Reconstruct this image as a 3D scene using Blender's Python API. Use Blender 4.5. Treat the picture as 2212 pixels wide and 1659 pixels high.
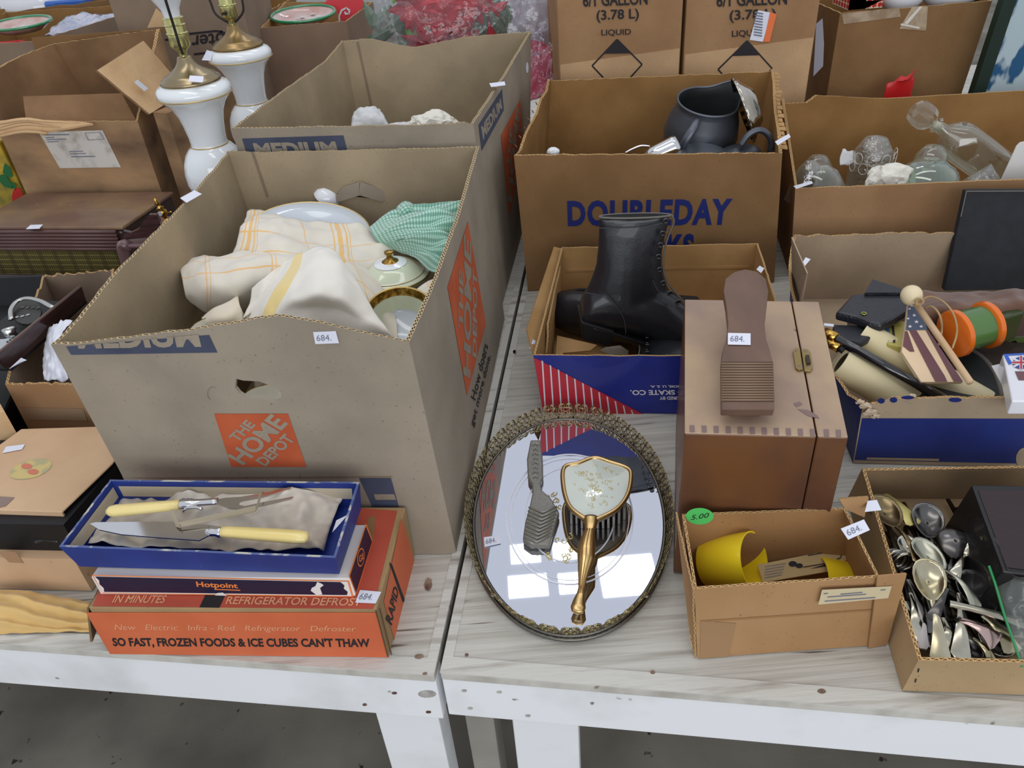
import bpy, bmesh, math, random
from mathutils import Vector, Matrix, noise
R_ = random.Random(7)
PI = math.pi
for o in list(bpy.data.objects): bpy.data.objects.remove(o)
SC = bpy.context.scene
COL = SC.collection
# ------------------------------------------------------------------ camera (z = 0 is the table top, floor 0.75 below)
FW, FH, FPX, CAMH = 2212.0, 1659.0, 1661.0, 0.78
dn = Vector((1300 - FW/2, 3200 - FH/2, FPX)).normalized()
up_ = -dn
fw_ = Vector((0, 0, 1)); ay = (fw_ - up_*fw_.dot(up_)).normalized()
ax = ay.cross(up_)
if ax.x < 0: ax = -ax
RC = Matrix((ax, ay, up_))
CP = Vector((0, 0, CAMH))
camd = bpy.data.cameras.new('camera'); cam = bpy.data.objects.new('camera', camd); COL.objects.link(cam)
camd.sensor_width = 36; camd.lens = FPX/FW*36; camd.clip_start = 0.02
X = RC @ Vector((1, 0, 0)); Y = RC @ Vector((0, -1, 0)); Z = RC @ Vector((0, 0, -1))
cam.matrix_world = Matrix(((X.x, Y.x, Z.x, CP.x), (X.y, Y.y, Z.y, CP.y), (X.z, Y.z, Z.z, CP.z), (0, 0, 0, 1)))
SC.camera = cam
# ------------------------------------------------------------------ light
wd = bpy.data.worlds.new('hall'); SC.world = wd; wd.use_nodes = True
wd.node_tree.nodes['Background'].inputs[0].default_value = (0.86, 0.91, 1.0, 1)
wd.node_tree.nodes['Background'].inputs[1].default_value = 0.72
def area(name, loc, size, power, col=(1, .97, .93), aim=(0, 1, 0)):
    l = bpy.data.lights.new(name, 'AREA'); l.shape = 'RECTANGLE'; l.size, l.size_y = size; l.energy = power; l.color = col
    o = bpy.data.objects.new(name, l); COL.objects.link(o); o.location = loc
    o.rotation_euler = (Vector(aim) - Vector(loc)).to_track_quat('-Z', 'Y').to_euler(); return o
area('ceiling_lamp', (-0.6, 0.6, 3.2), (3.2, 0.5), 15, aim=(-.2, 1.0, 0))
area('ceiling_lamp', (0.3, 2.0, 3.4), (3.2, 0.4), 10, aim=(.2, 1.6, 0))
area('front_fill', (0.3, -3.2, 1.3), (4.0, 1.8), 66, col=(.95, .97, 1), aim=(0, .9, 0))  # unseen front light added to brighten the faces turned to the camera
SC.view_settings.view_transform = 'Standard'; SC.view_settings.look = 'None'
SC.view_settings.exposure = 0.0; SC.view_settings.gamma = 1.0; SC.view_settings.use_curve_mapping = False
# ------------------------------------------------------------------ point helpers
def ray(px, py): return (RC @ Vector((px - FW/2, py - FH/2, FPX))).normalized()
def P(px, py, h=0.0):
    r = ray(px, py); return CP + r*((h - CAMH)/r.z)
def PY(px, py, y):
    r = ray(px, py); return CP + r*(y/r.y)
def HPL(px, py, p0, n):
    r = ray(px, py); return CP + r*((Vector(p0) - CP).dot(n)/r.dot(n))
def proj(q):
    c = RC.transposed() @ (Vector(q) - CP); return (FW/2 + FPX*c.x/c.z, FH/2 + FPX*c.y/c.z)
def V(*a): return Vector(a)
# ------------------------------------------------------------------ materials
def lin(c):
    f = lambda v: (v/12.92 if v <= .04045 else ((v + .055)/1.055)**2.4)
    return tuple(f(x/255.0) for x in c) + (1,)
MC = {}
def mat(name, col, rough=.6, metal=0., spec=.5, col2=None, ns=8., detail=6., lo=.35, hi=.65, stretch=(1, 1, 1), bump=0., bs=120., speck=None, trans=0., ior=1.45, coat=0., sheen=0., emit=None, alpha=1., uv=False):
    if name in MC: return MC[name]
    m = bpy.data.materials.new(name); m.use_nodes = True; nt = m.node_tree; N = nt.nodes; L = nt.links
    b = N['Principled BSDF']; b.inputs['Roughness'].default_value = rough; b.inputs['Metallic'].default_value = metal
    b.inputs['Specular IOR Level'].default_value = spec; b.inputs['IOR'].default_value = ior
    b.inputs['Transmission Weight'].default_value = trans; b.inputs['Coat Weight'].default_value = coat
    b.inputs['Sheen Weight'].default_value = sheen; b.inputs['Alpha'].default_value = alpha
    b.inputs['Base Color'].default_value = lin(col)
    if emit: b.inputs['Emission Color'].default_value = lin(col); b.inputs['Emission Strength'].default_value = emit
    tc = N.new('ShaderNodeTexCoord'); mp = N.new('ShaderNodeMapping'); mp.inputs['Scale'].default_value = stretch
    L.new(tc.outputs['UV' if uv else 'Object'], mp.inputs[0])
    out = None
    if col2:
        n = N.new('ShaderNodeTexNoise'); n.inputs['Scale'].default_value = ns; n.inputs['Detail'].default_value = detail
        L.new(mp.outputs[0], n.inputs['Vector'])
        r = N.new('ShaderNodeMapRange'); r.inputs[1].default_value = lo; r.inputs[2].default_value = hi; L.new(n.outputs[0], r.inputs[0])
        x = N.new('ShaderNodeMix'); x.data_type = 'RGBA'; x.inputs[6].default_value = lin(col); x.inputs[7].default_value = lin(col2)
        L.new(r.outputs[0], x.inputs[0]); out = x.outputs[2]
    if speck:
        scol, sscale, sth = speck
        n2 = N.new('ShaderNodeTexNoise'); n2.inputs['Scale'].default_value = sscale; n2.inputs['Detail'].default_value = 2
        L.new(mp.outputs[0], n2.inputs['Vector'])
        r2 = N.new('ShaderNodeMapRange'); r2.inputs[1].default_value = sth; r2.inputs[2].default_value = sth + .05; L.new(n2.outputs[0], r2.inputs[0])
        x2 = N.new('ShaderNodeMix'); x2.data_type = 'RGBA'; x2.inputs[7].default_value = lin(scol)
        if out: L.new(out, x2.inputs[6])
        else: x2.inputs[6].default_value = lin(col)
        L.new(r2.outputs[0], x2.inputs[0]); out = x2.outputs[2]
    if out: L.new(out, b.inputs['Base Color'])
    if bump:
        n3 = N.new('ShaderNodeTexNoise'); n3.inputs['Scale'].default_value = bs; n3.inputs['Detail'].default_value = 4
        L.new(mp.outputs[0], n3.inputs['Vector'])
        bp = N.new('ShaderNodeBump'); bp.inputs['Strength'].default_value = bump; bp.inputs['Distance'].default_value = .002
        L.new(n3.outputs[0], bp.inputs['Height']); L.new(bp.outputs[0], b.inputs['Normal'])
    MC[name] = m; return m
def math_node(nt, op, a, b=None, c=None):
    n = nt.nodes.new('ShaderNodeMath'); n.operation = op
    for i, v in enumerate((a, b, c)):
        if v is None: continue
        if isinstance(v, (int, float)): n.inputs[i].default_value = v
        else: nt.links.new(v, n.inputs[i])
    return n.outputs[0]
def flute_mat(name, col, dark):
    m = mat(name, col, rough=.9, spec=.1); nt = m.node_tree
    uvn = nt.nodes.new('ShaderNodeUVMap'); sp = nt.nodes.new('ShaderNodeSeparateXYZ'); nt.links.new(uvn.outputs[0], sp.inputs[0])
    M = lambda *a: math_node(nt, *a)
    tri = M('MULTIPLY', M('ABSOLUTE', M('SUBTRACT', M('FRACT', M('DIVIDE', sp.outputs[0], .0085)), .5)), 2.)
    vv = M('DIVIDE', M('SUBTRACT', sp.outputs[1], .16), .68)
    d = M('ABSOLUTE', M('SUBTRACT', tri, vv))
    hole = M('MULTIPLY', M('GREATER_THAN', d, .28), M('MULTIPLY', M('GREATER_THAN', vv, 0.), M('LESS_THAN', vv, 1.)))
    x = nt.nodes.new('ShaderNodeMix'); x.data_type = 'RGBA'; x.inputs[6].default_value = lin(col); x.inputs[7].default_value = lin(dark)
    nt.links.new(hole, x.inputs[0]); nt.links.new(x.outputs[2], nt.nodes['Principled BSDF'].inputs['Base Color']); return m
def uv_mat(name, base, fn, rough=.8, spec=.3, bump=0, bs=300, sheen=0., coat=0., coords='UV'):
    # fn(M, u, v) -> list of (factor socket, colour) laid over the base in turn
    m = bpy.data.materials.new(name); m.use_nodes = True; nt = m.node_tree; b = nt.nodes['Principled BSDF']
    b.inputs['Roughness'].default_value = rough; b.inputs['Specular IOR Level'].default_value = spec; b.inputs['Sheen Weight'].default_value = sheen; b.inputs['Coat Weight'].default_value = coat
    tc = nt.nodes.new('ShaderNodeTexCoord'); sp = nt.nodes.new('ShaderNodeSeparateXYZ'); nt.links.new(tc.outputs[coords], sp.inputs[0])
    M = lambda *a: math_node(nt, *a)
    rgb = nt.nodes.new('ShaderNodeRGB'); rgb.outputs[0].default_value = lin(base); cur = rgb.outputs[0]
    for fac, col in fn(M, sp.outputs[0], sp.outputs[1]):
        x = nt.nodes.new('ShaderNodeMix'); x.data_type = 'RGBA'; nt.links.new(fac, x.inputs[0]); nt.links.new(cur, x.inputs[6]); x.inputs[7].default_value = lin(col); cur = x.outputs[2]
    nt.links.new(cur, b.inputs['Base Color'])
    if bump:
        n3 = nt.nodes.new('ShaderNodeTexNoise'); n3.inputs['Scale'].default_value = bs; nt.links.new(tc.outputs['Object'], n3.inputs['Vector'])
        bp = nt.nodes.new('ShaderNodeBump'); bp.inputs['Strength'].default_value = bump; bp.inputs['Distance'].default_value = .001
        nt.links.new(n3.outputs[0], bp.inputs['Height']); nt.links.new(bp.outputs[0], b.inputs['Normal'])
    MC[name] = m; return m
def card(name, c, c2=None, **k):
    c2 = c2 or tuple(int(x*.9) for x in c)
    return mat(name, c, rough=.85, spec=.2, col2=c2, ns=9, speck=(tuple(int(x*.8) for x in c), 260, .68), bump=.12, bs=200, **k)
def thin_glass(name, tint, edge=.55, base=.07, rough=.03, bump=0.):
    m = bpy.data.materials.new(name); m.use_nodes = True; nt = m.node_tree; N = nt.nodes; L = nt.links; N.remove(N['Principled BSDF'])
    t = N.new('ShaderNodeBsdfTransparent'); t.inputs[0].default_value = lin(tint); g = N.new('ShaderNodeBsdfGlossy'); g.inputs[0].default_value = (1, 1, 1, 1); g.inputs[1].default_value = rough
    d = N.new('ShaderNodeBsdfDiffuse'); d.inputs[0].default_value = lin((206, 208, 202)); lw = N.new('ShaderNodeLayerWeight'); lw.inputs[0].default_value = .5
    f = math_node(nt, 'ADD', math_node(nt, 'MULTIPLY', math_node(nt, 'POWER', lw.outputs['Facing'], 2.6), edge), base)
    m1 = N.new('ShaderNodeMixShader'); L.new(f, m1.inputs[0]); L.new(t.outputs[0], m1.inputs[1]); L.new(g.outputs[0], m1.inputs[2])
    m2 = N.new('ShaderNodeMixShader'); L.new(math_node(nt, 'MULTIPLY', f, .35), m2.inputs[0]); L.new(m1.outputs[0], m2.inputs[1]); L.new(d.outputs[0], m2.inputs[2]); L.new(m2.outputs[0], N['Material Output'].inputs[0])
    if bump:
        n3 = N.new('ShaderNodeTexNoise'); n3.inputs['Scale'].default_value = 90; bp = N.new('ShaderNodeBump'); bp.inputs['Strength'].default_value = bump; bp.inputs['Distance'].default_value = .004
        tc = N.new('ShaderNodeTexCoord'); L.new(tc.outputs['Object'], n3.inputs['Vector']); L.new(n3.outputs[0], bp.inputs['Height']); L.new(bp.outputs[0], g.inputs['Normal']); L.new(bp.outputs[0], lw.inputs['Normal'])
    MC[name] = m; return m
# ------------------------------------------------------------------ objects
LOC = {}
def thing(name, label, cat, loc=(0, 0, 0), group=None, M=None, kind=None):
    o = bpy.data.objects.new(name, None); COL.objects.link(o); o.empty_display_size = .02
    if M is not None: o.matrix_world = M; LOC[o.name] = None
    else: o.location = loc; LOC[o.name] = Vector(loc)
    o['label'] = label; o['category'] = cat
    if group: o['group'] = group
    if kind: o['kind'] = kind
    return o
def tag(o, label, cat=None, group=None, kind=None):
    if label: o['label'] = label
    if cat: o['category'] = cat
    if group: o['group'] = group
    if kind: o['kind'] = kind
    return o
class MB:
    def __init__(s): s.v = []; s.f = []; s.m = []; s.u = []
    def add(s, vs, fs, mi=0, uvs=None):
        n = len(s.v); s.v += [Vector(v) for v in vs]
        for i, f in enumerate(fs):
            s.f.append([n + k for k in f]); s.m.append(mi if isinstance(mi, int) else mi[i])
            s.u.append(uvs[i] if uvs else None)
        return s
    def grid(s, fn, nu, nv, mi=0, flip=False, su=1, sv=1):
        vs = [fn(i/nu, j/nv) for j in range(nv + 1) for i in range(nu + 1)]; fs = []; us = []
        for j in range(nv):
            for i in range(nu):
                a = j*(nu + 1) + i; f = [a, a + 1, a + nu + 2, a + nu + 1]
                u = [(i/nu*su, j/nv*sv), ((i + 1)/nu*su, j/nv*sv), ((i + 1)/nu*su, (j + 1)/nv*sv), (i/nu*su, (j + 1)/nv*sv)]
                if flip: f = f[::-1]; u = u[::-1]
                fs.append(f); us.append(u)
        return s.add(vs, fs, mi, us)
    def box(s, c, d, mi=0, R=None):
        c = Vector(c); hx, hy, hz = d[0]/2, d[1]/2, d[2]/2
        vs = [Vector((x*hx, y*hy, z*hz)) for z in (-1, 1) for y in (-1, 1) for x in (-1, 1)]
        if R is not None: vs = [R @ v for v in vs]
        return s.add([c + v for v in vs], [(0, 2, 3, 1), (4, 5, 7, 6), (0, 1, 5, 4), (1, 3, 7, 5), (3, 2, 6, 7), (2, 0, 4, 6)], mi)
    def hexa(s, b, t, mi=0):  # four bottom corners, four top corners (counter-clockwise from above)
        return s.add(list(b) + list(t), [(3, 2, 1, 0), (4, 5, 6, 7), (0, 1, 5, 4), (1, 2, 6, 5), (2, 3, 7, 6), (3, 0, 4, 7)], mi)
    def prism(s, poly, n, th, mi=0):  # polygon (world points) pushed along n by th
        k = len(poly); n = Vector(n).normalized()*th; vs = [Vector(p) for p in poly] + [Vector(p) + n for p in poly]
        fs = [tuple(range(k))[::-1], tuple(range(k, 2*k))] + [(i, (i + 1) % k, k + (i + 1) % k, k + i) for i in range(k)]
        return s.add(vs, fs, mi)
    def tube(s, pts, r, seg=10, mi=0, closed=False, cap=True, flat=1.0):
        pts = [Vector(p) for p in pts]; n = len(pts); rs = r if isinstance(r, (list, tuple)) else [r]*n
        T = []
        for i in range(n):
            a = pts[(i - 1) % n] if (closed or i > 0) else pts[i]; b = pts[(i + 1) % n] if (closed or i < n - 1) else pts[i]
            T.append((b - a).normalized() if (b - a).length > 1e-9 else Vector((0, 0, 1)))
        up = Vector((0, 0, 1)) if abs(T[0].z) < .9 else Vector((1, 0, 0))
        U = (up - T[0]*up.dot(T[0])).normalized(); vs = []
        for i in range(n):
            U = (U - T[i]*U.dot(T[i])).normalized(); W = T[i].cross(U)
            for k in range(seg):
                a = 2*PI*k/seg; vs.append(pts[i] + (W*math.cos(a) + U*math.sin(a)*flat)*rs[i])
        fs = []
        for i in range(n if closed else n - 1):
            for k in range(seg):
                a = i*seg + k; b = i*seg + (k + 1) % seg; j = (i + 1) % n
                fs.append((a, b, j*seg + (k + 1) % seg, j*seg + k))
        if cap and not closed: fs.append(tuple(range(seg))[::-1]); fs.append(tuple((n - 1)*seg + k for k in range(seg)))
        return s.add(vs, fs, mi)
    def lathe(s, prof, seg=40, mi=0, M=None, mis=None):
        n = len(prof); vs = []
        for (r, z) in prof:
            for k in range(seg):
                a = 2*PI*k/seg; vs.append(Vector((r*math.cos(a), r*math.sin(a), z)))
        if M is not None: vs = [M @ v for v in vs]
        fs = []; ms = []
        for i in range(n - 1):
            for k in range(seg):
                fs.append((i*seg + k, i*seg + (k + 1) % seg, (i + 1)*seg + (k + 1) % seg, (i + 1)*seg + k)); ms.append(mis[i] if mis else mi)
        return s.add(vs, fs, ms)
    def make(s, name, mats, parent=None, smooth=False, local=False, bevel=0, solid=0, sub=0, angle=None, remesh=0):
        root = parent
        while root is not None and root.parent is not None: root = root.parent
        off = Vector((0, 0, 0))
        if root is not None and not local:
            l = LOC.get(root.name)
            if l is not None: off = l
        org = Vector((0, 0, 0))
        if parent is None:
            lo = Vector([min(v[i] for v in s.v) for i in range(3)]); hi = Vector([max(v[i] for v in s.v) for i in range(3)])
            org = Vector(((lo.x + hi.x)/2, (lo.y + hi.y)/2, lo.z)); off = org
        me = bpy.data.meshes.new(name); me.from_pydata([tuple(v - off) for v in s.v], [], s.f)
        mats = mats if isinstance(mats, (list, tuple)) else [mats]
        for m in mats: me.materials.append(m)
        for p, mi in zip(me.polygons, s.m): p.material_index = mi; p.use_smooth = smooth
        if any(u is not None for u in s.u):
            uvl = me.uv_layers.new(name='UVMap').data
            for p, u in zip(me.polygons, s.u):
                if u is not None:
                    for li, q in zip(p.loop_indices, u): uvl[li].uv = q
        me.update()
        o = bpy.data.objects.new(name, me); COL.objects.link(o)
        if parent is None: o.location = org; LOC[o.name] = org
        else: o.parent = parent
        if remesh: md = o.modifiers.new('remesh', 'REMESH'); md.mode = 'VOXEL'; md.voxel_size = remesh; md.use_smooth_shade = True; md = o.modifiers.new('smooth', 'SMOOTH'); md.iterations = 6
        if solid: md = o.modifiers.new('solid', 'SOLIDIFY'); md.thickness = abs(solid); md.offset = -1 if solid > 0 else 1
        if bevel: md = o.modifiers.new('bevel', 'BEVEL'); md.width = bevel; md.segments = 2; md.limit_method = 'ANGLE'
        if sub: md = o.modifiers.new('sub', 'SUBSURF'); md.levels = sub; md.render_levels = sub
        if angle:
            for p in me.polygons: p.use_smooth = True
            me.set_sharp_from_angle(angle=math.radians(angle))
        return o
def copy_tree(o, **kw):
    c = o.copy(); COL.objects.link(c)
    for ch in [k for k in o.children]:
        d = ch.copy(); COL.objects.link(d); d.parent = c
        for g in [k for k in ch.children]:
            e = g.copy(); COL.objects.link(e); e.parent = d
    return c
def cr(p0, p1, p2, p3, t):
    return .5*((2*p1) + (p2 - p0)*t + (2*p0 - 5*p1 + 4*p2 - p3)*t*t + (3*p1 - p0 - 3*p2 + p3)*t*t*t)
def spline(pts, u):
    n = len(pts) - 1; x = min(max(u, 0), 1)*n; i = min(int(x), n - 1); t = x - i
    g = lambda k: pts[min(max(k, 0), n)] if 0 <= k <= n else (2*pts[0] - pts[1] if k < 0 else 2*pts[n] - pts[n - 1])
    return cr(g(i - 1), g(i), g(i + 1), g(i + 2), t)
def smooth_path(pts, n): pts = [Vector(p) for p in pts]; return [spline(pts, i/n) for i in range(n + 1)]
def patch(name, G, mats, parent=None, nu=40, nv=30, wr=.003, ws=25., solid=.001, su=1, sv=1, seed=0, disp=None, pleat=None, smooth=True):
    G = [[Vector(p) for p in r] for r in G]
    def fn(u, v):
        q = spline([spline(r, u) for r in G], v)
        d = noise.fractal(q*ws + Vector((seed, seed*2.3, 0)), 1.0, 2.0, 3)*wr
        d += (noise.noise(q*ws*2.7 + Vector((seed + 5, 0, 3))))*wr*.35
        if pleat: d += pleat(u, v)
        return q + Vector((d*.3, -d*.3, d))
    b = MB(); b.grid(fn, nu, nv, su=su, sv=sv)
    return b.make(name, mats, parent, smooth=smooth, solid=solid)
def crumple(name, c, r, mat_, parent=None, seed=1, sc=(1, 1, 1), rough=.45, fr=1.6):
    bm = bmesh.new(); bmesh.ops.create_icosphere(bm, subdivisions=4, radius=1); b = MB(); vs = []
    for v in bm.verts:
        n = v.co.normalized(); q = n*fr*.9 + Vector((seed*3.1, seed, 0)); d, pts = noise.voronoi(q*1.5); e = min(1, (d[1] - d[0])*2.2); f = noise.noise(q*1.1)
        k = 1 + rough*(.45*f - .35*e + .12*noise.noise(q*5))
        vs.append(Vector(c) + Vector((n.x*sc[0], n.y*sc[1], n.z*sc[2]))*r*k)
    b.add(vs, [[w.index for w in f.verts] for f in bm.faces]); bm.free()
    return b.make(name, mat_, parent, smooth=False)
# ------------------------------------------------------------------ surfaces that carry print
def uvpix(W, px, py, u=.5, v=.5):
    for _ in range(14):
        a = proj(W(u, v)); e = 1e-3; b = proj(W(u + e, v)); c = proj(W(u, v + e))
        j = ((b[0] - a[0])/e, (c[0] - a[0])/e, (b[1] - a[1])/e, (c[1] - a[1])/e); D = j[0]*j[3] - j[1]*j[2]
        if abs(D) < 1e-9: break
        dx, dy = px - a[0], py - a[1]; du = (dx*j[3] - j[1]*dy)/D; dv = (j[0]*dy - j[2]*dx)/D
        u += max(-.5, min(.5, du)); v += max(-.5, min(.5, dv))
    return u, v
def wn(W, u, v, ref=None):
    e = 1e-3; n = (W(u + e, v) - W(u - e, v)).cross(W(u, v + e) - W(u, v - e))
    n.normalize(); return n if n.dot(CP - W(u, v)) > 0 else -n
def bil(q, s, t):
    return tuple((1-s)*(1-t)*q[0][k] + s*(1-t)*q[1][k] + s*t*q[2][k] + (1-s)*t*q[3][k] for k in range(2))
def quad_on(parent, name, W, q, m, off=.0006, nu=8, nv=4, th=0):
    uq = [uvpix(W, *p) for p in q]; n = wn(W, *uq[0]); b = MB()
    b.grid(lambda s, t: W(*bil(uq, s, t)) + n*off, nu, nv)
    return b.make(name, m, parent)
def poly_on(parent, name, W, polys, m, off=.0008):
    b = MB()
    for poly in polys:
        uq = [uvpix(W, *p) for p in poly]; n = wn(W, *uq[0]); b.add([W(*a) + n*off for a in uq], [tuple(range(len(uq)))])
    return b.make(name, m, parent)
TXC = {}
def text2d(s, bold=0., shear=0., space=1., line=1.):
    k = (s, bold, shear, space, line)
    if k in TXC: return TXC[k]
    c = bpy.data.curves.new('t', 'FONT'); c.body = s; c.offset = bold; c.shear = shear; c.space_character = space; c.space_line = line; c.resolution_u = 3
    c.align_x = 'CENTER' if '\n' in s else 'LEFT'
    o = bpy.data.objects.new('t', c); COL.objects.link(o); dg = bpy.context.evaluated_depsgraph_get(); dg.update()
    me = bpy.data.meshes.new_from_object(o.evaluated_get(dg)); vs = [(v.co.x, v.co.y) for v in me.vertices]; fs = [tuple(p.vertices) for p in me.polygons]
    bpy.data.objects.remove(o); bpy.data.curves.remove(c); bpy.data.meshes.remove(me)
    x0 = min(v[0] for v in vs); x1 = max(v[0] for v in vs); y0 = min(v[1] for v in vs); y1 = max(v[1] for v in vs)
    r = ([((a - x0)/(x1 - x0), (b_ - y0)/(y1 - y0)) for a, b_ in vs], fs); TXC[k] = r; return r
def cut2d(vs, fs, co, no):  # keep the side the normal points away from
    bm = bmesh.new(); bv = [bm.verts.new((x, y, 0)) for x, y in vs]
    for f in fs:
        try: bm.faces.new([bv[i] for i in f])
        except ValueError: pass
    bmesh.ops.bisect_plane(bm, geom=bm.verts[:] + bm.edges[:] + bm.faces[:], plane_co=(co[0], co[1], 0), plane_no=(no[0], no[1], 0), clear_outer=True)
    bm.verts.index_update(); r = [(v.co.x, v.co.y) for v in bm.verts], [tuple(v.index for v in f.verts) for f in bm.faces]; bm.free(); return r
def text_on(parent, name, W, s, q, m, off=.0009, bold=0., shear=0., space=1., cuts=(), M2=None, line=1.):
    # q: four pixel corners (bottom left, bottom right, top right, top left) of the lettering on surface W
    vs, fs = text2d(s, bold, shear, space, line)
    if M2: vs = [M2(x, y) for x, y in vs]
    for co, no in cuts: vs, fs = cut2d(vs, fs, co, no)
    uq = [uvpix(W, *p) for p in q]; n = wn(W, *uq[0]); b = MB()
    b.add([W(*bil(uq, x, y)) + n*off for x, y in vs], fs)
    return b.make(name, m, parent)
def flatW(p0, p1, p2, p3):
    p0, p1, p2, p3 = map(Vector, (p0, p1, p2, p3))
    return lambda u, v: p0*(1-u)*(1-v) + p1*u*(1-v) + p2*u*v + p3*(1-u)*v
STK = mat('sticker_paper', (226, 228, 240), rough=.5, spec=.3)
INK = mat('grey_pen', (120, 124, 140), rough=.6)
BLACK = mat('black_print', (34, 30, 34), rough=.7)
def sticker(root, W, q, text='684.', tw=.62, label=None, off=.0010):
    # q: bottom left, bottom right, top right, top left in pixels
    uq = [uvpix(W, *p) for p in q]; n = wn(W, *uq[0]); b = MB()
    lo = [W(*a) + n*off for a in uq]; hi = [p + n*.0003 for p in lo]; b.hexa(lo, hi)
    s = b.make('price_sticker', STK, root)
    if text:
        W2 = flatW(*hi); vs, fs = text2d(text, .0, .1); b = MB()
        b.add([W2(.1 + x*tw, .25 + y*.5) + n*.0003 for x, y in vs], fs); b.make('handwriting', INK, s)
    return s
def sticker3(root, pts, text=None):
    lo = [Vector(p) for p in pts]; n = (lo[1] - lo[0]).cross(lo[3] - lo[0]).normalized()
    if n.dot(CP - lo[0]) < 0: n = -n
    b = MB(); b.hexa([p - n*.00015 for p in lo], [p + n*.0002 for p in lo]); s = b.make('price_sticker', STK, root)
    if text:
        W2 = flatW(*lo); vs, fs = text2d(text, .0, .1); b = MB()
        b.add([W2(.1 + x*.62, .25 + y*.5) + n*.0005 for x, y in vs], fs); b.make('handwriting', INK, s)
    return s
# ------------------------------------------------------------------ cartons
def carton(name, label, B, T, mo, mi, me, t=.004, prof=None, bow=None, jag=.0008, group=None, nu=24, nv=5, base=True, skip=(), cat='box', crease=None, mk=None):
    B = [Vector(b) for b in B]; B = [V(b.x, b.y, max(b.z, .0018)) for b in B]; T = [Vector(x) for x in T]; c = sum(B, Vector())/4
    root = thing(name, label, cat, (c.x, c.y, min(b.z for b in B)), group)
    prof = prof or {}; bow = bow or {}; crease = crease or {}
    inn = []
    def nrm(k):
        d = B[(k + 1) % 4] - B[k]; n = Vector((-d.y, d.x, 0)).normalized(); return n if n.dot(c - B[k]) > 0 else -n
    ns = [nrm(k) for k in range(4)]
    for k in range(4):
        a = ns[k]; b_ = ns[(k - 1) % 4]; inn.append((a + b_)*t/(1 + a.dot(b_)))
    Ws = []
    for k in range(4):
        k2 = (k + 1) % 4
        def W(u, v, side=0, k=k, k2=k2):
            o1 = inn[k]*side; o2 = inn[k2]*side
            lo = (B[k] + o1)*(1-u) + (B[k2] + o2)*u; hi = (T[k] + o1)*(1-u) + (T[k2] + o2)*u
            p = lo.lerp(hi, v) if 0 <= v <= 1 else lo + (hi - lo)*v
            if k in bow: p = p - ns[k]*bow[k]*math.sin(PI*min(max(u, 0), 1))*min(max(v, 0), 1)**1.5
            if k in crease: p = p - ns[k]*crease[k](u, v)
            return p
        Ws.append(W)
        if k in skip: continue
        L = (B[k2] - B[k]).length; pr = prof.get(k, [(0, 0), (1, 0)])
        def rim(u, pr=pr, k=k):
            for (a, x), (b_, y) in zip(pr, pr[1:]):
                if a <= u <= b_: d = x + (y - x)*(u - a)/max(b_ - a, 1e-6); break
            else: d = pr[-1][1]
            return d + noise.noise(Vector((u*40, k*7 + c.x*10, c.y*10)))*jag*2
        hh = max((T[k] - B[k]).length, .01); mb = MB(); us = [i/nu for i in range(nu + 1)]
        vt = [1 + rim(u)/hh for u in us]
        for side, flip in ((0, k != -1), (1, True)):
            vs = [W(us[i], vt[i]*j/nv, side) for j in range(nv + 1) for i in range(nu + 1)]; fs = []; uv = []
            for j in range(nv):
                for i in range(nu):
                    a = j*(nu + 1) + i; f = [a, a + 1, a + nu + 2, a + nu + 1]; fs.append(f if side == 0 else f[::-1])
                    q = [(us[i]*L, j/nv*hh), (us[i+1]*L, j/nv*hh), (us[i+1]*L, (j+1)/nv*hh), (us[i]*L, (j+1)/nv*hh)]; uv.append(q if side == 0 else q[::-1])
            mb.add(vs, fs, side, uv)
        for i in range(nu):
            mb.add([W(us[i], vt[i]), W(us[i+1], vt[i+1]), W(us[i+1], vt[i+1], 1), W(us[i], vt[i], 1)], [(0, 1, 2, 3)], 2, [[(us[i]*L, 0), (us[i+1]*L, 0), (us[i+1]*L, 1), (us[i]*L, 1)]])
        for i in range(nu): mb.add([W(us[i], 0), W(us[i+1], 0), W(us[i+1], 0, 1), W(us[i], 0, 1)], [(3, 2, 1, 0)], 0)
        for u, i in ((0, 0), (1, nu)):
            for j in range(nv):
                a, b_ = vt[i]*j/nv, vt[i]*(j+1)/nv
                mb.add([W(u, a), W(u, b_), W(u, b_, 1), W(u, a, 1)], [(0, 1, 2, 3)], 0)
        mb.make('side_panel', [(mk or {}).get(k, mo), mi, me], root)
    if base:
        b2 = [B[k] + inn[k]*1.0 for k in range(4)]; mb = MB(); mb.hexa([p + V(0, 0, .0005) for p in b2], [p + V(0, 0, .0005 + t) for p in b2]); mb.make('bottom_panel', mi, root)
    return root, Ws
def flap(root, pts, th, m, name='flap', edge=None, bend=0.):
    pts = [Vector(p) for p in pts]; n = (pts[1] - pts[0]).cross(pts[2] - pts[1]).normalized(); b = MB()
    if n.dot(CP - pts[0]) < 0: n = -n
    if len(pts) == 4:
        W = flatW(*pts); f = lambda o: (lambda u, v: W(u, v) + n*(o + bend*math.sin(PI*u) + noise.noise(W(u, v)*30)*.0015))
        b.grid(f(0), 10, 6); b.grid(f(-th), 10, 6, flip=True)
        for (u0, v0, u1, v1) in ((0, 0, 1, 0), (1, 0, 1, 1), (1, 1, 0, 1), (0, 1, 0, 0)):
            L = (W(u0, v0) - W(u1, v1)).length
            b.grid(lambda s, t: f(-th*t)(u0 + (u1-u0)*s, v0 + (v1-v0)*s), 10, 1, mi=1 if edge else 0, su=L)
    else: b.prism(pts, -n, th)
    return b.make(name, [m, edge] if edge else m, root)
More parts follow.
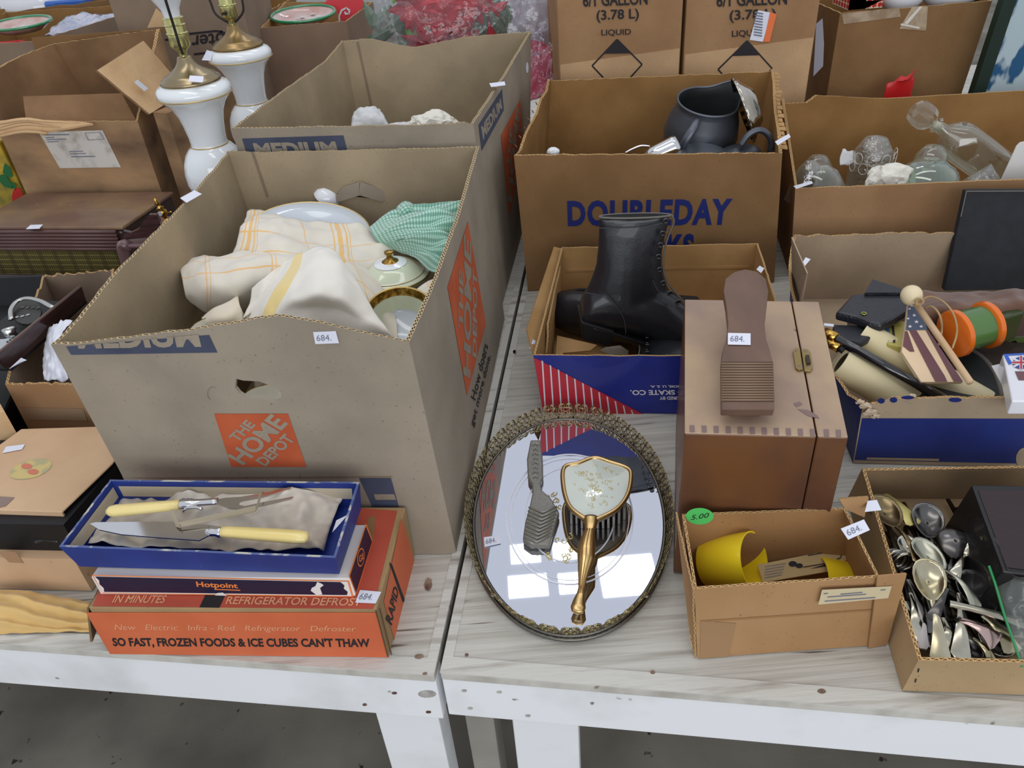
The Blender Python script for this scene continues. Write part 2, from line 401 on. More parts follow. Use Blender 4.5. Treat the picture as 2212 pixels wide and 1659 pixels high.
# ================================================================== the setting: floor and the two painted tables
m_floor = mat('concrete', (150, 144, 132), rough=.8, spec=.3, col2=(112, 107, 98), ns=3, detail=8, speck=((60, 50, 46), 40, .70), bump=.15, bs=90)
b = MB(); b.box((0, 3, -.77), (14, 14, .04)); o = b.make('floor', m_floor); o['kind'] = 'structure'
b = MB(); b.box((0, 9.95, 1.25), (14, .1, 4.0)); o = b.make('wall_back', mat('hall_wall', (206, 208, 206), rough=.8, col2=(196, 198, 196), ns=2)); o['kind'] = 'structure'
m_top = mat('whitewashed_wood', (202, 199, 190), rough=.6, spec=.3, col2=(152, 145, 133), ns=17, detail=12, lo=.42, hi=.86, stretch=(.30, 8, 1), bump=.25, bs=60, speck=((112, 98, 84), 22, .69))
m_white = mat('white_paint', (238, 240, 242), rough=.45, col2=(214, 216, 216), ns=7, detail=7, lo=.5, hi=.75, speck=((120, 108, 98), 38, .72), bump=.08, bs=40)
m_edge = mat('worn_edge', (206, 204, 196), rough=.6, col2=(150, 140, 128), ns=14, detail=8, lo=.5, hi=.75, stretch=(.6, 5, 1), bump=.3, bs=50)
m_side = mat('beige_paint', (158, 154, 144), rough=.6, col2=(140, 136, 128), ns=6)
m_knot = mat('wood_knot', (92, 62, 52), rough=.8, col2=(150, 130, 112), ns=60)
fl = P(0, 1403, -.012); fm = P(940, 1473, -.012); fr0 = P(953, 1467, -.012); fr1 = P(2212, 1572, -.012)
dL = (fl - fm).normalized(); dR = (fr1 - fr0).normalized()
dj = (P(1140, 580) - P(950, 1470)).normalized()
def table(name, label, c, d, d2, L, legs, hole=()):
    # c front corner at top edge, d along the front edge, d2 to the back, L length
    c = Vector((c.x, c.y, 0)); d = Vector((d.x, d.y, 0)).normalized(); d2 = Vector((d2.x, d2.y, 0)).normalized()
    root = thing(name, label, 'table', (c.x, c.y, -.75)); D = 2.7
    q = [c, c + d*L, c + d*L + d2*D, c + d2*D]
    if d.cross(d2).z < 0: q = [q[1], q[0], q[3], q[2]]
    b = MB(); b.hexa([p - V(0, 0, .013) for p in q], q); b.make('table_top', m_top, root, bevel=.0015)
    # nosing strips along the front and the joint
    s = .022
    a0, a1 = c, c + d*L
    b = MB(); pts = [a0, a1, a1 + d2*s, a0 + d2*s]
    if d.cross(d2).z < 0: pts = [pts[1], pts[0], pts[3], pts[2]]
    b.hexa([p + V(0, 0, .0003) for p in pts], [p + V(0, 0, .0012) for p in pts]); b.make('edge_strip', m_edge, root)
    pts = [a0 + d2*s, a0 + d*.012 + d2*s, a0 + d*.012 + d2*2.6, a0 + d2*2.6]
    if d.cross(d2).z < 0: pts = [pts[1], pts[0], pts[3], pts[2]]
    b = MB(); b.hexa([p + V(0, 0, .0003) for p in pts], [p + V(0, 0, .0014) for p in pts]); b.make('edge_strip', m_edge, root)
    # apron
    n = Vector((-d2.x, -d2.y, 0)); e = .002
    hb = HPL(964, 1557, c, Vector((d.y, -d.x, 0)).normalized()).z if d.x < 0 else HPL(971, 1547, c, Vector((d.y, -d.x, 0)).normalized()).z
    b = MB(); pts = [a0 + d2*e, a1 + d2*e, a1 + d2*.03, a0 + d2*.03]
    if d.cross(d2).z < 0: pts = [pts[1], pts[0], pts[3], pts[2]]
    b.hexa([p + V(0, 0, hb) for p in pts], [p + V(0, 0, -.0135) for p in pts]); b.make('apron', m_white, root, bevel=.0015)
    b = MB(); pts = [a0 + d2*.03, a0 + d*.03 + d2*.03, a0 + d*.03 + d2*2.6, a0 + d2*2.6]
    if d.cross(d2).z < 0: pts = [pts[1], pts[0], pts[3], pts[2]]
    b.hexa([p + V(0, 0, hb) for p in pts], [p + V(0, 0, -.0135) for p in pts]); b.make('side_rail', m_side, root)
    for (u, w, v0, dp, m) in legs:
        b = MB(); p0 = c + d*u + d2*v0; pts = [p0, p0 + d*w, p0 + d*w + d2*dp, p0 + d2*dp]
        if d.cross(d2).z < 0: pts = [pts[1], pts[0], pts[3], pts[2]]
        b.hexa([p + V(0, 0, -.75) for p in pts], [p + V(0, 0, hb + (.0 if v0 > .02 else .03)) for p in pts]); b.make('leg', m, root, bevel=.002)
    return root, c, d, d2, hb
tl, cL, dL_, _, hbL = table('sale_table', 'white painted wooden table under the tall printed carton and the orange box', fm, dL, dj, 2.1, [(.018, .085, .031, .038, m_white), (1.8, .085, .031, .038, m_white), (.02, .08, 2.4, .04, m_white), (1.8, .08, 2.4, .04, m_white)])
tr, cR, dR_, _, hbR = table('sale_table', 'white painted wooden table under the oval mirror tray and the box of spoons', fr0, dR, dj, 2.2, [(.072, .085, .031, .025, m_white), (.0, .04, .06, .04, m_side), (1.9, .085, .031, .04, m_white), (.02, .08, 2.4, .04, m_white), (1.9, .08, 2.4, .04, m_white)])
for (rt, spots) in ((tl, ((905, 1418, 14, 7), (925, 1262, 12, 20), (918, 1455, 8, 4), (60, 1366, 14, 4))), (tr, ((1008, 1414, 6, 4), (1410, 1452, 8, 5), (1775, 1493, 12, 6), (1112, 760, 6, 9)))):
    for (x, y, rx, ry) in spots:
        c = P(x, y, .0014); k = .0004*((c - CP).length); b = MB()
        ring = [c + V(math.cos(a)*rx*k*(1 + .3*noise.noise(V(a*2, x, 0))), math.sin(a)*ry*k*1.3*(1 + .3*noise.noise(V(a*2, y, 0))), 0) for a in [i*PI/8 for i in range(16)]]
        b.add(ring, [tuple(range(16))]); b.make('knot', m_knot, rt)
Wap = flatW(cR + V(0, 0, hbR), cR + dR_*1.3 + V(0, 0, hbR), cR + dR_*1.3, cR)
WapL = flatW(cL + V(0, 0, hbL), cL + dL_*1.1 + V(0, 0, hbL), cL + dL_*1.1, cL)
m_dent = mat('dent', (150, 146, 140), rough=.8, col2=(190, 186, 180), ns=80)
def ell(x, y, rx, ry, n=14): return [(x + math.cos(i*2*PI/n)*rx, y + math.sin(i*2*PI/n)*ry) for i in range(n)]
poly_on(tl, 'dent', WapL, [ell(922, 1502, 20, 8)], m_dent, off=-.0016)
poly_on(tl, 'dent', WapL, [ell(851, 1500, 6, 3)], m_knot, off=-.0016)
poly_on(tl, 'dent', WapL, [ell(787, 1525, 5, 3)], m_knot, off=-.0016)
poly_on(tl, 'dent', WapL, [ell(925, 1541, 6, 3)], m_knot, off=-.0016)
for (x, y) in ((1015, 1533), (1002, 1495), (1078, 1498), (1140, 1549)): poly_on(tr, 'screw_head', Wap, [ell(x, y, 6, 3)], m_dent, off=-.0016)
# ================================================================== cardboards
k_grey = card('cardboard_grey', (160, 148, 131)); k_greyin = card('cardboard_grey_inside', (172, 154, 126)); k_tan = card('cardboard_tan', (166, 130, 94), (152, 116, 82)); k_tanin = card('cardboard_tan_inside', (190, 152, 104), (172, 134, 90))
k_brown = card('cardboard_brown', (142, 108, 72), (128, 96, 62)); k_brownin = card('cardboard_brown_inside', (156, 118, 72), (138, 102, 60))
k_old = mat('cardboard_old', (178, 142, 104), rough=.85, spec=.2, col2=(98, 76, 60), ns=7, detail=8, lo=.36, hi=.72, bump=.2, bs=90, stretch=(.7, 1, 1.6)); k_oldin = card('cardboard_old_inside', (150, 116, 84), (124, 94, 66))
k_pale = card('cardboard_pale', (212, 178, 136), (196, 160, 118)); k_taupe = card('cardboard_taupe', (142, 122, 104))
fl_grey = flute_mat('flute_grey', (196, 174, 138), (58, 44, 32)); fl_tan = flute_mat('flute_tan', (206, 170, 120), (110, 80, 48))
p_navy = mat('navy_print', (72, 78, 98), rough=.7, col2=(60, 66, 86), ns=20); p_orange = mat('orange_print', (198, 96, 56), rough=.7, col2=(184, 84, 48), ns=20); p_blue = mat('blue_print', (20, 34, 104), rough=.6)
p_card = k_grey
def cut_hole(panel, poly3, n, depth=.02):
    bm = bmesh.new(); bm.from_mesh(panel.data); bmesh.ops.remove_doubles(bm, verts=bm.verts, dist=1e-5); bmesh.ops.recalc_face_normals(bm, faces=bm.faces); bm.to_mesh(panel.data); bm.free()
    b = MB(); n = Vector(n).normalized(); root = panel.parent; b.prism([Vector(p) - n*depth for p in poly3], n, 2*depth)
    c = b.make('cut', k_grey, root); bm = bmesh.new(); bm.from_mesh(c.data); bmesh.ops.recalc_face_normals(bm, faces=bm.faces); bm.to_mesh(c.data); bm.free(); md = panel.modifiers.new('hole', 'BOOLEAN'); md.object = c; md.solver = 'EXACT'
    dg = bpy.context.evaluated_depsgraph_get(); dg.update(); me = bpy.data.meshes.new_from_object(panel.evaluated_get(dg))
    panel.modifiers.remove(md); panel.data = me; bpy.data.objects.remove(c)
def rot_in(w, h, off, cx=.5, cy=.5, ang=45):
    a = math.radians(ang)
    def f(x, y):
        X = (x - .5)*w; Y = (y - .5)*h + off; return cx + X*math.cos(a) - Y*math.sin(a), cy + X*math.sin(a) + Y*math.cos(a)
    return f
SQ = (((0, 0), (-1, 0)), ((1, 0), (1, 0)), ((0, 0), (0, -1)), ((0, 1), (0, 1)))
def logo(root, W, q, m2):
    quad_on(root, 'printed_square', W, q, p_orange, off=.0006)
    for s, w, h, off in (('THE', .46, .15, .27), ('HOME', 1.12, .27, .03), ('DEPOT', .74, .17, -.24)):
        text_on(root, 'lettering', W, s, q, m2, off=.001, bold=.032, M2=rot_in(w, h, off), cuts=SQ)
# ---- tall carton in front
B = [V(-.525, .80, 0), V(-.094, .728, 0), V(-.004, 1.346, 0), V(-.455, 1.40, 0)]
T = [V(-.544, .804, .33), V(-.109, .726, .340), V(-.023, 1.345, .353), V(-.480, 1.403, .360)]
big, Wb = carton('moving_box', 'tall grey cardboard box with orange square logo, full of towels and china', B, T, k_grey, k_greyin, fl_grey, t=.005,
    prof={0: [(0, 0), (.1, .002), (.42, .018), (.68, .036), (1, 0)], 1: [(0, 0), (.25, -.012), (.6, -.014), (1, 0)], 2: [(0, 0), (.9, .0), (.97, .004), (1, .002)], 3: [(0, 0), (.3, -.004), (.75, .004), (.9, -.002), (1, 0)]},
    jag=.001, nu=40, crease={0: lambda u, v: .014*max(0, 1 - abs(v - .0)/.26)*(1 - u)**.4 if v < .26 else 0})
quad_on(big, 'printed_band', Wb[0], [(154, 766), (470, 761), (452, 723), (143, 748)], p_navy, nu=14)
text_on(big, 'lettering', Wb[0], 'MEDIUM', [(171, 753), (436, 749), (424, 700), (158, 706)], p_card, bold=.045, cuts=(((0, .16), (-.40, 1)),))
logo(big, Wb[0], [(500, 1008), (662, 1008), (622, 893), (463, 893)], p_card)
logo(big, Wb[1], [(1008, 855), (1049, 700), (1010, 478), (966, 620)], p_card)
text_on(big, 'lettering', Wb[1], 'How doers', [(1026, 866), (1054, 748), (1044, 738), (1016, 858)], BLACK, bold=.012)
text_on(big, 'lettering', Wb[1], 'get more done.', [(1024, 926), (1062, 772), (1053, 762), (1015, 914)], BLACK, bold=.012)
quad_on(big, 'printed_band', Wb[0], [(804, 1094), (862, 1094), (845, 1032), (776, 1032)], p_navy, off=.001)
quad_on(big, 'printed_line', Wb[0], [(812, 1078), (856, 1078), (852, 1066), (808, 1066)], p_card, off=.0014)
quad_on(big, 'crease_line', Wb[0], [(268, 1034), (848, 1031), (847, 1028), (266, 1031)], k_taupe, off=.0007, nu=20)  # darker strip paints the shadow line along this fold
sticker(big, Wb[0], [(682, 742), (733, 740), (726, 714), (677, 716)])
sticker3(big, [P(403, 438, .352), P(436, 419, .357), P(420, 411, .357), P(389, 428, .352)])
hole = [(510, 818), (525, 822), (560, 824), (592, 836), (608, 850), (606, 864), (592, 868), (560, 860), (530, 858), (518, 850), (508, 838)]
h3 = [Wb[0](*uvpix(Wb[0], *p)) for p in hole]; nn = wn(Wb[0], .5, .5)
cut_hole([c for c in big.children if c.name.startswith('side_panel')][0], h3, nn)
poly_on(big, 'scuff_ring', Wb[0], [[(462 + 14*math.cos(a), 850 + 16*math.sin(a)) for a in [2.2 + i*.35 for i in range(8)]] + [(462 + 12.8*math.cos(a), 850 + 14.6*math.sin(a)) for a in [2.2 + i*.35 for i in range(7, -1, -1)]]], k_taupe, off=.0007)
# inner seam flap and folded hand-hole tab on the back wall
Wi = lambda u, v: Wb[2](u, v, 1) + V(.0, -.0012, 0)
quad_on(big, 'inner_seam', Wi, [(575, 425), (580, 425), (548, 329), (543, 329)], k_taupe, off=.0006)
tab = [HPL(x, y, Wb[2](.5, .5, 1) + V(0, -dz, 0), V(0, 1, 0)) for x, y, dz in ((775, 394, .002), (775, 420, .012), (838, 432, .024), (832, 412, .02))]
tb = [(778, 393), (836, 412), (838, 428), (826, 434), (776, 420)]
b = MB(); b.prism([HPL(x, y, Wb[2](.5, .5, 1) + V(0, -.012, 0), V(-.3, 1, 0)) for x, y in tb], V(0, -1, 0), .004); b.make('hand_hole_tab', k_grey, big)
b = MB(); b.prism([HPL(x, y, Wb[2](.5, .5, 1) + V(0, -.012, 0), V(.3, 1, 0)) for x, y in ((777, 393), (740, 404), (726, 422), (728, 436), (776, 421))], V(0, -1, 0), .004); b.make('hand_hole_tab', k_grey, big)
b = MB(); b.prism([HPL(x, y, Wb[2](.5, .5, 1) + V(0, -.001, 0), V(0, 1, 0)) for x, y in ((728, 418), (776, 396), (836, 412), (838, 432), (760, 424))], V(0, -1, 0), .0008); b.make('hand_hole_shade', mat('hole_shade', (46, 38, 32), rough=.9), big)  # dark sheet stands in for the shade inside the hand hole
# ---- second tall carton behind it
B = [V(-.462, 1.425, 0), V(-.010, 1.385, 0), V(.085, 1.93, 0), V(-.325, 1.95, 0)]
T = [PY(500, 278, 1.425), PY(1022, 268, 1.375), PY(1147, 68, 1.94), PY(738, 88, 1.96)]
big2, W2_ = carton('moving_box', 'grey cardboard box standing behind the towel box, holding paper-wrapped glassware', B, T, k_grey, k_greyin, fl_grey, t=.005,
    prof={0: [(0, 0), (.9, .0), (.97, .003), (1, .0)], 2: [(0, 0), (.35, -.004), (.62, -.022), (.85, .002), (1, .0)], 3: [(0, 0), (.2, -.012), (.6, -.004), (1, 0)], 1: [(0, 0), (.5, -.004), (1, 0)]}, jag=.001, nu=36)
quad_on(big2, 'printed_band', W2_[0], [(541, 360), (757, 352), (742, 292), (523, 299)], p_navy, nu=10)
text_on(big2, 'lettering', W2_[0], 'MEDIUM', [(556, 343), (733, 335), (724, 305), (546, 309)], p_card, bold=.045)
quad_on(big2, 'printed_band', W2_[1], [(1040, 326), (1088, 238), (1084, 192), (1033, 270)], p_navy)
text_on(big2, 'lettering', W2_[1], 'MEDIUM', [(1043, 303), (1084, 234), (1080, 212), (1038, 274)], p_card, bold=.045)
logo(big2, W2_[1], [(1100, 470), (1130, 330), (1123, 215), (1081, 293)], p_card)
sticker3(big2, [P(1061, 188, .40), P(1092, 184, .405), P(1090, 176, .405), P(1057, 180, .40)])
poly_on(big2, 'scuff', W2_[1], [ell(1138, 146, 3, 12)], STK)
Wi2 = lambda u, v: W2_[2](u, v, 1) + V(0, -.0012, 0)
quad_on(big2, 'inner_seam', Wi2, [(800, 228), (804, 228), (774, 90), (770, 90)], k_taupe, off=.0006)
# ---- wholesaler's book carton
B = [V(.05, 1.455, 0), V(.560, 1.405, 0), V(.60, 1.80, 0), V(.11, 1.85, 0)]
T = [PY(1110, 336, 1.455), PY(1690, 331, 1.40), PY(1668, 154, 1.78), PY(1186, 174, 1.83)]
dd, Wd = carton('carton', 'brown carton with dark blue lettering, metal pitchers showing inside', B, T, k_brown, k_brownin, fl_tan, t=.005,
    prof={3: [(0, .0), (.05, .012), (.12, -.006), (.3, .004), (.45, -.008), (.7, .0), (.9, -.01), (1, 0)], 1: [(0, 0), (.2, .004), (.5, -.004), (.8, .006), (1, .004)]}, jag=.0012, nu=44)
text_on(dd, 'lettering', Wd[0], 'DOUBLEDAY', [(1227, 489), (1575, 486), (1583, 428), (1225, 433)], p_blue, bold=.042, space=1.12)
text_on(dd, 'lettering', Wd[0], 'BOOKS', [(1325, 566), (1498, 563), (1500, 504), (1322, 508)], p_blue, bold=.042, space=1.12)
W3 = lambda u, v: Wd[1](u, v)
# torn paper scales on the right rim
for i in range(19):
    u = .04 + i*.05; p = Wd[1](u, 1.0); q = Wd[1](min(u + .05, 1), 1.0); s = .009 + .008*R_.random()
    b = MB(); b.prism([p + V(0, 0, .001), p + V(s, .002, -.002), q + V(s*1.1, .006, -.006), q + V(.001, 0, -.004)], V(0, 0, 1), .003); b.make('torn_liner', k_tanin, dd)
for i in range(8):
    u = .08 + i*.11; p = Wd[3](1 - u, 1.0); s = .006 + .004*R_.random()
    b = MB(); b.prism([p + V(0, 0, .002), p + V(-s*.5, .004, .006), p + V(-s*.4, .022, .0), p + V(0, .02, -.006)], V(0, 0, 1), .0015); b.make('torn_liner', k_tanin, dd)
sticker3(dd, [P(1680, 314, .30), P(1708, 296, .30), P(1704, 289, .30), P(1674, 306, .30)])
# ---- carton of glassware
B = [V(.600, 1.425, 0), V(1.30, 1.345, 0), V(1.35, 1.77, 0), V(.68, 1.84, 0)]
T = [PY(1718, 408, 1.425), P(2212, 398, .20)*1.0, PY(2500, 178, 1.76), PY(1688, 212, 1.84)]
T[1] = T[0] + (P(2212, 398, .2) - T[0])*1.78; T[1] = V(1.29, 1.29, T[1].z + .012)
B[1] = V(1.30, 1.30, 0)
gl, Wg = carton('carton', 'brown carton packed with clear glass bottles and a stoppered decanter', B, T, k_tan, k_brownin, fl_tan, t=.005,
    prof={2: [(0, 0), (.72, -.012), (.92, .006), (.925, .006), (.93, -.014), (1, -.014)]}, jag=.0008, nu=44)
sticker3(gl, [P(1720, 408, .205), P(1756, 396, .206), P(1753, 391, .206), P(1714, 402, .205)])
# ---- gallon cartons at the back
def gal(x0, x1, yd, label, seed):
    a = PY(x0[0], x0[1], yd); a2 = PY(x1[0], x1[1], yd); root = thing('carton', label, 'box', ((a.x + a2.x)/2, yd + .14, 0), 'gallon jug cartons standing at the back')
    z1 = .56; xa, xb = a.x, a2.x
    b = MB(); b.hexa([V(xa, yd, .001), V(xb, yd, .001), V(xb, yd + .28, .001), V(xa, yd + .28, .001)], [V(xa, yd, z1), V(xb, yd, z1), V(xb, yd + .28, z1), V(xa, yd + .28, z1)])
    b.make('carton_body', k_tan, root, bevel=.003)
    b = MB(); b.hexa([V(xa + .003, yd - .0012, .08), V(xb - .003, yd - .0012, .08), V(xb - .003, yd, .08), V(xa + .003, yd, .08)], [V(xa + .003, yd - .0012, .345), V(xb - .003, yd - .0012, .36), V(xb - .003, yd, .36), V(xa + .003, yd, .345)]); b.make('tape_strip', card('tape_tan', (200, 164, 124)), root)
    b = MB(); b.box(((xa + xb)/2, yd + .14, z1 + .0015), (xb - xa - .01, .05, .002)); b.make('tape_strip', k_pale, root)
    return root, flatW(V(xa, yd - .0016, 0), V(xb, yd - .0016, 0), V(xb, yd - .0016, z1), V(xa, yd - .0016, z1))
g1, Wg1 = gal((1208, 160), (1468, 150), 1.93, 'tan six gallon carton with black diamond mark, no price sticker', 1)
g2, Wg2 = gal((1478, 100), (1757, 100), 1.93, 'tan six gallon carton with white and orange price sticker', 2)
def gprint(r, W, dx, q1, q2, q3, dia):
    text_on(r, 'lettering', W, '6/1 GALLON', q1, BLACK, bold=.02); text_on(r, 'lettering', W, '(3.78 L)', q2, BLACK, bold=.018); text_on(r, 'lettering', W, 'LIQUID', q3, BLACK, bold=.012)
    (tx, ty), (lx, ly), (rx, ry), (ax_, ay_), (bx_, by_) = dia
    poly_on(r, 'printed_triangle', W, [[(ax_, ay_), (bx_, by_), (tx, ty)]], BLACK)
    def seg(a, b_, w=1.6):
        dx, dy = b_[0] - a[0], b_[1] - a[1]; l = math.hypot(dx, dy); nx, ny = -dy/l*w, dx/l*w; return [(a[0]+nx, a[1]+ny), (b_[0]+nx, b_[1]+ny), (b_[0]-nx, b_[1]-ny), (a[0]-nx, a[1]-ny)]
    bot = ((lx + rx)/2, 2*ly - ty)
    poly_on(r, 'printed_diamond', W, [seg((tx, ty), (lx, ly)), seg((tx, ty), (rx, ry)), seg((lx, ly), bot), seg((rx, ry), bot)], BLACK, off=.0006)
gprint(g1, Wg1, 0, [(1260, 15), (1399, 10), (1398, -18), (1258, -13)], [(1289, 50), (1380, 46), (1380, 18), (1288, 22)], [(1299, 79), (1363, 77), (1363, 62), (1299, 64)], ((1333, 85), (1279, 142), (1387, 139), (1304, 116), (1361, 115)))
gprint(g2, Wg2, 0, [(1548, 15), (1700, 10), (1700, -18), (1548, -13)], [(1576, 50), (1676, 46), (1676, 18), (1576, 22)], [(1581, 82), (1646, 79), (1646, 63), (1581, 66)], ((1614, 88), (1551, 150), (1668, 148), (1582, 121), (1644, 119)))
s = sticker(g2, Wg2, [(1619, 86), (1648, 90), (1665, 27), (1637, 22)], text=None)
b_or = mat('orange_ink', (236, 118, 62), rough=.5); quad_on(g2, 'orange_strip', Wg2, [(1649, 90), (1662, 90), (1677, 30), (1663, 26)], b_or, off=.002)
for i in range(9): quad_on(g2, 'printed_bar', Wg2, [(1627 + i*.3, 76 - i*6), (1645 + i*.3, 79 - i*6), (1646 + i*.3, 76 - i*6), (1628 + i*.3, 73 - i*6)], INK, off=.0022, nu=1, nv=1)
# ---- taped carton at the back right, things in it
yd = 2.02
B0 = PY(1795, 190, yd); T0 = PY(1815, 27, yd); T1 = PY(2143, 3, yd)
xa = T0.x; xb = T1.x; zt = (T0.z + T1.z)/2
tb_, Wt = carton('carton', 'taped brown carton at the back right with white cups and plaid packet on top', [V(xa - .0, yd, .001), V(xb - .03, yd, .001), V(xb - .03, yd + .35, .001), V(xa - .0, yd + .35, .001)], [V(xa, yd, zt), V(xb, yd, zt), V(xb, yd + .35, zt), V(xa, yd + .35, zt)], k_brown, k_brownin, fl_tan, t=.005)
m_tape = mat('clear_tape', (190, 168, 140), rough=.15, spec=.8, coat=.6, col2=(150, 124, 96), ns=30)
quad_on(tb_, 'tape_strip', Wt[0], [(1822, 52), (1945, 36), (1942, 16), (1818, 30)], m_tape, off=.001)
quad_on(tb_, 'tape_strip', Wt[0], [(1942, 62), (2000, 66), (2004, 14), (1970, 14)], m_tape, off=.0012)
m_tapew = mat('tape_fold', (226, 218, 206), rough=.2, spec=.8)
quad_on(tb_, 'tape_fold', Wt[0], [(1944, 54), (1985, 62), (1986, 58), (1946, 50)], m_tapew, off=.002)
quad_on(tb_, 'tape_fold', Wt[0], [(1952, 50), (1960, 52), (1992, 14), (1985, 14)], m_tapew, off=.002)
m_plaid = uv_mat('red_plaid', (206, 52, 42), lambda M, u, v: [(M('LESS_THAN', M('FRACT', M('MULTIPLY', u, 6.)), .16), (226, 214, 190)), (M('LESS_THAN', M('FRACT', M('MULTIPLY', v, 3.)), .2), (226, 214, 190)), (M('LESS_THAN', M('ABSOLUTE', M('SUBTRACT', M('FRACT', M('MULTIPLY', u, 6.)), .5)), .06), (60, 60, 50))])
pz = zt - .005
b = MB(); p0 = PY(1832, 22, yd + .03); p1 = PY(1905, 16, yd + .03); W = flatW(p0, p1, p1 + V(0, 0, .035), p0 + V(0, 0, .035)); b.grid(lambda u, v: W(u, v), 2, 2); b.hexa([p0, p1, p1 + V(0, .1, 0), p0 + V(0, .1, 0)], [p + V(0, 0, .035) for p in (p0, p1, p1 + V(0, .1, 0), p0 + V(0, .1, 0))])
b.v = [v for v in b.v]; pk = b.make('wrapped_packet', m_plaid); tag(pk, 'red plaid packet on top of the taped carton, top edge of picture', 'packet')
m_china = mat('white_china', (236, 238, 242), rough=.12, spec=.6, coat=.5)
for (x, lab) in ((1945, 'white china bowl beside the red plaid packet in the taped carton'), (2045, 'wider white china bowl at the right end of the taped carton')):
    c = PY(x, 12, yd + .09); b = MB(); M = Matrix.Translation((c.x, c.y, zt - .03))
    r = .055 if x < 2000 else .075
    b.lathe([(0, 0), (r*.5, 0), (r*.6, .008), (r*.9, .03), (r, .06), (r*.97, .06), (r*.86, .03), (r*.55, .012), (0, .010)], 32, M=M); o = b.make('china_bowl', m_china, smooth=True); tag(o, lab, 'bowl', 'china in the taped carton')
# red ribbon bow in front, grey sheet, blue and white picture
m_red = mat('red_ribbon', (196, 28, 30), rough=.35, spec=.6)
c = PY(1945, 178, 1.93); G = [[V(c.x - .02, c.y, .004), V(c.x, c.y - .004, .004), V(c.x + .02, c.y, .004)], [c + V(-.035, 0, -.02), c + V(0, -.005, -.018), c + V(.035, 0, -.015)], [c + V(-.02, .004, 0), c + V(.005, -.01, .004), c + V(.03, .0, .012)], [c + V(-.004, 0, .012), c + V(.02, -.004, .02), c + V(.032, 0, .03)]]
o = patch('ribbon_bow', G, m_red, nu=16, nv=14, wr=.004, ws=60); tag(o, 'red ribbon scrap in front of the taped carton', 'ribbon')
m_gsheet = mat('grey_sheet', (150, 148, 158), rough=.6)
b = MB(); b.prism([PY(x, y, 1.985) for x, y in ((1757, 165), (1778, 143), (1780, 95), (1777, 40), (1763, 52))], V(0, 1, 0), .002); o = b.make('paper_sheet', m_gsheet); tag(o, 'grey paper sheet standing between the gallon carton and the taped carton', 'paper')
m_pic = mat('blue_white_picture', (178, 196, 202), rough=.6, col2=(28, 84, 124), ns=9, detail=3, lo=.52, hi=.56, stretch=(1.5, 1, .9))
m_dgreen = mat('dark_green_edge', (18, 40, 28), rough=.6)
pa = PY(2118, 185, 1.93); pb = PY(2160, 0, 1.93); root = thing('picture_board', 'blue and white painted board with dark green edge, top right corner', 'picture', (pa.x + .15, 1.94, .1))
zA, zB = pa.z - .1, pb.z + .15; b = MB(); b.hexa([V(pa.x + .012, 1.93, zA), V(pa.x + .4, 1.93, zA), V(pa.x + .4, 1.945, zA), V(pa.x + .012, 1.945, zA)], [V(pb.x + .05, 1.93, zB), V(pb.x + .45, 1.93, zB), V(pb.x + .45, 1.945, zB), V(pb.x + .05, 1.945, zB)]); b.make('board', m_pic, root)
b = MB(); b.hexa([V(pa.x - .02, 1.928, zA), V(pa.x + .011, 1.928, zA), V(pa.x + .011, 1.95, zA), V(pa.x - .02, 1.95, zA)], [V(pb.x + .018, 1.928, zB), V(pb.x + .049, 1.928, zB), V(pb.x + .049, 1.95, zB), V(pb.x + .018, 1.95, zB)]); b.make('edge', m_dgreen, root)
# ================================================================== back left: cartons, plates, wrapped packet
rim_g = mat('green_glass', (40, 140, 90), rough=.1, spec=.8, coat=.8); m_clear = mat('clear_glass', (250, 252, 252), rough=.02, trans=1.0, ior=1.45)
m_foil = mat('cellophane', (206, 204, 222), rough=.12, metal=.5, col2=(150, 160, 190), ns=24, lo=.4, hi=.6, bump=.6, bs=50, coat=1.)
def plate(c, rx, ry, label, group=None, seed=0, tilt=0):
    root = thing('glass_plate', label, 'plate', c, group); b = MB(); S = Matrix.Translation(c) @ Matrix.Rotation(tilt, 4, 'X') @ Matrix.Diagonal((rx, ry, 1, 1))
    b.lathe([(0, 0), (.7, 0), (.9, .012), (.97, .016), (.97, .012), (.9, .008), (.7, -.004), (0, -.004)], 40, M=S); b.make('dish', mat('plate_glass', (214, 200, 196), rough=.1, spec=.7, coat=.6, col2=(196, 150, 140), ns=18), root, smooth=True)
    b = MB(); b.tube([S @ V(math.cos(a), math.sin(a), .016) for a in [i*PI/24 for i in range(48)]], .004, 8, closed=True); b.make('rim', rim_g, root, smooth=True)
    m2 = mat('plate_motif', (226, 236, 230), rough=.4); b = MB()
    for i in range(7):
        a = i*.9 + seed; r = .2 + .05*i; p = S @ V(math.cos(a)*r, math.sin(a)*r, .004); b.add([p + V(math.cos(k*1.05)*.008, math.sin(k*1.05)*.008, 0) for k in range(6)], [tuple(range(6))])
    b.make('painted_motif', m2, root); return root
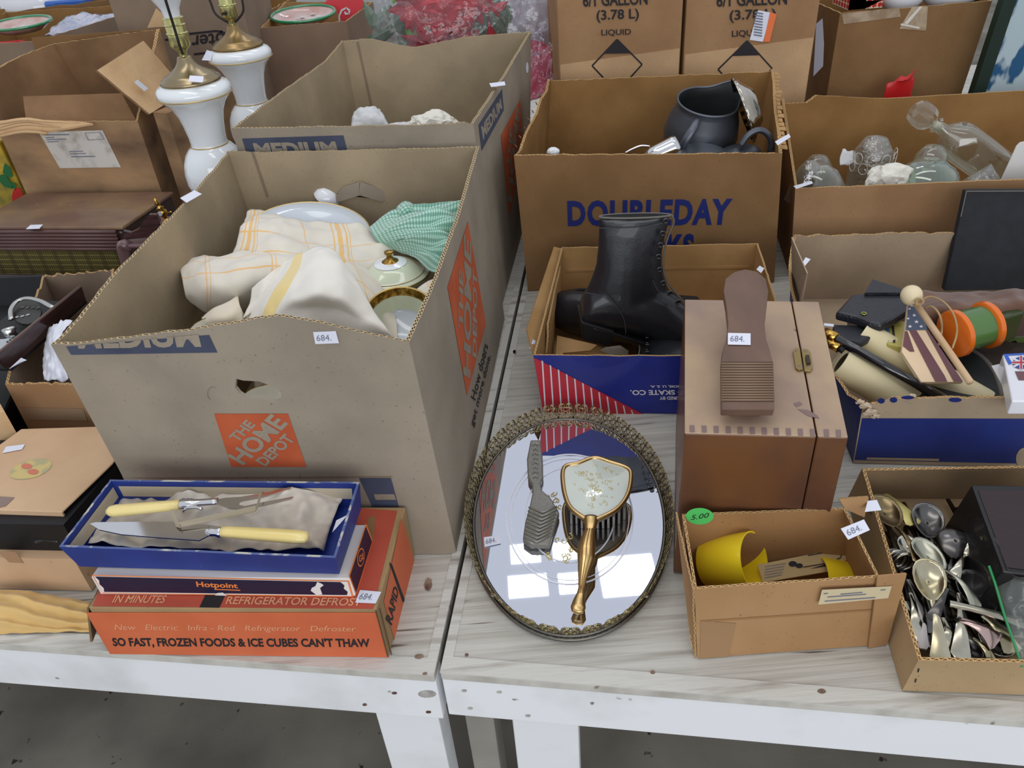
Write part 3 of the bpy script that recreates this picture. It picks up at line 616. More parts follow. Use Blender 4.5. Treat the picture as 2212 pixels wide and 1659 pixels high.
# carton with plate, far left
B = [V(-1.62, 2.36, 0), V(-1.13, 2.30, 0), V(-1.02, 2.78, 0), V(-1.55, 2.85, 0)]
fa = PY(-40, 104, 2.34); fb = PY(68, 90, 2.30)
T = [V(-1.62, 2.36, fb.z), V(fb.x + .01, 2.30, fb.z), V(-1.03, 2.78, fb.z + .01), V(-1.56, 2.85, fb.z + .01)]
farc, _ = carton('carton', 'carton at the far top left holding a green rimmed glass plate', B, T, k_taupe, k_brownin, fl_tan, jag=.002)
c = PY(48, 62, 2.52); plate(V(c.x, c.y, c.z), .088, .075, 'round glass plate with green rim, far top left carton', 'green rimmed glass plates', tilt=.08)
b = MB(); c0 = PY(18, 86, 2.42); b.box((c0.x - .04, c0.y, c0.z - .02), (.16, .03, .03)); o = b.make('wrapped_packet', mat('red_paper', (196, 48, 50), rough=.4)); tag(o, 'red packet below the far left green rimmed plate', 'packet')
# carton behind with packet
B = [V(-1.01, 2.62, 0), V(-.66, 2.56, 0), V(-.62, 2.9, 0), V(-.98, 2.95, 0)]; z = PY(180, 62, 2.58).z
c2_, _ = carton('carton', 'carton behind the lettered flap holding a shiny cellophane packet', B, [b_ + V(0, 0, z) for b_ in B], k_brown, k_brownin, fl_tan, jag=.002)
G = [[PY(x, y, Y) for x, y, Y in r] for r in (((95, 72, 2.6), (170, 74, 2.6), (235, 70, 2.6), (290, 58, 2.6)), ((120, 52, 2.68), (180, 44, 2.68), (240, 38, 2.68), (292, 34, 2.68)), ((150, 36, 2.78), (200, 30, 2.78), (250, 26, 2.78), (295, 20, 2.78)))]
o = patch('cellophane_packet', G, m_foil, nu=26, nv=18, wr=.012, ws=22, solid=.004); tag(o, 'shiny clear cellophane packet in the carton behind the old shipping carton', 'packet')
irid = [(90, 210, 200), (150, 130, 220), (110, 180, 240)]
B = [V(-2.1, 3.0, 0), V(-.9, 2.98, 0), V(-.9, 3.12, 0), V(-2.1, 3.12, 0)]; za = PY(60, 22, 3.0).z
c3_, _ = carton('carton', 'long brown carton along the very back left edge', B, [B[0] + V(0, 0, za - .02), B[1] + V(0, 0, za + .03), B[2] + V(0, 0, za + .03), B[3] + V(0, 0, za - .02)], k_brown, k_brownin, fl_tan, jag=.003)
b = MB(); p = PY(35, 4, 3.05); b.lathe([(0, 0), (.10, 0), (.13, .02), (.14, .12), (.13, .12), (.10, .02), (0, .01)], 28, M=Matrix.Translation((p.x, 3.22, p.z - .10))); o = b.make('white_bowl', m_china, smooth=True); tag(o, 'white bowl behind the back left carton', 'bowl')
b = MB(); p = PY(148, 3, 3.06); b.box((p.x, 3.06, p.z - .02), (.14, .08, .06)); o = b.make('blue_packet', mat('blue_film', (52, 104, 190), rough=.2, coat=.8), bevel=.008); tag(o, 'blue foil packet on the back left carton', 'packet')
# tall lettered carton
yd = 2.2; xl, xr = PY(275, 120, yd).x, PY(550, 120, yd).x
B = [V(xl, yd, 0), V(xr, yd, 0), V(xr, yd + .3, 0), V(xl, yd + .3, 0)]
lc, Wl = carton('carton', 'tall taupe carton with upside down lettering behind the lamps', B, [V(xl, yd, .62), V(xr, yd, .62), V(xr, yd + .3, .62), V(xl, yd + .3, .62)], k_taupe, k_brownin, fl_tan)
text_on(lc, 'lettering', Wl[0], 'oter', [(486, 68), (414, 77), (413, 103), (488, 94)], BLACK, bold=.02)
def strokes(root, W, pts, w, m, off=.001, name='printed_line'):
    polys = []
    for a, c_ in zip(pts, pts[1:]):
        dx, dy = c_[0]-a[0], c_[1]-a[1]; l = math.hypot(dx, dy) or 1; nx, ny = -dy/l*w, dx/l*w; ex, ey = dx/l*w*.5, dy/l*w*.5
        polys.append([(a[0]+nx-ex, a[1]+ny-ey), (c_[0]+nx+ex, c_[1]+ny+ey), (c_[0]-nx+ex, c_[1]-ny+ey), (a[0]-nx-ex, a[1]-ny-ey)])
    return poly_on(root, name, W, polys, m, off)
strokes(lc, Wl[0], [(410, 73), (465, 67), (478, 68), (490, 74)], 2.4, BLACK); strokes(lc, Wl[0], [(420, 117), (470, 112), (500, 108)], 2.2, BLACK); strokes(lc, Wl[0], [(358, 86), (374, 84)], 2.2, BLACK)
b = MB(); b.prism([PY(x, y, 2.17) for x, y in ((318, 60), (337, 18), (352, 32), (357, 58))], V(0, 1, 0), .003); b.make('torn_flap', k_pale, lc)
# carton with second green rimmed plate
yd = 2.32; pa, pb = PY(562, 60, yd), PY(748, 46, yd); pc = PY(806, 4, 2.62); pd_ = PY(616, 4, 2.62)
zt = (pa.z + pb.z)/2
gc, Wgc = carton('carton', 'brown carton holding the green rimmed plate and red gift card', [V(pa.x, yd, 0), V(pb.x, yd, 0), V(pc.x, 2.62, 0), V(pd_.x, 2.62, 0)], [pa, pb, pc, pd_], mat('card_dark_brown', (142, 116, 96), rough=.85, col2=(126, 102, 84), ns=6), k_tanin, fl_tan, jag=.001)  # dark brown outer face
c = PY(656, 34, 2.44); plate(V(c.x, c.y, c.z - .01), .092, .07, 'round glass plate with green rim beside the red gift card', 'green rimmed glass plates', 2, tilt=.15)
root = thing('gift_card', 'red card with white swirl standing in the carton beside the plate', 'card', PY(742, 48, 2.40)); b = MB(); m_card = mat('red_card', (226, 66, 76), rough=.4)
b.prism([PY(x, y, 2.5) for x, y in ((694, 12), (722, -14), (784, -20), (784, 12), (758, 52), (742, 50), (728, 26))], V(0, 1, 0), .003); b.make('card', m_card, root)
Wc = flatW(PY(690, 50, 2.498), PY(790, 50, 2.498), PY(790, -20, 2.498), PY(690, -20, 2.498))
strokes(root, Wc, [(733, 46), (733, 34), (738, 22), (748, 17), (755, 22), (754, 29), (747, 30), (745, 26)], 1.8, STK, name='swirl')
# ================================================================== poinsettias in a clear bag
m_pet = mat('red_petal', (208, 30, 50), rough=.55, col2=(140, 12, 36), ns=16); m_leaf = mat('grey_green_leaf', (122, 140, 122), rough=.6, col2=(70, 96, 74), ns=12); m_lime = mat('lime_leaf', (140, 200, 90), rough=.5)
root = thing('poinsettia_bunch', 'red artificial poinsettias with green leaves inside a clear plastic bag', 'flowers', (PY(930, 100, 2.25).x, 2.25, 0))
def petal(mname, m, c, d, L, w, up):
    d = Vector(d).normalized(); s = d.cross(Vector(up)).normalized(); n = s.cross(d); b = MB(); vs = []
    for i, (t, ww) in enumerate(((0, .25), (.3, .9), (.6, .8), (.85, .35), (1, .02))):
        for q in (-1, 0, 1): vs.append(Vector(c) + d*L*t + s*w*ww*q*.5 + n*(-.25*L*t*t + (.08*L if q == 0 else 0)))
    fs = [(i*3 + k, i*3 + k + 1, i*3 + k + 4, i*3 + k + 3) for i in range(4) for k in range(2)]; b.add(vs, fs); return b.make(mname, m, root)
rp = random.Random(3)
for fx, fy in ((890, 18), (985, 66), (930, 100), (1015, 4), (955, 30), (1050, 40)):
    c = PY(fx, fy, 2.22 + rp.random()*.08)
    for k in range(11):
        a = k*PI/5.5 + rp.random()*.4; petal('petal', m_pet, c, (math.cos(a), -.35 + .2*rp.random(), math.sin(a)), .045 + .035*rp.random(), .034, (0, -1, .3))
for i in range(64):
    fx, fy = rp.uniform(815, 1190), rp.uniform(-5, 95); c = PY(fx, fy, 2.28 + rp.random()*.12); a = rp.random()*2*PI
    petal('leaf', m_lime if rp.random() < .16 else m_leaf, c, (math.cos(a), -.4, math.sin(a)), .06 + .05*rp.random(), .035, (0, -1, .3))
m_bag = thin_glass('clear_bag', (238, 234, 240), edge=.4, base=.06, rough=.14, bump=.5)
m_glare = mat('milky_glare', (222, 218, 228), rough=.25, alpha=.62, spec=.8, coat=.8, bump=.8, bs=26)
G = [[PY(x, y, Y) for x, y, Y in r] for r in (((800, 190, 2.16), (900, 190, 2.12), (1000, 185, 2.10), (1100, 180, 2.10), (1215, 180, 2.12)), ((802, 110, 2.18), (900, 110, 2.13), (1000, 108, 2.12), (1100, 105, 2.12), (1212, 110, 2.14)), ((806, 40, 2.2), (900, 40, 2.16), (1000, 35, 2.14), (1100, 38, 2.14), (1210, 40, 2.16)), ((812, -40, 2.24), (900, -40, 2.2), (1000, -45, 2.18), (1100, -42, 2.18), (1208, -40, 2.2)))]
o = patch('plastic_bag', G, m_bag, nu=70, nv=40, wr=.03, ws=14, solid=0); tag(o, 'clear crinkled plastic bag around the poinsettias', 'bag')
G = [[PY(x, y, Y) for x, y, Y in r] for r in (((1060, 90, 2.3), (1110, 95, 2.27), (1160, 100, 2.25), (1212, 105, 2.25)), ((1075, 45, 2.3), (1120, 48, 2.26), (1165, 50, 2.25), (1212, 55, 2.25)), ((1085, -25, 2.3), (1125, -25, 2.27), (1168, -25, 2.26), (1212, -20, 2.26)))]
o = patch('glare_film', G, m_glare, nu=40, nv=30, wr=.03, ws=18, solid=0); tag(o, 'added milky white film imitating glare at the right of the poinsettia bag', 'bag')  # film added to lighten the bag and imitate its white highlights
G = [[PY(x, y, Y) for x, y, Y in r] for r in (((1140, 215, 2.12), (1170, 210, 2.10), (1214, 200, 2.1)), ((1142, 150, 2.16), (1175, 150, 2.14), (1214, 150, 2.14)), ((1142, 88, 2.2), (1175, 90, 2.2), (1214, 92, 2.2)))]
o = patch('red_cloth', G, mat('pink_red_cloth', (196, 52, 84), rough=.5, col2=(214, 110, 130), ns=10), nu=24, nv=24, wr=.01, ws=20); tag(o, 'pink red cloth under plastic beside the gallon carton', 'cloth')
G = [[PY(x, y, Y) for x, y, Y in r] for r in (((1140, 215, 2.08), (1170, 210, 2.06), (1214, 200, 2.06)), ((1142, 150, 2.11), (1175, 150, 2.10), (1214, 150, 2.10)), ((1142, 70, 2.13), (1175, 72, 2.12), (1214, 74, 2.12)))]
o = patch('plastic_wrap', G, m_bag, nu=30, nv=30, wr=.03, ws=24, solid=0); tag(o, 'thin clear plastic wrap over the pink red cloth', 'bag')
# ================================================================== old shipping carton
FLt, FRt = PY(-12, 264, 1.785), PY(297, 262, 1.715); BLt, BRt = PY(118, 94, 2.06), PY(372, 72, 2.0)
B = [V(FLt.x, 1.785, 0), V(FRt.x, 1.715, 0), V(PY(345, 62, 2.0).x, 2.0, 0), V(-.93, 2.06, 0)]
T = [FLt, FRt, PY(345, 62, 2.0), BLt]
old, Wo = carton('shipping_carton', 'worn old carton with white address label and open flaps beside the lamps', B, T, k_old, k_oldin, fl_tan, t=.006,
    prof={3: [(0, 0), (1, .115)], 2: [(0, .0), (1, .0)]}, jag=.0015, nu=30)
b = MB(); b.prism([PY(x, y, 2.07) for x, y in ((68, 82), (124, 78), (372, 60), (372, 68), (118, 96), (76, 108))], V(0, 1, 0), .004); b.make('raised_flap', k_brown, old)
inner = flap(old, [PY(300, 272, 1.735), PY(58, 272, 1.755), PY(50, 208, 1.80), PY(262, 201, 1.78)], .005, k_oldin, 'inner_flap', edge=fl_tan)
flap(old, [PY(324, 246, 1.72), PY(402, 196, 1.92), PY(310, 88, 1.86), PY(210, 152, 1.70)], .005, k_pale, 'flap', edge=k_oldin)
sticker3(old, [HPL(x, y, PY(324, 246, 1.72) + V(0, 0, .004), (PY(402, 196, 1.92) - PY(324, 246, 1.72)).cross(PY(310, 88, 1.86) - PY(402, 196, 1.92)).normalized()) for x, y in ((290, 178), (312, 197), (320, 191), (297, 172))])
flap(old, [PY(-20, 300, 1.70), PY(110, 282, 1.705), PY(200, 266, 1.72), PY(-15, 262, 1.72)], .004, k_pale, 'torn_flap', bend=.006)
for k, (ya, yb) in enumerate(((262, 258), (276, 268), (290, 284))):
    b = MB(); b.tube(smooth_path([PY(-10, ya + 6, 1.69), PY(50, yb, 1.69), PY(100, yb + 4, 1.695), PY(170 - k*40, yb + 8, 1.70)], 16), [.006]*8 + [.005, .005, .004, .004, .003, .003, .002, .002, .001], 7, flat=.6); b.make('torn_paper_roll', k_pale, old, smooth=True)
m_lab = mat('aged_label', (206, 200, 190), rough=.6, col2=(168, 160, 150), ns=40, lo=.5, hi=.75)
quad_on(old, 'address_label', Wo[0], [(130, 363), (262, 361), (222, 281), (84, 285)], m_lab, off=.001)
q = lambda x0, y0, x1, h: [(x0 + .28*h, y0 + h), (x1 + .28*h, y0 + h - 1), (x1, y0 - 1), (x0, y0)]
for (x0, y0, x1, h) in ((96, 290, 150, 2.4), (99, 296, 118, 2.2), (101, 300, 144, 2.2), (103, 305, 128, 2), (150, 326, 180, 2), (152, 331, 186, 2), (154, 337, 206, 2.4)): quad_on(old, 'printed_line', Wo[0], q(x0, y0, x1, h), INK, off=.0015, nu=2, nv=1)
strokes(old, Wo[0], [(184, 287), (216, 285), (226, 300), (192, 302), (184, 287)], .6, INK, off=.0016)
b = MB(); b.hexa(*[[V(FRt.x + .03, 1.735, z), V(FRt.x + .066, 1.715, z), V(-.575, 1.96, z), V(-.61, 1.98, z)] for z in (.002, .36)]); b.make('side_flap', k_old, old)
# ================================================================== fruit-print tin to the far left
m_yel = mat('yellow_print', (196, 160, 44), rough=.4, col2=(120, 110, 40), ns=24); m_grn = mat('green_print', (22, 96, 48), rough=.4); m_rd = mat('red_print', (176, 24, 24), rough=.4)
root = thing('printed_tin', 'yellow tin printed with green leaves and red fruit beside the old carton', 'tin', (-1.14, 1.72, 0))
xr = PY(60, 440, 1.78).x; b = MB(); b.hexa([V(-1.35, 1.80, .002), V(xr, 1.80, .002), V(xr, 1.9, .002), V(-1.35, 1.9, .002)], [V(-1.35, 1.79, .31), V(FLt.x - .014, 1.79, .31), V(FLt.x - .014, 1.9, .31), V(-1.35, 1.9, .31)]); b.make('tin_body', m_yel, root, bevel=.004)
Wy = flatW(V(-1.35, 1.788, 0), V(-.85, 1.788, 0), V(-.85, 1.788, .4), V(-1.35, 1.788, .4))
poly_on(root, 'leaf_print', Wy, [[(6, 372), (10, 352), (22, 362), (28, 380), (20, 385)], [(0, 378), (10, 376), (22, 392), (30, 402), (26, 408), (8, 402), (0, 392)], [(26, 392), (34, 398), (34, 410), (26, 404)]], m_grn)
poly_on(root, 'fruit_print', Wy, [ell(38, 425, 12, 20)], m_rd)
# ================================================================== radio cabinet
FR = V(-.767, 1.499, 0); BR = V(-.721, 1.682, 0); BL = V(-1.079, 1.755, 0); FL = BL + (FR - BR); Hr = .2; up = V(0, 0, 1)
m_wal = mat('worn_walnut', (110, 82, 68), rough=.45, col2=(150, 122, 84), ns=5, detail=9, lo=.42, hi=.72, stretch=(1, 1.6, 1), bump=.1, coat=.2, speck=((190, 176, 160), 60, .74)); m_dwal = mat('dark_walnut', (64, 40, 34), rough=.4, col2=(44, 26, 24), ns=20, stretch=(1, 1, 8), coat=.3)
radio = thing('radio_cabinet', 'worn dark wood table radio with ribbed front and woven grille', 'radio', ((FL + BR)/2)[:])
b = MB(); b.hexa([p + up*.003 for p in (FL, FR, BR, BL)], [p + up*(Hr - .008) for p in (FL, FR, BR, BL)]); b.make('cabinet_body', m_dwal, radio, bevel=.006)
e = .004; b = MB(); b.hexa([p + up*(Hr - .008) for p in (FL, FR + V(e, 0, 0), BR + V(e, e, 0), BL)], [p + up*Hr for p in (FL, FR + V(e, 0, 0), BR + V(e, e, 0), BL)]); b.make('top_panel', m_wal, radio, bevel=.003)
n = (FR - FL).cross(up).normalized()
for i in range(6):
    z = Hr - .010 - i*.0072; b = MB(); b.tube([FL + n*(.002 + i*.0009) + up*z, FR + n*(.002 + i*.0009) + up*z + (FL - FR).normalized()*.012], .0042, 8); b.make('rib', mat('rib_wood', (92, 62, 58), rough=.4, coat=.2), radio, smooth=True)
def grille(M, u, v):
    a = M('MULTIPLY', M('SINE', M('MULTIPLY', u, 420.)), .5); c = M('MULTIPLY', M('SINE', M('MULTIPLY', v, 90.)), .5); d = M('SINE', M('MULTIPLY', u, 60.))
    return [(M('GREATER_THAN', M('ADD', a, c), .1), (124, 112, 56)), (M('LESS_THAN', M('FRACT', M('MULTIPLY', v, 5.)), .1), (150, 140, 84)), (M('MULTIPLY', M('GREATER_THAN', d, .5), .5), (60, 52, 30))]
m_gr = uv_mat('woven_grille', (66, 56, 30), grille, rough=.8)
b = MB(); g0, g1 = FL + n*.0025, FR + n*.0025 + (FL - FR).normalized()*.018
b.grid(lambda u, v: g0.lerp(g1, u) + up*(.092 + .056*v), 8, 2); b.grid(lambda u, v: g0.lerp(g1, u) + up*(.092 + .056*v) - n*.002, 2, 1, flip=True); b.make('grille_cloth', m_gr, radio)
b = MB(); b.tube([g0 + up*.088, g1 + up*.088], .004, 8); b.make('lower_trim', m_dwal, radio, smooth=True)
m_blk = mat('matt_black', (20, 20, 23), rough=.5, spec=.4); m_sil = mat('dull_silver', (150, 150, 146), rough=.3, metal=.9)
b = MB(); a0, a1 = FL.lerp(FR, .52), FL.lerp(FR, .93); b.hexa([a0 + n*.002 + up*.018, a1 + n*.002 + up*.018, a1 - n*.002 + up*.018, a0 - n*.002 + up*.018], [a0 + n*.003 + up*.076, a1 + n*.003 + up*.076, a1 - n*.002 + up*.076, a0 - n*.002 + up*.076]); dp = b.make('dial_plate', m_blk, radio)
b = MB()
for i in range(9): b.box(a0.lerp(a1, .1 + i*.1) + n*.0034 + up*(.052 + .004*(i % 2)), (.008, .001, .004))
b.make('dial_mark', m_sil, dp)
sticker3(radio, [P(56, 495, .2008), P(85, 494, .2008), P(93, 485, .2008), P(66, 486, .2008)])
# ================================================================== small wooden wall shelf with brass finial
m_mah = mat('mahogany', (74, 46, 44), rough=.3, col2=(52, 30, 30), ns=24, stretch=(1, 1, 6), coat=.4); m_brass = mat('polished_brass', (212, 168, 84), rough=.18, metal=1.)
sh = thing('wall_shelf', 'small dark wood shelf with scalloped gallery standing against the radio', 'shelf', (-.63, 1.42, 0))
x0 = PY(268, 520, 1.36).x; zt = PY(268, 525, 1.36).z; x1 = -.52
b = MB(); b.hexa([V(x0 + .01, 1.37, .002), V(x1, 1.34, .002), V(x1, 1.46, .002), V(x0 + .01, 1.49, .002)], [V(x0 + .01, 1.37, zt - .01), V(x1, 1.34, zt - .01), V(x1, 1.46, zt - .01), V(x0 + .01, 1.49, zt - .01)]); b.make('shelf_body', m_mah, sh)
b = MB(); b.prism([V(x0 - .006, 1.36, zt - .012), V(x1, 1.33, zt - .012), V(x1, 1.47, zt - .012), V(x0 - .006, 1.50, zt - .012)], up, .008); b.make('shelf_board', mat('mahogany_light', (104, 78, 80), rough=.3, coat=.4), sh, bevel=.003)
b = MB(); b.tube(smooth_path([V(x0 - .014, 1.37, .01), V(x0 - .016, 1.37, .10), V(x0 - .012, 1.37, zt - .02), V(x0 + .004, 1.36, zt - .004)], 14), .010, 10, flat=1.3); b.make('side_moulding', mat('mahogany_light', (104, 78, 80)), sh, smooth=True)
prof = [(266, 499), (282, 503), (298, 496), (308, 480), (322, 464), (338, 464), (345, 478), (343, 487), (352, 488), (366, 472), (386, 463), (402, 468)]
b = MB(); b.prism([PY(x, y + 18, 1.375) for x, y in ((402, 490), (266, 500))][::-1] + [PY(x, y, 1.375) for x, y in prof[::-1]], V(0, 1, 0), .008); b.make('scalloped_gallery', m_mah, sh)
br = thing('brass_finial', 'little brass urn shaped finial on the dark wood shelf', 'ornament', PY(362, 478, 1.41)[:]); c = PY(362, 478, 1.41)
b = MB(); b.lathe([(0, 0), (.010, 0), (.010, .002), (.003, .005), (.003, .008), (.008, .014), (.009, .021), (.004, .026), (.008, .028), (.003, .031), (.004, .036), (.006, .038), (.002, .042), (.004, .045), (0, .048)], 20, M=Matrix.Translation(c) @ Matrix.Rotation(-.2, 4, 'Y')); b.make('urn', m_brass, br, smooth=True)
b = MB(); pt = c + V(-.004, -.004, .016); b.tube([pt + V(.012, 0, .002), pt + V(.018, 0, .004), pt + V(.02, 0, .0)], .0012, 6); b.make('handle', m_brass, br, smooth=True)
sticker3(br, [PY(344, 468, 1.40), PY(351, 465, 1.40), PY(346, 456, 1.40), PY(340, 460, 1.40)])
# ================================================================== two milk glass lamps
m_milk = mat('milk_glass', (232, 236, 238), rough=.08, spec=.6, coat=.8); m_gold = mat('gilt_line', (206, 176, 110), rough=.3, metal=.8); m_ant = mat('antique_brass', (158, 142, 112), rough=.28, metal=1.); m_ant2 = mat('antique_brass_warm', (150, 126, 88), rough=.3, metal=1.)
m_sock = mat('brassy_socket', (206, 202, 140), rough=.22, metal=.9); m_bulb = mat('frosted_bulb', (228, 230, 236), rough=.25, coat=.5); m_harp = mat('dark_harp', (36, 32, 32), rough=.4)
LY = 1.52
def lz(y): return PY(375 + y*.225, y, LY)
def lr(y, w): q = lz(y); return w/FPX*(RC.transposed() @ (q - CP)).z
ax0 = lz(200).x; ZL = lambda y: lz(y).z
def lamp(label, X0, Y0, bulb, capm, harp_ang, px_sticker):
    root = thing('table_lamp', label, 'lamp', (X0, Y0, .0015), 'pair of milk glass lamps'); M = Matrix.Translation((X0, Y0, 0)); top = ZL(176)
    rows = [(176, 62), (182, 73), (190, 78.5), (198, 79), (206, 75), (214, 67), (226, 57), (245, 48), (265, 43), (290, 39), (306, 38), (311, 38), (316, 45), (328, 55), (345, 63), (365, 67), (385, 67), (405, 62), (425, 53), (445, 42), (458, 38)]
    pr = [(lr(y, w), ZL(y)) for y, w in rows] + [(.04, .14), (.06, .03), (.062, .002), (0, .002)]
    b = MB(); b.lathe([(0, top + .001)] + pr, 48, M=M); b.make('glass_body', m_milk, root, smooth=True)
    for y, w in ((203, 77.6), (311, 38.6)):
        b = MB(); r = lr(y, w) + .0006; b.tube([V(X0 + r*math.cos(a), Y0 + r*math.sin(a), ZL(y)) for a in [i*PI/24 for i in range(48)]], .0011, 6, closed=True); b.make('gilt_band', m_gold, root, smooth=True)
    b = MB(); b.lathe([(lr(y, w), ZL(y)) for y, w in ((177, 62), (173, 64), (168, 62), (164, 55), (161, 54), (157, 46), (150, 34), (142, 24), (133, 18), (124, 15), (121, 14), (121, 4))], 48, M=M); cp = b.make('cap', capm, root, smooth=True)
    b = MB(); b.lathe([(lr(y, w), ZL(y)) for y, w in ((122, 8), (112, 8), (108, 11), (101, 18), (96, 21), (72, 21), (70, 23), (68, 21), (54, 21), (52, 23), (50, 21), (38, 21), (37, 23), (35, 20), (35, 3))], 28, M=M); b.make('socket', m_sock, root, smooth=True, angle=40)
    if bulb:
        b = MB(); b.lathe([(lr(y, w), ZL(y)) for y, w in ((37, 17), (30, 18), (18, 20), (5, 27), (-10, 36), (-30, 45), (-55, 48), (-80, 38), (-95, 20), (-100, 1))], 28, M=M); b.make('light_bulb', m_bulb, root, smooth=True)
    else:
        b = MB(); x, y = PY(472, 26, Y0).x, ZL(88); b.box((X0 - .004, Y0 - .022, y), (.008, .010, .005)); b.make('switch_key', m_blk, root)
    b = MB(); ca, sa = math.cos(harp_ang), math.sin(harp_ang); w = .030
    pts = [V(-.004, 0, ZL(116)), V(-w*.5, 0, ZL(108)), V(-w, 0, ZL(88)), V(-w*1.15, 0, ZL(50)), V(-w*1.7, 0, ZL(-40)), V(-w*1.2, 0, ZL(-140)), V(0, 0, ZL(-165))]
    pts = pts + [V(-p.x, 0, p.z) for p in pts[-2::-1]]; b.tube([V(X0 + p.x*ca, Y0 + p.x*sa, p.z) for p in smooth_path(pts, 60)], .0024, 8); b.make('harp', m_harp, root, smooth=True)
    return root
l1 = lamp('white milk glass lamp with frosted bulb and pewter toned cap, nearer of the pair', ax0, LY, True, m_ant, 1.86, None)
l2p = P(513, 97, ZL(171)); l2 = lamp('white milk glass lamp with empty socket and golden brass cap, farther of the pair', l2p.x, l2p.y, False, m_ant2, .05, None)
sticker3(l1, [PY(407, 176, LY - .062), PY(438, 178, LY - .062), PY(440, 165, LY - .05), PY(410, 163, LY - .05)])
sticker3(l2, [PY(436, 130, l2p.y - .04), PY(455, 131, l2p.y - .05), PY(460, 112, l2p.y - .045), PY(447, 108, l2p.y - .04)])
# ================================================================== carton with white tissue, dark drawer and black case
B = [V(-.775, 1.0, 0), V(-.60, .965, 0), V(-.72, 1.33, 0), V(-.88, 1.37, 0)]
tc_, Wtc = carton('carton', 'scuffed low carton with white tissue, wedged beside the towel box', B, [PY(10, 828, 1.0), V(-.60, .965, .165), V(-.72, 1.33, .185), V(-.88, 1.37, .165)], k_tan, k_taupe, fl_tan, jag=.003,
    prof={3: [(0, 0), (.6, 0), (.8, .004), (1, 0)]})
quad_on(tc_, 'tape_strip', Wtc[0], [(60, 906), (190, 908), (180, 882), (45, 880)], mat('tape_dark', (150, 124, 98), rough=.4), off=.001)
sticker3(tc_, [P(20, 797, .18), P(42, 783, .185), P(58, 778, .18), P(46, 773, .185)])
m_tis = mat('white_tissue', (228, 230, 240), rough=.7, sheen=.2)
G = [[PY(x, y, Y) for x, y, Y in r] for r in (((94, 818, 1.03), (112, 822, 1.02), (130, 822, 1.01), (146, 816, 1.0)), ((92, 785, 1.07), (108, 785, 1.05), (124, 785, 1.04), (135, 782, 1.03)), ((96, 750, 1.10), (106, 748, 1.08), (114, 745, 1.07), (122, 742, 1.06)), ((104, 702, 1.13), (122, 694, 1.11), (142, 690, 1.09), (156, 692, 1.08)))]
o = patch('tissue_paper', G, m_tis, nu=30, nv=30, wr=.008, ws=40, seed=4); tag(o, 'crumpled white tissue paper sticking out of the low carton', 'paper')
bc = thing('black_case', 'black open case with steel utensils beneath the dark plank', 'case', (-.98, 1.15, 0))
b = MB(); b.hexa([V(-1.2, .96, .002), V(-.80, .985, .002), V(-.90, 1.44, .002), V(-1.3, 1.48, .002)], [V(-1.2, .96, .10), V(-.80, .985, .10), V(-.90, 1.44, .10), V(-1.3, 1.48, .10)]); b.make('case_body', m_blk, bc, bevel=.003)
b = MB(); b.hexa([V(-1.3, 1.42, .10), V(-.90, 1.38, .10), V(-.90, 1.39, .10), V(-1.3, 1.43, .10)], [V(-1.3, 1.44, .15), V(-.90, 1.40, .15), V(-.90, 1.41, .15), V(-1.3, 1.45, .15)]); b.make('case_lid', m_blk, bc)
pl = thing('wooden_tray', 'long dark mahogany tray side lying slanted over the black case', 'tray', P(90, 700, .17)[:])
A0, A1 = P(-12, 772, .205), P(177, 618, .205); C0, C1 = P(23, 797, .165), P(187, 650, .165); nn = (A1 - A0).cross(up).normalized()*.008
b = MB(); b.add([A0, A1, C1, C0, A0 - nn, A1 - nn, C1 - nn, C0 - nn], [(3, 2, 1, 0), (4, 5, 6, 7), (0, 1, 5, 4), (1, 2, 6, 5), (2, 3, 7, 6), (3, 0, 4, 7)]); b.make('tray_side', m_mah, pl, bevel=.001)
b = MB(); b.add([C0 + V(0, 0, -.004), C1 + V(0, 0, -.004), C1 - V(.12, -.02, .004), C0 - V(.12, -.02, .004), C0, C1, C1 - V(.12, -.02, 0), C0 - V(.12, -.02, 0)], [(0, 3, 2, 1), (4, 5, 6, 7), (0, 1, 5, 4), (1, 2, 6, 5), (2, 3, 7, 6), (3, 0, 4, 7)]); b.make('tray_bottom', m_blk, pl)
b = MB(); b.tube([A0 - nn*.5, A1 - nn*.5], .0014, 6); b.make('edge_line', mat('light_edge', (120, 96, 84), rough=.4), pl, smooth=True)
m_stl = mat('steel', (196, 196, 192), rough=.22, metal=1.)
ut = thing('slotted_grater', 'dark round perforated disc with curved steel rim in the black case', 'utensil', P(60, 690, .17)[:])
def disc_px(c, rx, ry, h, n=24): return [P(c[0] + rx*math.cos(i*2*PI/n), c[1] + ry*math.sin(i*2*PI/n), h) for i in range(n)]
b = MB(); b.prism(disc_px((56, 672), 33, 28, .190), V(0, 0, -1), .004); dk = b.make('disc', mat('dark_steel', (66, 64, 60), rough=.35, metal=.8), ut)
b = MB(); b.tube(smooth_path([P(24, 690, .194), P(24, 668, .196), P(38, 650, .198), P(60, 644, .20), P(88, 650, .20), (P(110, 662, .197)), P(130, 668, .19)], 30), .0042, 8, flat=.6); b.make('rim', m_stl, ut, smooth=True)
for (x, y) in ((48, 664), (60, 664), (71, 664), (81, 665), (36, 685), (48, 683), (60, 680)):
    b = MB(); c = P(x, y, .1905); b.add([c + V(.0035*math.cos(a), .0035*math.sin(a), .0002) for a in [i*PI/4 for i in range(8)]], [tuple(range(8))]); b.make('hole', m_stl, dk)
sp = thing('steel_spatula', 'bright steel lever with rounded end at the left edge', 'utensil', P(20, 720, .17)[:])
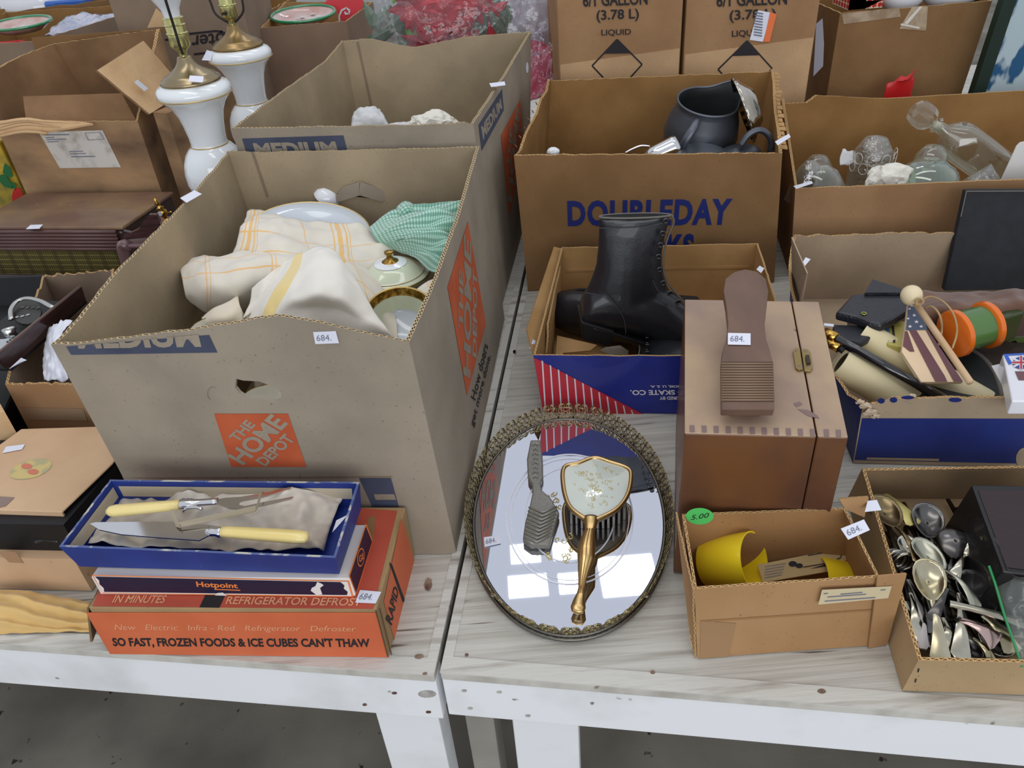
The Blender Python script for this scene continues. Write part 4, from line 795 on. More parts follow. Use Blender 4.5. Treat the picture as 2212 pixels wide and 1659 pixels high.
b = MB(); b.tube(smooth_path([P(17, 708, .20), P(24, 722, .19), P(40, 728, .175)], 12), [.009, .011, .011, .010, .009, .009, .008, .008, .007, .007, .006, .006, .005], 10, flat=.5); b.make('blade', m_stl, sp, smooth=True)
pf = thing('perforated_bracket', 'pale metal bracket with small holes at the left edge', 'bracket', P(10, 745, .17)[:])
b = MB(); b.prism([P(x, y, .178) for x, y in ((-30, 790), (0, 758), (-30, 735), (10, 732), (36, 726), (42, 735), (18, 752), (-5, 785))], V(0, 0, -1), .002); b.make('plate', mat('pale_metal', (196, 200, 202), rough=.3, metal=.7), pf)
b = MB()
for (x, y) in ((16, 738), (22, 734), (22, 741)): b.prism([P(x, y, .1786) + V(.002*math.cos(a), .002*math.sin(a), 0) for a in [i*PI/4 for i in range(8)]], V(0, 0, 1), .0002)
b.make('hole', m_blk, pf)
# ================================================================== flat lidded carton at the left front, fabric under it
bb = thing('lidded_box', 'flat tan cardboard box with loose lid and faded floral sticker', 'box', (-.69, .83, 0))
lb = mat('lid_card', (214, 180, 144), rough=.8, col2=(196, 160, 124), ns=7, speck=((120, 88, 66), 40, .74), bump=.1, bs=120)
B = [V(-.83, .745, .002), V(-.583, .712, .002), V(-.548, .905, .002), V(-.76, .93, .002)]
b = MB(); b.hexa(B, [p + V(0, 0, .062) for p in B]); b.make('box_body', lb, bb)
L4 = [V(-.80, .775, 0), P(133, 1106, .12), P(243, 1000, .12), V(-.548, .918, 0), P(46, 926, .12)]; L4 = [V(p.x, p.y, 0) for p in L4]
b = MB(); b.hexa([V(p.x, p.y + (.014 if k < 2 else -.01), .064) for k, p in enumerate(B)], [V(p.x, p.y + (.014 if k < 2 else -.01), .112) for k, p in enumerate(B)]); b.make('gap_shade_slab', m_blk, bb)  # black slab stands in for the shade in the gap under the lid
b = MB(); n5 = 5; vs = [p + V(0, 0, .117) for p in L4] + [p + V(0, 0, .12) for p in L4]; b.add(vs, [tuple(range(5))[::-1], tuple(range(5, 10))] + [(i, (i+1) % 5, 5 + (i+1) % 5, 5 + i) for i in range(5)]); ld = b.make('lid', lb, bb, bevel=.0015)
b = MB(); b.hexa([L4[0] + V(0, 0, .088), L4[1] + V(0, 0, .088), L4[1] + V(0, .003, .088), L4[0] + V(0, .003, .088)], [L4[0] + V(0, 0, .118), L4[1] + V(0, 0, .118), L4[1] + V(0, .003, .118), L4[0] + V(0, .003, .118)]); b.make('lid_skirt', lb, ld)
b = MB(); b.hexa([L4[1] + V(-.006, .004, .05), L4[2] + V(-.006, 0, .05), L4[2] + V(-.012, 0, .05), L4[1] + V(-.012, .004, .05)], [L4[1] + V(-.006, .004, .117), L4[2] + V(-.006, 0, .117), L4[2] + V(-.012, 0, .117), L4[1] + V(-.012, .004, .117)]); b.make('inner_wall', mat('dark_lining', (58, 44, 34), rough=.9, col2=(30, 24, 20), ns=30), bb)
Wlid = flatW(V(-1, .7, .1202), V(-.5, .7, .1202), V(-.5, 1.0, .1202), V(-1, 1.0, .1202))
m_fs = mat('faded_floral', (206, 184, 120), rough=.7, col2=(176, 168, 126), ns=60, lo=.45, hi=.55)
poly_on(bb, 'floral_sticker', Wlid, [[(x + (x - 66)*0 , y - (x - 66)*.22) for x, y in ell(66, 1014, 46, 20, 20)]], m_fs, off=.0004)
poly_on(bb, 'floral_print', Wlid, [ell(58, 1008, 12, 6), ell(72, 1020, 12, 6)], mat('faded_red', (206, 120, 96), rough=.7), off=.0008)
sticker(bb, Wlid, [(6, 980), (48, 972), (55, 961), (14, 966)], text=None)
quad_on(bb, 'tape_patch', Wlid, [(-10, 1098), (12, 1094), (32, 1075), (-10, 1072)], mat('grey_tape', (140, 118, 108), rough=.5), off=.0005)
Wbf = flatW(B[0], B[1], B[1] + V(0, 0, .062), B[0] + V(0, 0, .062))
quad_on(bb, 'tape_patch', Wbf, [(20, 1214), (52, 1216), (34, 1192), (-5, 1190)], mat('brown_tape', (166, 130, 98), rough=.5), off=.0006)
b = MB(); b.tube(smooth_path([P(78, 1168, .08), P(100, 1162, .082), P(130, 1166, .08)], 10), .006, 8, flat=.5); o = b.make('black_strap', mat('glossy_black', (16, 16, 20), rough=.2, coat=.6), smooth=True); tag(o, 'glossy black strap showing in the gap under the box lid', 'strap')
B = [V(-.90, .93, .002), V(-.768, .915, .002), V(-.79, .985, .002), V(-.92, 1.0, .002)]
B = [PY(-60, 965, .93), PY(44, 950, .93), PY(20, 908, .985), PY(-80, 915, .985)]; B = [V(p.x, p.y, 0) for p in B]
sb_, _ = carton('carton', 'small pale carton corner behind the lidded box at the left edge', B, [p + V(0, 0, .155) for p in B], k_pale, k_oldin, k_pale, nu=8)
m_fab = mat('mustard_fabric', (218, 184, 118), rough=.8, sheen=.3, col2=(208, 170, 104), ns=5)
G = [[P(x, y, h) for x, y, h in r] for r in (((-60, 1372, .004), (40, 1368, .004), (120, 1366, .004), (218, 1364, .004)), ((-60, 1340, .018), (40, 1338, .016), (120, 1344, .013), (206, 1348, .006)), ((-60, 1305, .022), (40, 1300, .022), (110, 1310, .02), (200, 1326, .01)), ((-60, 1275, .014), (40, 1275, .014), (110, 1285, .012), (196, 1302, .006)))]
def pl_(u, v): return .0035*math.sin(21*(v + .35*u) + 2*math.sin(3*u)) * (1 - abs(2*v - 1)**4)
o = patch('folded_fabric', G, m_fab, nu=80, nv=60, wr=.006, ws=22, pleat=pl_); tag(o, 'mustard yellow fabric lying in folds under the lidded box', 'fabric')
# ================================================================== stack: orange carton, white-navy box, blue tray box
UP = V(0, 0, 1)
def hexbox(root, name, B, z0, z1, m, bevel=0): b = MB(); b.hexa([V(p[0], p[1], z0) for p in B], [V(p[0], p[1], z1) for p in B]); return b.make(name, m, root, bevel=bevel)
def facesW(B, z0, z1):
    q = [V(p[0], p[1], 0) for p in B]; r = []
    for k in range(4): a, c = q[k], q[(k+1) % 4]; r.append(flatW(a + UP*z0, c + UP*z0, c + UP*z1, a + UP*z1))
    r.append(flatW(q[0] + UP*z1, q[1] + UP*z1, q[2] + UP*z1, q[3] + UP*z1)); return r
k_box = card('carton_tan_plain', (176, 144, 104)); p_or2 = mat('orange_carton_print', (214, 112, 70), rough=.6, col2=(204, 100, 62), ns=10); p_or3 = mat('orange_red_print', (190, 84, 62), rough=.6, col2=(178, 74, 54), ns=10); p_tant = mat('tan_lettering', (226, 160, 120), rough=.7)
B = [(-.512, .607), (-.172, .571), (-.150, .731), (-.492, .768)]
oc = thing('appliance_carton', 'orange printed cardboard carton at the bottom of the front stack', 'box', (-.33, .67, .0018))
hexbox(oc, 'carton_body', B, .002, .090, k_box, .002); Wf, Wr, _, _, Wt_ = facesW(B, .002, .0902)
quad_on(oc, 'printed_panel', Wf, [(238, 1412), (840, 1419), (811, 1322), (186, 1322)], p_or2)
quad_on(oc, 'printed_panel', Wr, [(858, 1408), (896, 1215), (866, 1118), (828, 1300)], p_or2)
quad_on(oc, 'printed_panel', Wt_, [(200, 1310), (806, 1316), (858, 1104), (300, 1060)], p_or3, off=.0004)
poly_on(oc, 'printed_block', Wt_, [[(431, 1313), (474, 1314), (489, 1282), (446, 1281)]], BLACK)
text_on(oc, 'lettering', Wt_, 'IN MINUTES', [(242, 1303), (356, 1304), (362, 1287), (248, 1286)], p_tant, bold=.015, shear=.2)
text_on(oc, 'lettering', Wt_, 'REFRIGERATOR DEFROST', [(487, 1306), (780, 1310), (784, 1293), (492, 1289)], p_tant, bold=.015, shear=.1)
text_on(oc, 'lettering', Wf, 'New   Electric   Infra - Red   Refrigerator   Defroster', [(250, 1363), (773, 1366), (768, 1351), (244, 1347)], p_tant, shear=.35)
text_on(oc, 'lettering', Wf, "SO FAST, FROZEN FOODS & ICE CUBES CAN'T THAW", [(247, 1398), (803, 1400), (798, 1378), (240, 1376)], BLACK, bold=.035, shear=.1)
text_on(oc, 'lettering', Wr, 'RAPID', [(845, 1352), (860, 1276), (850, 1262), (832, 1338)], BLACK, bold=.03)
poly_on(oc, 'printed_bar', Wr, [[(839, 1214), (846, 1220), (876, 1303), (868, 1300)]], BLACK)
poly_on(oc, 'printed_window', Wt_, [[(789, 1170), (796, 1118), (812, 1116), (806, 1172)]], mat('dark_tan', (150, 110, 70), rough=.7))
ef = V(B[0][0], B[0][1], 0); eb = V(B[3][0], B[3][1], 0)
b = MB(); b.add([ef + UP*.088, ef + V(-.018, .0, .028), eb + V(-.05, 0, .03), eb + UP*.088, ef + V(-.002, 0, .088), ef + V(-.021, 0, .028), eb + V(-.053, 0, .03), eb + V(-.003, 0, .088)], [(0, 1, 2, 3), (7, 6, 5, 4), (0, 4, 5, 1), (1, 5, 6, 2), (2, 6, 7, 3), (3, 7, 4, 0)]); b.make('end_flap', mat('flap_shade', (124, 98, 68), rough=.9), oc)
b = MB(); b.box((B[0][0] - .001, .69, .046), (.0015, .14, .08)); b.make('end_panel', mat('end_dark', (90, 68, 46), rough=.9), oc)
for u in (-1, 1): 
    p = V(B[1][0], B[1][1], 0); b = MB(); b.tube([p + V(.001 + .002*u, .0015*u, .004), p + V(.001 + .002*u, .0015*u, .088)], .0008, 6); b.make('corner_crease', mat('end_dark', (90, 68, 46)), oc)
sticker(oc, Wt_, [(768, 1303), (812, 1305), (824, 1280), (778, 1276)])
B = [(-.503, .624), (-.198, .590), (-.188, .672), (-.492, .706)]
hp = thing('iron_box', 'flat white and navy box with orange script between the blue tray and orange carton', 'box', (-.34, .65, .0908))
m_wbox = mat('white_box', (232, 226, 220), rough=.5); m_nvy = mat('navy_panel', (36, 26, 54), rough=.5); p_os = mat('orange_script', (240, 134, 66), rough=.5)
hexbox(hp, 'box_body', B, .0912, .1215, m_wbox, .0008); Wf, Wr, _, _, Wt2 = facesW(B, .0912, .1215)
quad_on(hp, 'orange_border', Wf, [(222, 1281), (764, 1289), (754, 1254), (199, 1241)], p_os, off=.0005)
quad_on(hp, 'white_line', Wf, [(222, 1279), (760, 1286.5), (751, 1255.5), (203, 1243)], m_wbox, off=.0008)
zig = lambda x0, y0, x1, y1, s, n=4: [(x0 + (x1 - x0)*i/n + (s if i % 2 else 0), y0 + (y1 - y0)*i/n) for i in range(n + 1)]
poly_on(hp, 'navy_panel', Wf, [zig(226, 1277, 206, 1244, 4) + zig(736, 1256, 750, 1284, 5)], m_nvy, off=.0011)
text_on(hp, 'lettering', Wf, 'Hotpoint', [(427, 1269), (516, 1272), (513, 1258), (424, 1254)], p_os, bold=.025, off=.0014)
poly_on(hp, 'underline', Wf, [[(464, 1272), (520, 1274), (520, 1272), (464, 1270)]], p_os, off=.0014)
poly_on(hp, 'torn_spot', Wf, [[(674, 1268), (682, 1264), (686, 1255), (694, 1258), (700, 1262), (692, 1268), (697, 1282), (684, 1283), (672, 1274)]], m_wbox, off=.0014)
poly_on(hp, 'torn_spot', Wf, [[(465, 1284), (470, 1279), (482, 1278), (492, 1285)]], m_wbox, off=.0014)
poly_on(hp, 'orange_border', Wr, [[(770, 1286), (805, 1170), (790, 1130), (752, 1244)]], p_os, off=.0005)
poly_on(hp, 'navy_panel', Wr, [[(768, 1279), (802, 1170), (789, 1138), (755, 1244)]], m_nvy, off=.001)
poly_on(hp, 'round_emblem', Wr, [[(777 + 8*math.cos(a) + 5*math.sin(a)*0, 1204 + 20*math.sin(a) - 4*math.cos(a)) for a in [i*PI/10 for i in range(20)]]], p_os, off=.0014)
poly_on(hp, 'round_emblem', Wr, [[(777 + 6.6*math.cos(a), 1204 + 17*math.sin(a) - 3.4*math.cos(a)) for a in [i*PI/10 for i in range(20)]]], m_nvy, off=.0017)
text_on(hp, 'monogram', Wr, 'GE', [(773, 1216), (783, 1206), (781, 1194), (771, 1202)], p_os, bold=.02, off=.002)
m_blu = mat('royal_blue_paper', (36, 58, 140), rough=.5, col2=(30, 50, 126), ns=16, speck=((200, 200, 190), 160, .8)); m_cream = mat('cream_lining', (188, 176, 154), rough=.8); m_bluedge = mat('blue_worn_edge', (84, 100, 150), rough=.7, col2=(190, 190, 180), ns=60, lo=.5, hi=.6)
B = [V(-.522, .640, .1235), V(-.211, .596, .1235), V(-.198, .700, .1235), V(-.508, .742, .1235)]
T = [P(127, 1181, .165), P(725, 1205, .165), P(777, 1041, .165), P(238, 1036, .165)]
bt, Wb2 = carton('tray_box', 'shallow royal blue cardboard tray box with carving set, topmost of its stack', B, T, m_blu, m_blu, m_bluedge, t=.003, jag=.0003)
for k in (2, 3, 1): quad_on(bt, 'cream_band', (lambda k: lambda u, v: Wb2[k](u, v, 1.02))(k), [proj(Wb2[k](u, v, 1)) for u, v in ((.02, .42), (.98, .42), (.98, .82), (.02, .82))], m_cream, off=.0005)
# tray corner torn: lining of the left wall
G = [[P(x, y, h) for x, y, h in r] for r in (((190, 1172, .140), (300, 1178, .143), (440, 1180, .140), (580, 1182, .142), (700, 1190, .138)), ((215, 1130, .134), (310, 1140, .143), (440, 1150, .139), (580, 1140, .146), (712, 1140, .142)), ((250, 1085, .134), (330, 1095, .139), (450, 1100, .145), (590, 1090, .152), (730, 1090, .146)), ((290, 1066, .134), (385, 1062, .150), (480, 1066, .148), (630, 1060, .156), (745, 1070, .142)))]
m_ttis = mat('aged_tissue', (226, 218, 204), rough=.75, sheen=.2, col2=(176, 160, 144), ns=9, lo=.42, hi=.7)
o = patch('tissue_paper', G, m_ttis, nu=90, nv=50, wr=.013, ws=24, seed=3, smooth=True); tag(o, 'crumpled greyish tissue paper lining the blue tray box', 'paper')
m_ivo = mat('ivory_handle', (240, 220, 150), rough=.22, coat=.4, col2=(232, 208, 132), ns=14); m_chr = mat('chrome', (222, 222, 224), rough=.12, metal=1.)
def pxprism(root, name, pts, h, th, m, bevel=0): b = MB(); b.prism([P(*p, h) if len(p) == 2 else P(*p) for p in pts], V(0, 0, -1), th); return b.make(name, m, root, bevel=bevel)
kn = thing('carving_knife', 'ivory handled carving knife lying at the front of the blue tray', 'knife', P(430, 1148, .15)[:])
pxprism(kn, 'blade', [(194, 1131), (206, 1128), (300, 1127), (372, 1127), (440, 1133), (472, 1137), (466, 1150), (448, 1158), (430, 1167), (330, 1160), (262, 1154), (214, 1144)], .160, .0016, m_chr)
b = MB(); b.tube(smooth_path([P(448, 1146, .160), P(460, 1148, .160), P(480, 1149, .160)], 8), [.005, .004, .0045, .006, .0065, .006, .0065, .0075, .0075], 14, flat=.8); b.make('ferrule', m_chr, kn, smooth=True)
b = MB(); b.tube([P(476 + i*186/10, 1148 + i*1.3, .160) for i in range(11)] + [P(667, 1161, .160)], [.0072, .0074, .0076, .0078, .0080, .0082, .0084, .0085, .0086, .0086, .0072, .003], 18, flat=.8); b.make('handle', m_ivo, kn, smooth=True)
fk = thing('carving_fork', 'ivory handled carving fork lying at the back of the blue tray', 'fork', P(420, 1090, .15)[:])
b = MB(); b.tube([P(229, 1106, .162), P(238, 1104, .162)] + [P(250 + i*143/8, 1103 - i*1.6, .162) for i in range(9)], [.003, .0072] + [.0085 - .0002*i for i in range(9)], 18, flat=.8); b.make('handle', m_ivo, fk, smooth=True)
b = MB(); b.tube(smooth_path([P(391, 1090, .162), P(412, 1088, .163), P(430, 1086, .163), P(470, 1083, .164)], 14), [.0076, .0082, .0074, .0078, .0070, .0072, .0064, .006, .0055, .005, .005, .005, .005, .005, .005], 14, flat=.8); b.make('ferrule', m_chr, fk, smooth=True)
b = MB()
b.prism([P(x, y, .165) for x, y in ((466, 1079), (488, 1075), (520, 1073), (562, 1066), (632, 1051), (626, 1056), (566, 1074), (530, 1080), (518, 1083), (517, 1091), (530, 1093), (566, 1085), (634, 1072), (630, 1077), (566, 1092), (516, 1099), (492, 1097), (468, 1088))], V(0, 0, -1), .0018); b.make('tines', m_chr, fk)
b = MB(); b.tube(smooth_path([P(396, 1107, .158), P(404, 1098, .164), P(424, 1096, .166), P(436, 1099, .166)], 10), .0022, 8); b.make('rest_guard', m_chr, fk, smooth=True)
cs = thing('card_sleeve', 'bent grey cardboard strip lying across the knife and fork', 'cardboard', P(460, 1110, .16)[:])
A = lambda x, y, h: P(x, y, h)
b = MB(); m_strip = mat('grey_strip', (160, 148, 126), rough=.85)
for pts in (((364, 1104, .170), (374, 1099, .172), (389, 1138, .166), (380, 1137, .163)), ((380, 1137, .164), (386, 1128, .168), (552, 1092, .176), (552, 1103, .170)), ((386, 1139, .164), (384, 1128, .168), (550, 1094, .172), (552, 1104, .168))):
    q = [A(*p) for p in pts]; b.hexa([p - UP*.0012 for p in q], q)
b.make('folded_strip', m_strip, cs)
b = MB(); q = [A(552, 1103, .171), A(558, 1094, .170), A(566, 1062, .172), A(560, 1064, .174)]; b.hexa([p - UP*.0012 for p in q], q); b.make('end_tab', m_strip, cs)
sticker3(bt, [P(718, 1150, .150), P(722, 1145, .160), P(750, 1113, .164), P(727, 1124, .154)])
# ================================================================== skate box with boots
k_in = card('shoebox_inside', (178, 140, 92), (156, 120, 76)); p_bl = mat('royal_blue_print', (26, 40, 136), rough=.45, coat=.2, col2=(22, 34, 120), ns=20); p_rd = mat('red_print_box', (186, 40, 56), rough=.45); p_wh = mat('white_print', (222, 216, 220), rough=.6)
q0 = P(1173, 891, 0); B = [q0, q0 + V(.385, -.062, 0), V(.485, 1.325, 0), V(.108, 1.375, 0)]
T = [PY(1152, 768, q0.y), V(0, 0, 0), PY(1632, 527, 1.325), PY(1213, 534, 1.375)]
T[1] = V(B[1].x, B[1].y, T[0].z); T[2] = V(.487, 1.327, T[2].z)
sk, Ws = carton('shoe_box', 'red white and blue open shoe box holding two black boots', B, T, p_bl, k_in, fl_tan, t=.003, jag=.001)
poly_on(sk, 'red_corner', Ws[0], [[(1173, 890), (1394, 901), (1399, 899), (1156, 773), (1154, 775)]], p_rd, off=.0006)
for i in range(13):
    x = 1170 + i*17.5; yt = 772 + (x - 1160)*.555; xb_ = x + 7 - i*.2
    yb = 889 + (xb_ - 1170)*.05
    if yt < yb - 3: poly_on(sk, 'white_stripe', Ws[0], [[(xb_, yb), (xb_ + 3, yb), (x + 3.2, yt + 2), (x, yt)]], p_wh, off=.0009)
text_on(sk, 'lettering', Ws[0], 'CHICAGO SKATE CO.', [(1556, 841), (1361, 842), (1362, 853), (1557, 851)], p_wh, bold=.03)
text_on(sk, 'lettering', Ws[0], 'MANUFACTURED BY', [(1524, 855), (1424, 856), (1425, 863), (1525, 862)], p_wh, bold=.03)
text_on(sk, 'lettering', Ws[0], 'CHICAGO, ILLINOIS, U. S. A.', [(1552, 830), (1404, 831), (1404, 837), (1553, 836)], p_wh, bold=.03)
flap(sk, [P(1152, 768, .10), PY(1213, 536, 1.385), PY(1197, 532, 1.38), P(1137, 712, .118)], .002, k_in, 'side_flap')
flap(sk, [P(1182, 762, .072), P(1208, 618, .085), P(1211, 575, .118), P(1185, 700, .108)], .003, k_in, 'inner_flap', edge=fl_tan)
flap(sk, [Ws[2](.02, .62, 1.6), Ws[2](.98, .62, 1.6), Ws[2](.98, .66, 1.6), Ws[2](.02, .66, 1.6)], .002, k_in, 'crease_strip')
sticker3(sk, [P(1144, 752, .104), P(1152, 757, .100), P(1157, 736, .106), P(1151, 733, .110)])
sticker3(sk, [P(1634, 582, .13), P(1644, 590, .13), P(1651, 580, .13), P(1641, 574, .13)])
pf2 = pxprism(None, 'paper_scrap', [(1296, 756), (1308, 750), (1340, 746), (1358, 758), (1356, 767), (1318, 767)], .050, .001, m_cream); tag(pf2, 'crumpled cream paper scrap under the black boot', 'paper')
pf3 = thing('insert_card', 'flat tan cardboard insert at the bottom of the shoe box', 'cardboard', (.15, 1.09, .01)); pxprism(pf3, 'card', [(1200, 766), (1204, 725), (1290, 745), (1276, 757), (1216, 762), (1216, 768)], .035, .002, k_tanin)
m_lea = mat('black_leather', (24, 25, 30), rough=.34, spec=.5, coat=.25, col2=(34, 35, 40), ns=10, bump=.10, bs=260); m_sole = mat('black_sole', (16, 16, 19), rough=.45); m_lin = mat('leather_edge', (108, 104, 98), rough=.8)
def boot(label, YB):
    root = thing('leather_boot', label, 'boot', (.2, YB, .03)); q = lambda x, y, dy=0: PY(x, y, YB) + V(0, dy, 0)
    def sec(c, ux, uy, ru, rv, n=20): return [c + ux*ru*math.cos(a) + uy*rv*math.sin(a) for a in [i*2*PI/n for i in range(n)]]
    def loft(rings, b):
        n = len(rings[0]); vs = [v for r in rings for v in r]; fs = []
        for i in range(len(rings) - 1):
            for k in range(n): fs.append((i*n + k, i*n + (k+1) % n, (i+1)*n + (k+1) % n, (i+1)*n + k))
        fs.append(tuple(range(n))[::-1]); fs.append(tuple((len(rings)-1)*n + k for k in range(n))); b.add(vs, fs)
    b = MB(); foot = []
    for x, yt, yb_, w in ((1254, 660, 690, .018), (1258, 644, 696, .026), (1272, 622, 700, .030), (1300, 604, 704, .032), (1340, 600, 712, .034), (1390, 604, 726, .037), (1430, 614, 742, .040), (1465, 640, 763, .043), (1500, 668, 768, .044), (1535, 690, 771, .043), (1565, 704, 772, .038), (1590, 720, 772, .028), (1602, 738, 768, .014)):
        t, d = q(x, yt), q(x, yb_); c = (t + d)/2; foot.append(sec(c, V(0, 1, 0), (t - d).normalized(), w, (t - d).length/2))
    loft(foot, b); shaft = []
    for y, xl, xr, w in ((690, 1262, 1440, .030), (650, 1256, 1454, .033), (615, 1272, 1441, .032), (595, 1280, 1434, .030), (570, 1288, 1430, .027), (540, 1291, 1431, .022), (505, 1293, 1438, .016), (480, 1293, 1446, .011), (467, 1294, 1450, .009)):
        l, r = q(xl, y + (2 if y < 480 else 0)), q(xr, y - (2 if y < 480 else 0)); c = (l + r)/2; shaft.append(sec(c, (r - l).normalized(), V(0, 1, 0), (r - l).length/2, w))
    loft(shaft, b); up_ = b.make('upper', m_lea, root, remesh=.0032)
    b = MB(); ring = shaft[-1]; b.tube([p + UP*.0005 for p in ring], .0016, 6, closed=True); b.make('collar_edge', m_lin, root, smooth=True)
    b = MB(); b.add([V(c.x, c.y, c.z) for c in [shaft[-1][0].lerp(p, 1) for p in [(sum(ring, Vector())/len(ring)).lerp(p, .92) + UP*.0012 for p in ring]]], [tuple(range(20))]); b.make('opening_shade', mat('boot_shade', (12, 12, 13), rough=.9), root)  # dark sheet paints the shade of a hollow on the solid shaft
    b = MB(); out = []
    for x, y, w in ((1257, 700, .020), (1262, 706, .028), (1290, 714, .031), (1325, 722, .030), (1380, 740, .034), (1430, 756, .042), (1480, 765, .046), (1530, 771, .045), (1570, 773, .038), (1598, 772, .024), (1606, 768, .008)):
        out.append((PY(x, y, YB - w) + V(0, w, 0), w))
    vs = []
    for c, w in out: vs += [c + V(0, -w, .0025), c + V(0, w, .0025), c + V(0, w, -.0035), c + V(0, -w, -.0035)]
    fs = [(i*4 + k, i*4 + (k+1) % 4, i*4 + 4 + (k+1) % 4, i*4 + 4 + k) for i in range(len(out) - 1) for k in range(4)] + [(3, 2, 1, 0), tuple(len(vs) - 4 + k for k in range(4))]
    b.add(vs, fs); b.make('sole', m_sole, root, bevel=.001)
    b = MB(); w = .030; h = [PY(x, y, YB - w) + V(0, w, 0) for x, y in ((1255, 694), (1329, 716), (1318, 752), (1260, 736))]
    b.prism([p + V(0, w, 0) for p in h], V(0, -1, 0), 2*w); b.make('heel', m_sole, root, bevel=.003)
    for i, (x, y) in enumerate(((1437, 475), (1430, 502), (1425, 527), (1421, 552), (1424, 580), (1431, 609), (1446, 631), (1464, 650))):
        c = PY(x, y, YB - (.010, .014, .018, .022, .027, .031, .035, .038)[i]); b = MB(); b.tube([c + V(.0036*math.cos(a), -.004, .0036*math.sin(a)) for a in [k*PI/8 for k in range(16)]], .0012, 6, closed=True)
        b.add([c + V(.003*math.cos(a), -.0042, .003*math.sin(a)) for a in [k*PI/5 for k in range(10)]], [tuple(range(10))], 1); b.make('eyelet', [mat('dark_nickel', (90, 92, 98), rough=.25, metal=1.), m_sole], root, smooth=True)
    for off, m, r in ((-.012, m_lin, .0011), (.004, m_lea, .0016)):
        b = MB(); b.tube(smooth_path([PY(x, y, YB + off) for x, y in ((1452, 465), (1456, 480), (1446, 505), (1438, 530), (1433, 560), (1434, 585), (1440, 605), (1454, 626), (1470, 644), (1486, 660))], 40), r, 6); b.make('lace_edge', m, root, smooth=True)
    for pts in (((1294, 493), (1350, 492), (1400, 488), (1432, 482)), ((1264, 632), (1300, 640), (1330, 660), (1348, 690), (1352, 722)), ((1410, 606), (1424, 632), (1452, 662))):
        b = MB(); b.tube(smooth_path([PY(x, y, YB - (.014 if y < 500 else .0365)) for x, y in pts], 24), .0007, 5); b.make('stitch_line', mat('stitch', (60, 62, 68), rough=.6), root, smooth=True)
    return root
b1 = boot('upright black leather lace-up boot leaning in the shoe box', 1.115)
b2 = copy_tree(b1); b2['label'] = 'black leather boot lying on its side behind the upright boot'
c2 = Vector((.235, 1.262, .052)); b2.matrix_world = Matrix.Translation(c2) @ Matrix.Rotation(PI, 4, 'Z') @ Matrix.Rotation(-PI/2*.94, 4, 'X') @ Matrix.Translation((-.04, 0, -.03))
# ================================================================== wooden shine box
m_w1 = mat('shine_box_wood', (196, 168, 134), rough=.5, spec=.35, col2=(146, 122, 112), ns=6, detail=8, lo=.4, hi=.72, stretch=(1, .7, 2.5), bump=.08, speck=((84, 66, 66), 30, .72)); m_w2 = mat('shine_box_front', (112, 72, 40), rough=.4, col2=(66, 44, 44), ns=5, detail=6, lo=.38, hi=.7, stretch=(1.5, 1, 1), coat=.15); m_w3 = mat('end_grain', (132, 108, 104), rough=.6); m_oldbr = mat('aged_brass', (160, 138, 88), rough=.35, metal=.8); m_fr = mat('footrest_wood', (116, 88, 72), rough=.5, col2=(98, 74, 62), ns=10, stretch=(2, 1, 1))
hz = .232; c4 = [P(1478, 936, hz), P(1833, 945, hz), P(1769, 651, hz), P(1479, 646, hz)]
s0, s1 = P(1765, 943, hz), P(1710, 650, hz); gp = V(.0005, 0, 0)
wb = thing('shoeshine_box', 'dark wooden shoeshine box with brass latch and ribbed footrest', 'box', (.3, .79, .0018))
def slab2(name, q, z0, z1, mats, bevel=.002):
    b = MB(); b.hexa([V(p.x, p.y, z0) for p in q], [V(p.x, p.y, z1) for p in q]); b.m = [1, 0, 1, 1, 1, 1]; return b.make(name, mats, wb, bevel=bevel)
bd = slab2('box_body', [c4[0], s0 - gp, s1 - gp, c4[3]], .002, hz, [m_w1, m_w2]); dr = slab2('lid', [s0 + gp, c4[1], c4[2], s1 + gp], .002, hz, [m_w1, m_w2])
Wtop = flatW(c4[0], c4[1], c4[2], c4[3])
for i in range(13):
    x = 1490 + i*26 + (4 if i > 10 else 0); yy = 931 + i*.8
    quad_on(wb, 'finger_joint', Wtop, [(x, yy + 3), (x + 11, yy + 3), (x + 10, yy - 12), (x - 1, yy - 12)], m_w3, off=.0004, nu=1, nv=1)
poly_on(wb, 'ink_stain', Wtop, [[(1714, 872), (1728, 868), (1734, 874), (1720, 880)], [(1722, 884), (1745, 886), (1766, 898), (1770, 905), (1745, 899)]], m_w3, off=.0004)
for k, (xx, w) in enumerate((((1713, 752), 15), ((1737, 753), 15))):
    x, y = xx; hh = hz + .0035; pts = [(x, y + 6), (x + 5, y), (x + w, y - 1), (x + w + 6, y + 45), (x + 13, y + 47), (x + 6, y + 42)] if k == 0 else [(x - 6, y), (x + 8, y + 1), (x + 14, y + 8), (x + 19, y + 40), (x + 14, y + 48), (x + 1, y + 47)]
    pt = pxprism(wb, 'latch_plate', [(a, c_) for a, c_ in pts], hh, .0033, m_oldbr, bevel=.0004)
    for (sx, sy) in (((1720, 758), (1727, 791)) if k == 0 else ((1740, 759), (1746, 792))):
        b = MB(); c = P(sx, sy, hh); b.lathe([(0, .0008), (.0015, .0006), (.0022, 0)], 12, M=Matrix.Translation(c)); b.make('screw', m_w3, pt, smooth=True)
pxprism(wb, 'latch_slider', [(1740, 766), (1748, 766), (1752, 782), (1743, 783)], hz + .007, .004, mat('dark_bronze', (70, 60, 50), rough=.4, metal=.6), bevel=.0005)
p0 = P(1615, 882, .257); p1 = P(1610, 582, .303); fn = V(1, 0, 0).cross(p1 - p0).normalized(); FP = lambda x, y, o=0: HPL(x, y, p0, fn) + fn*o
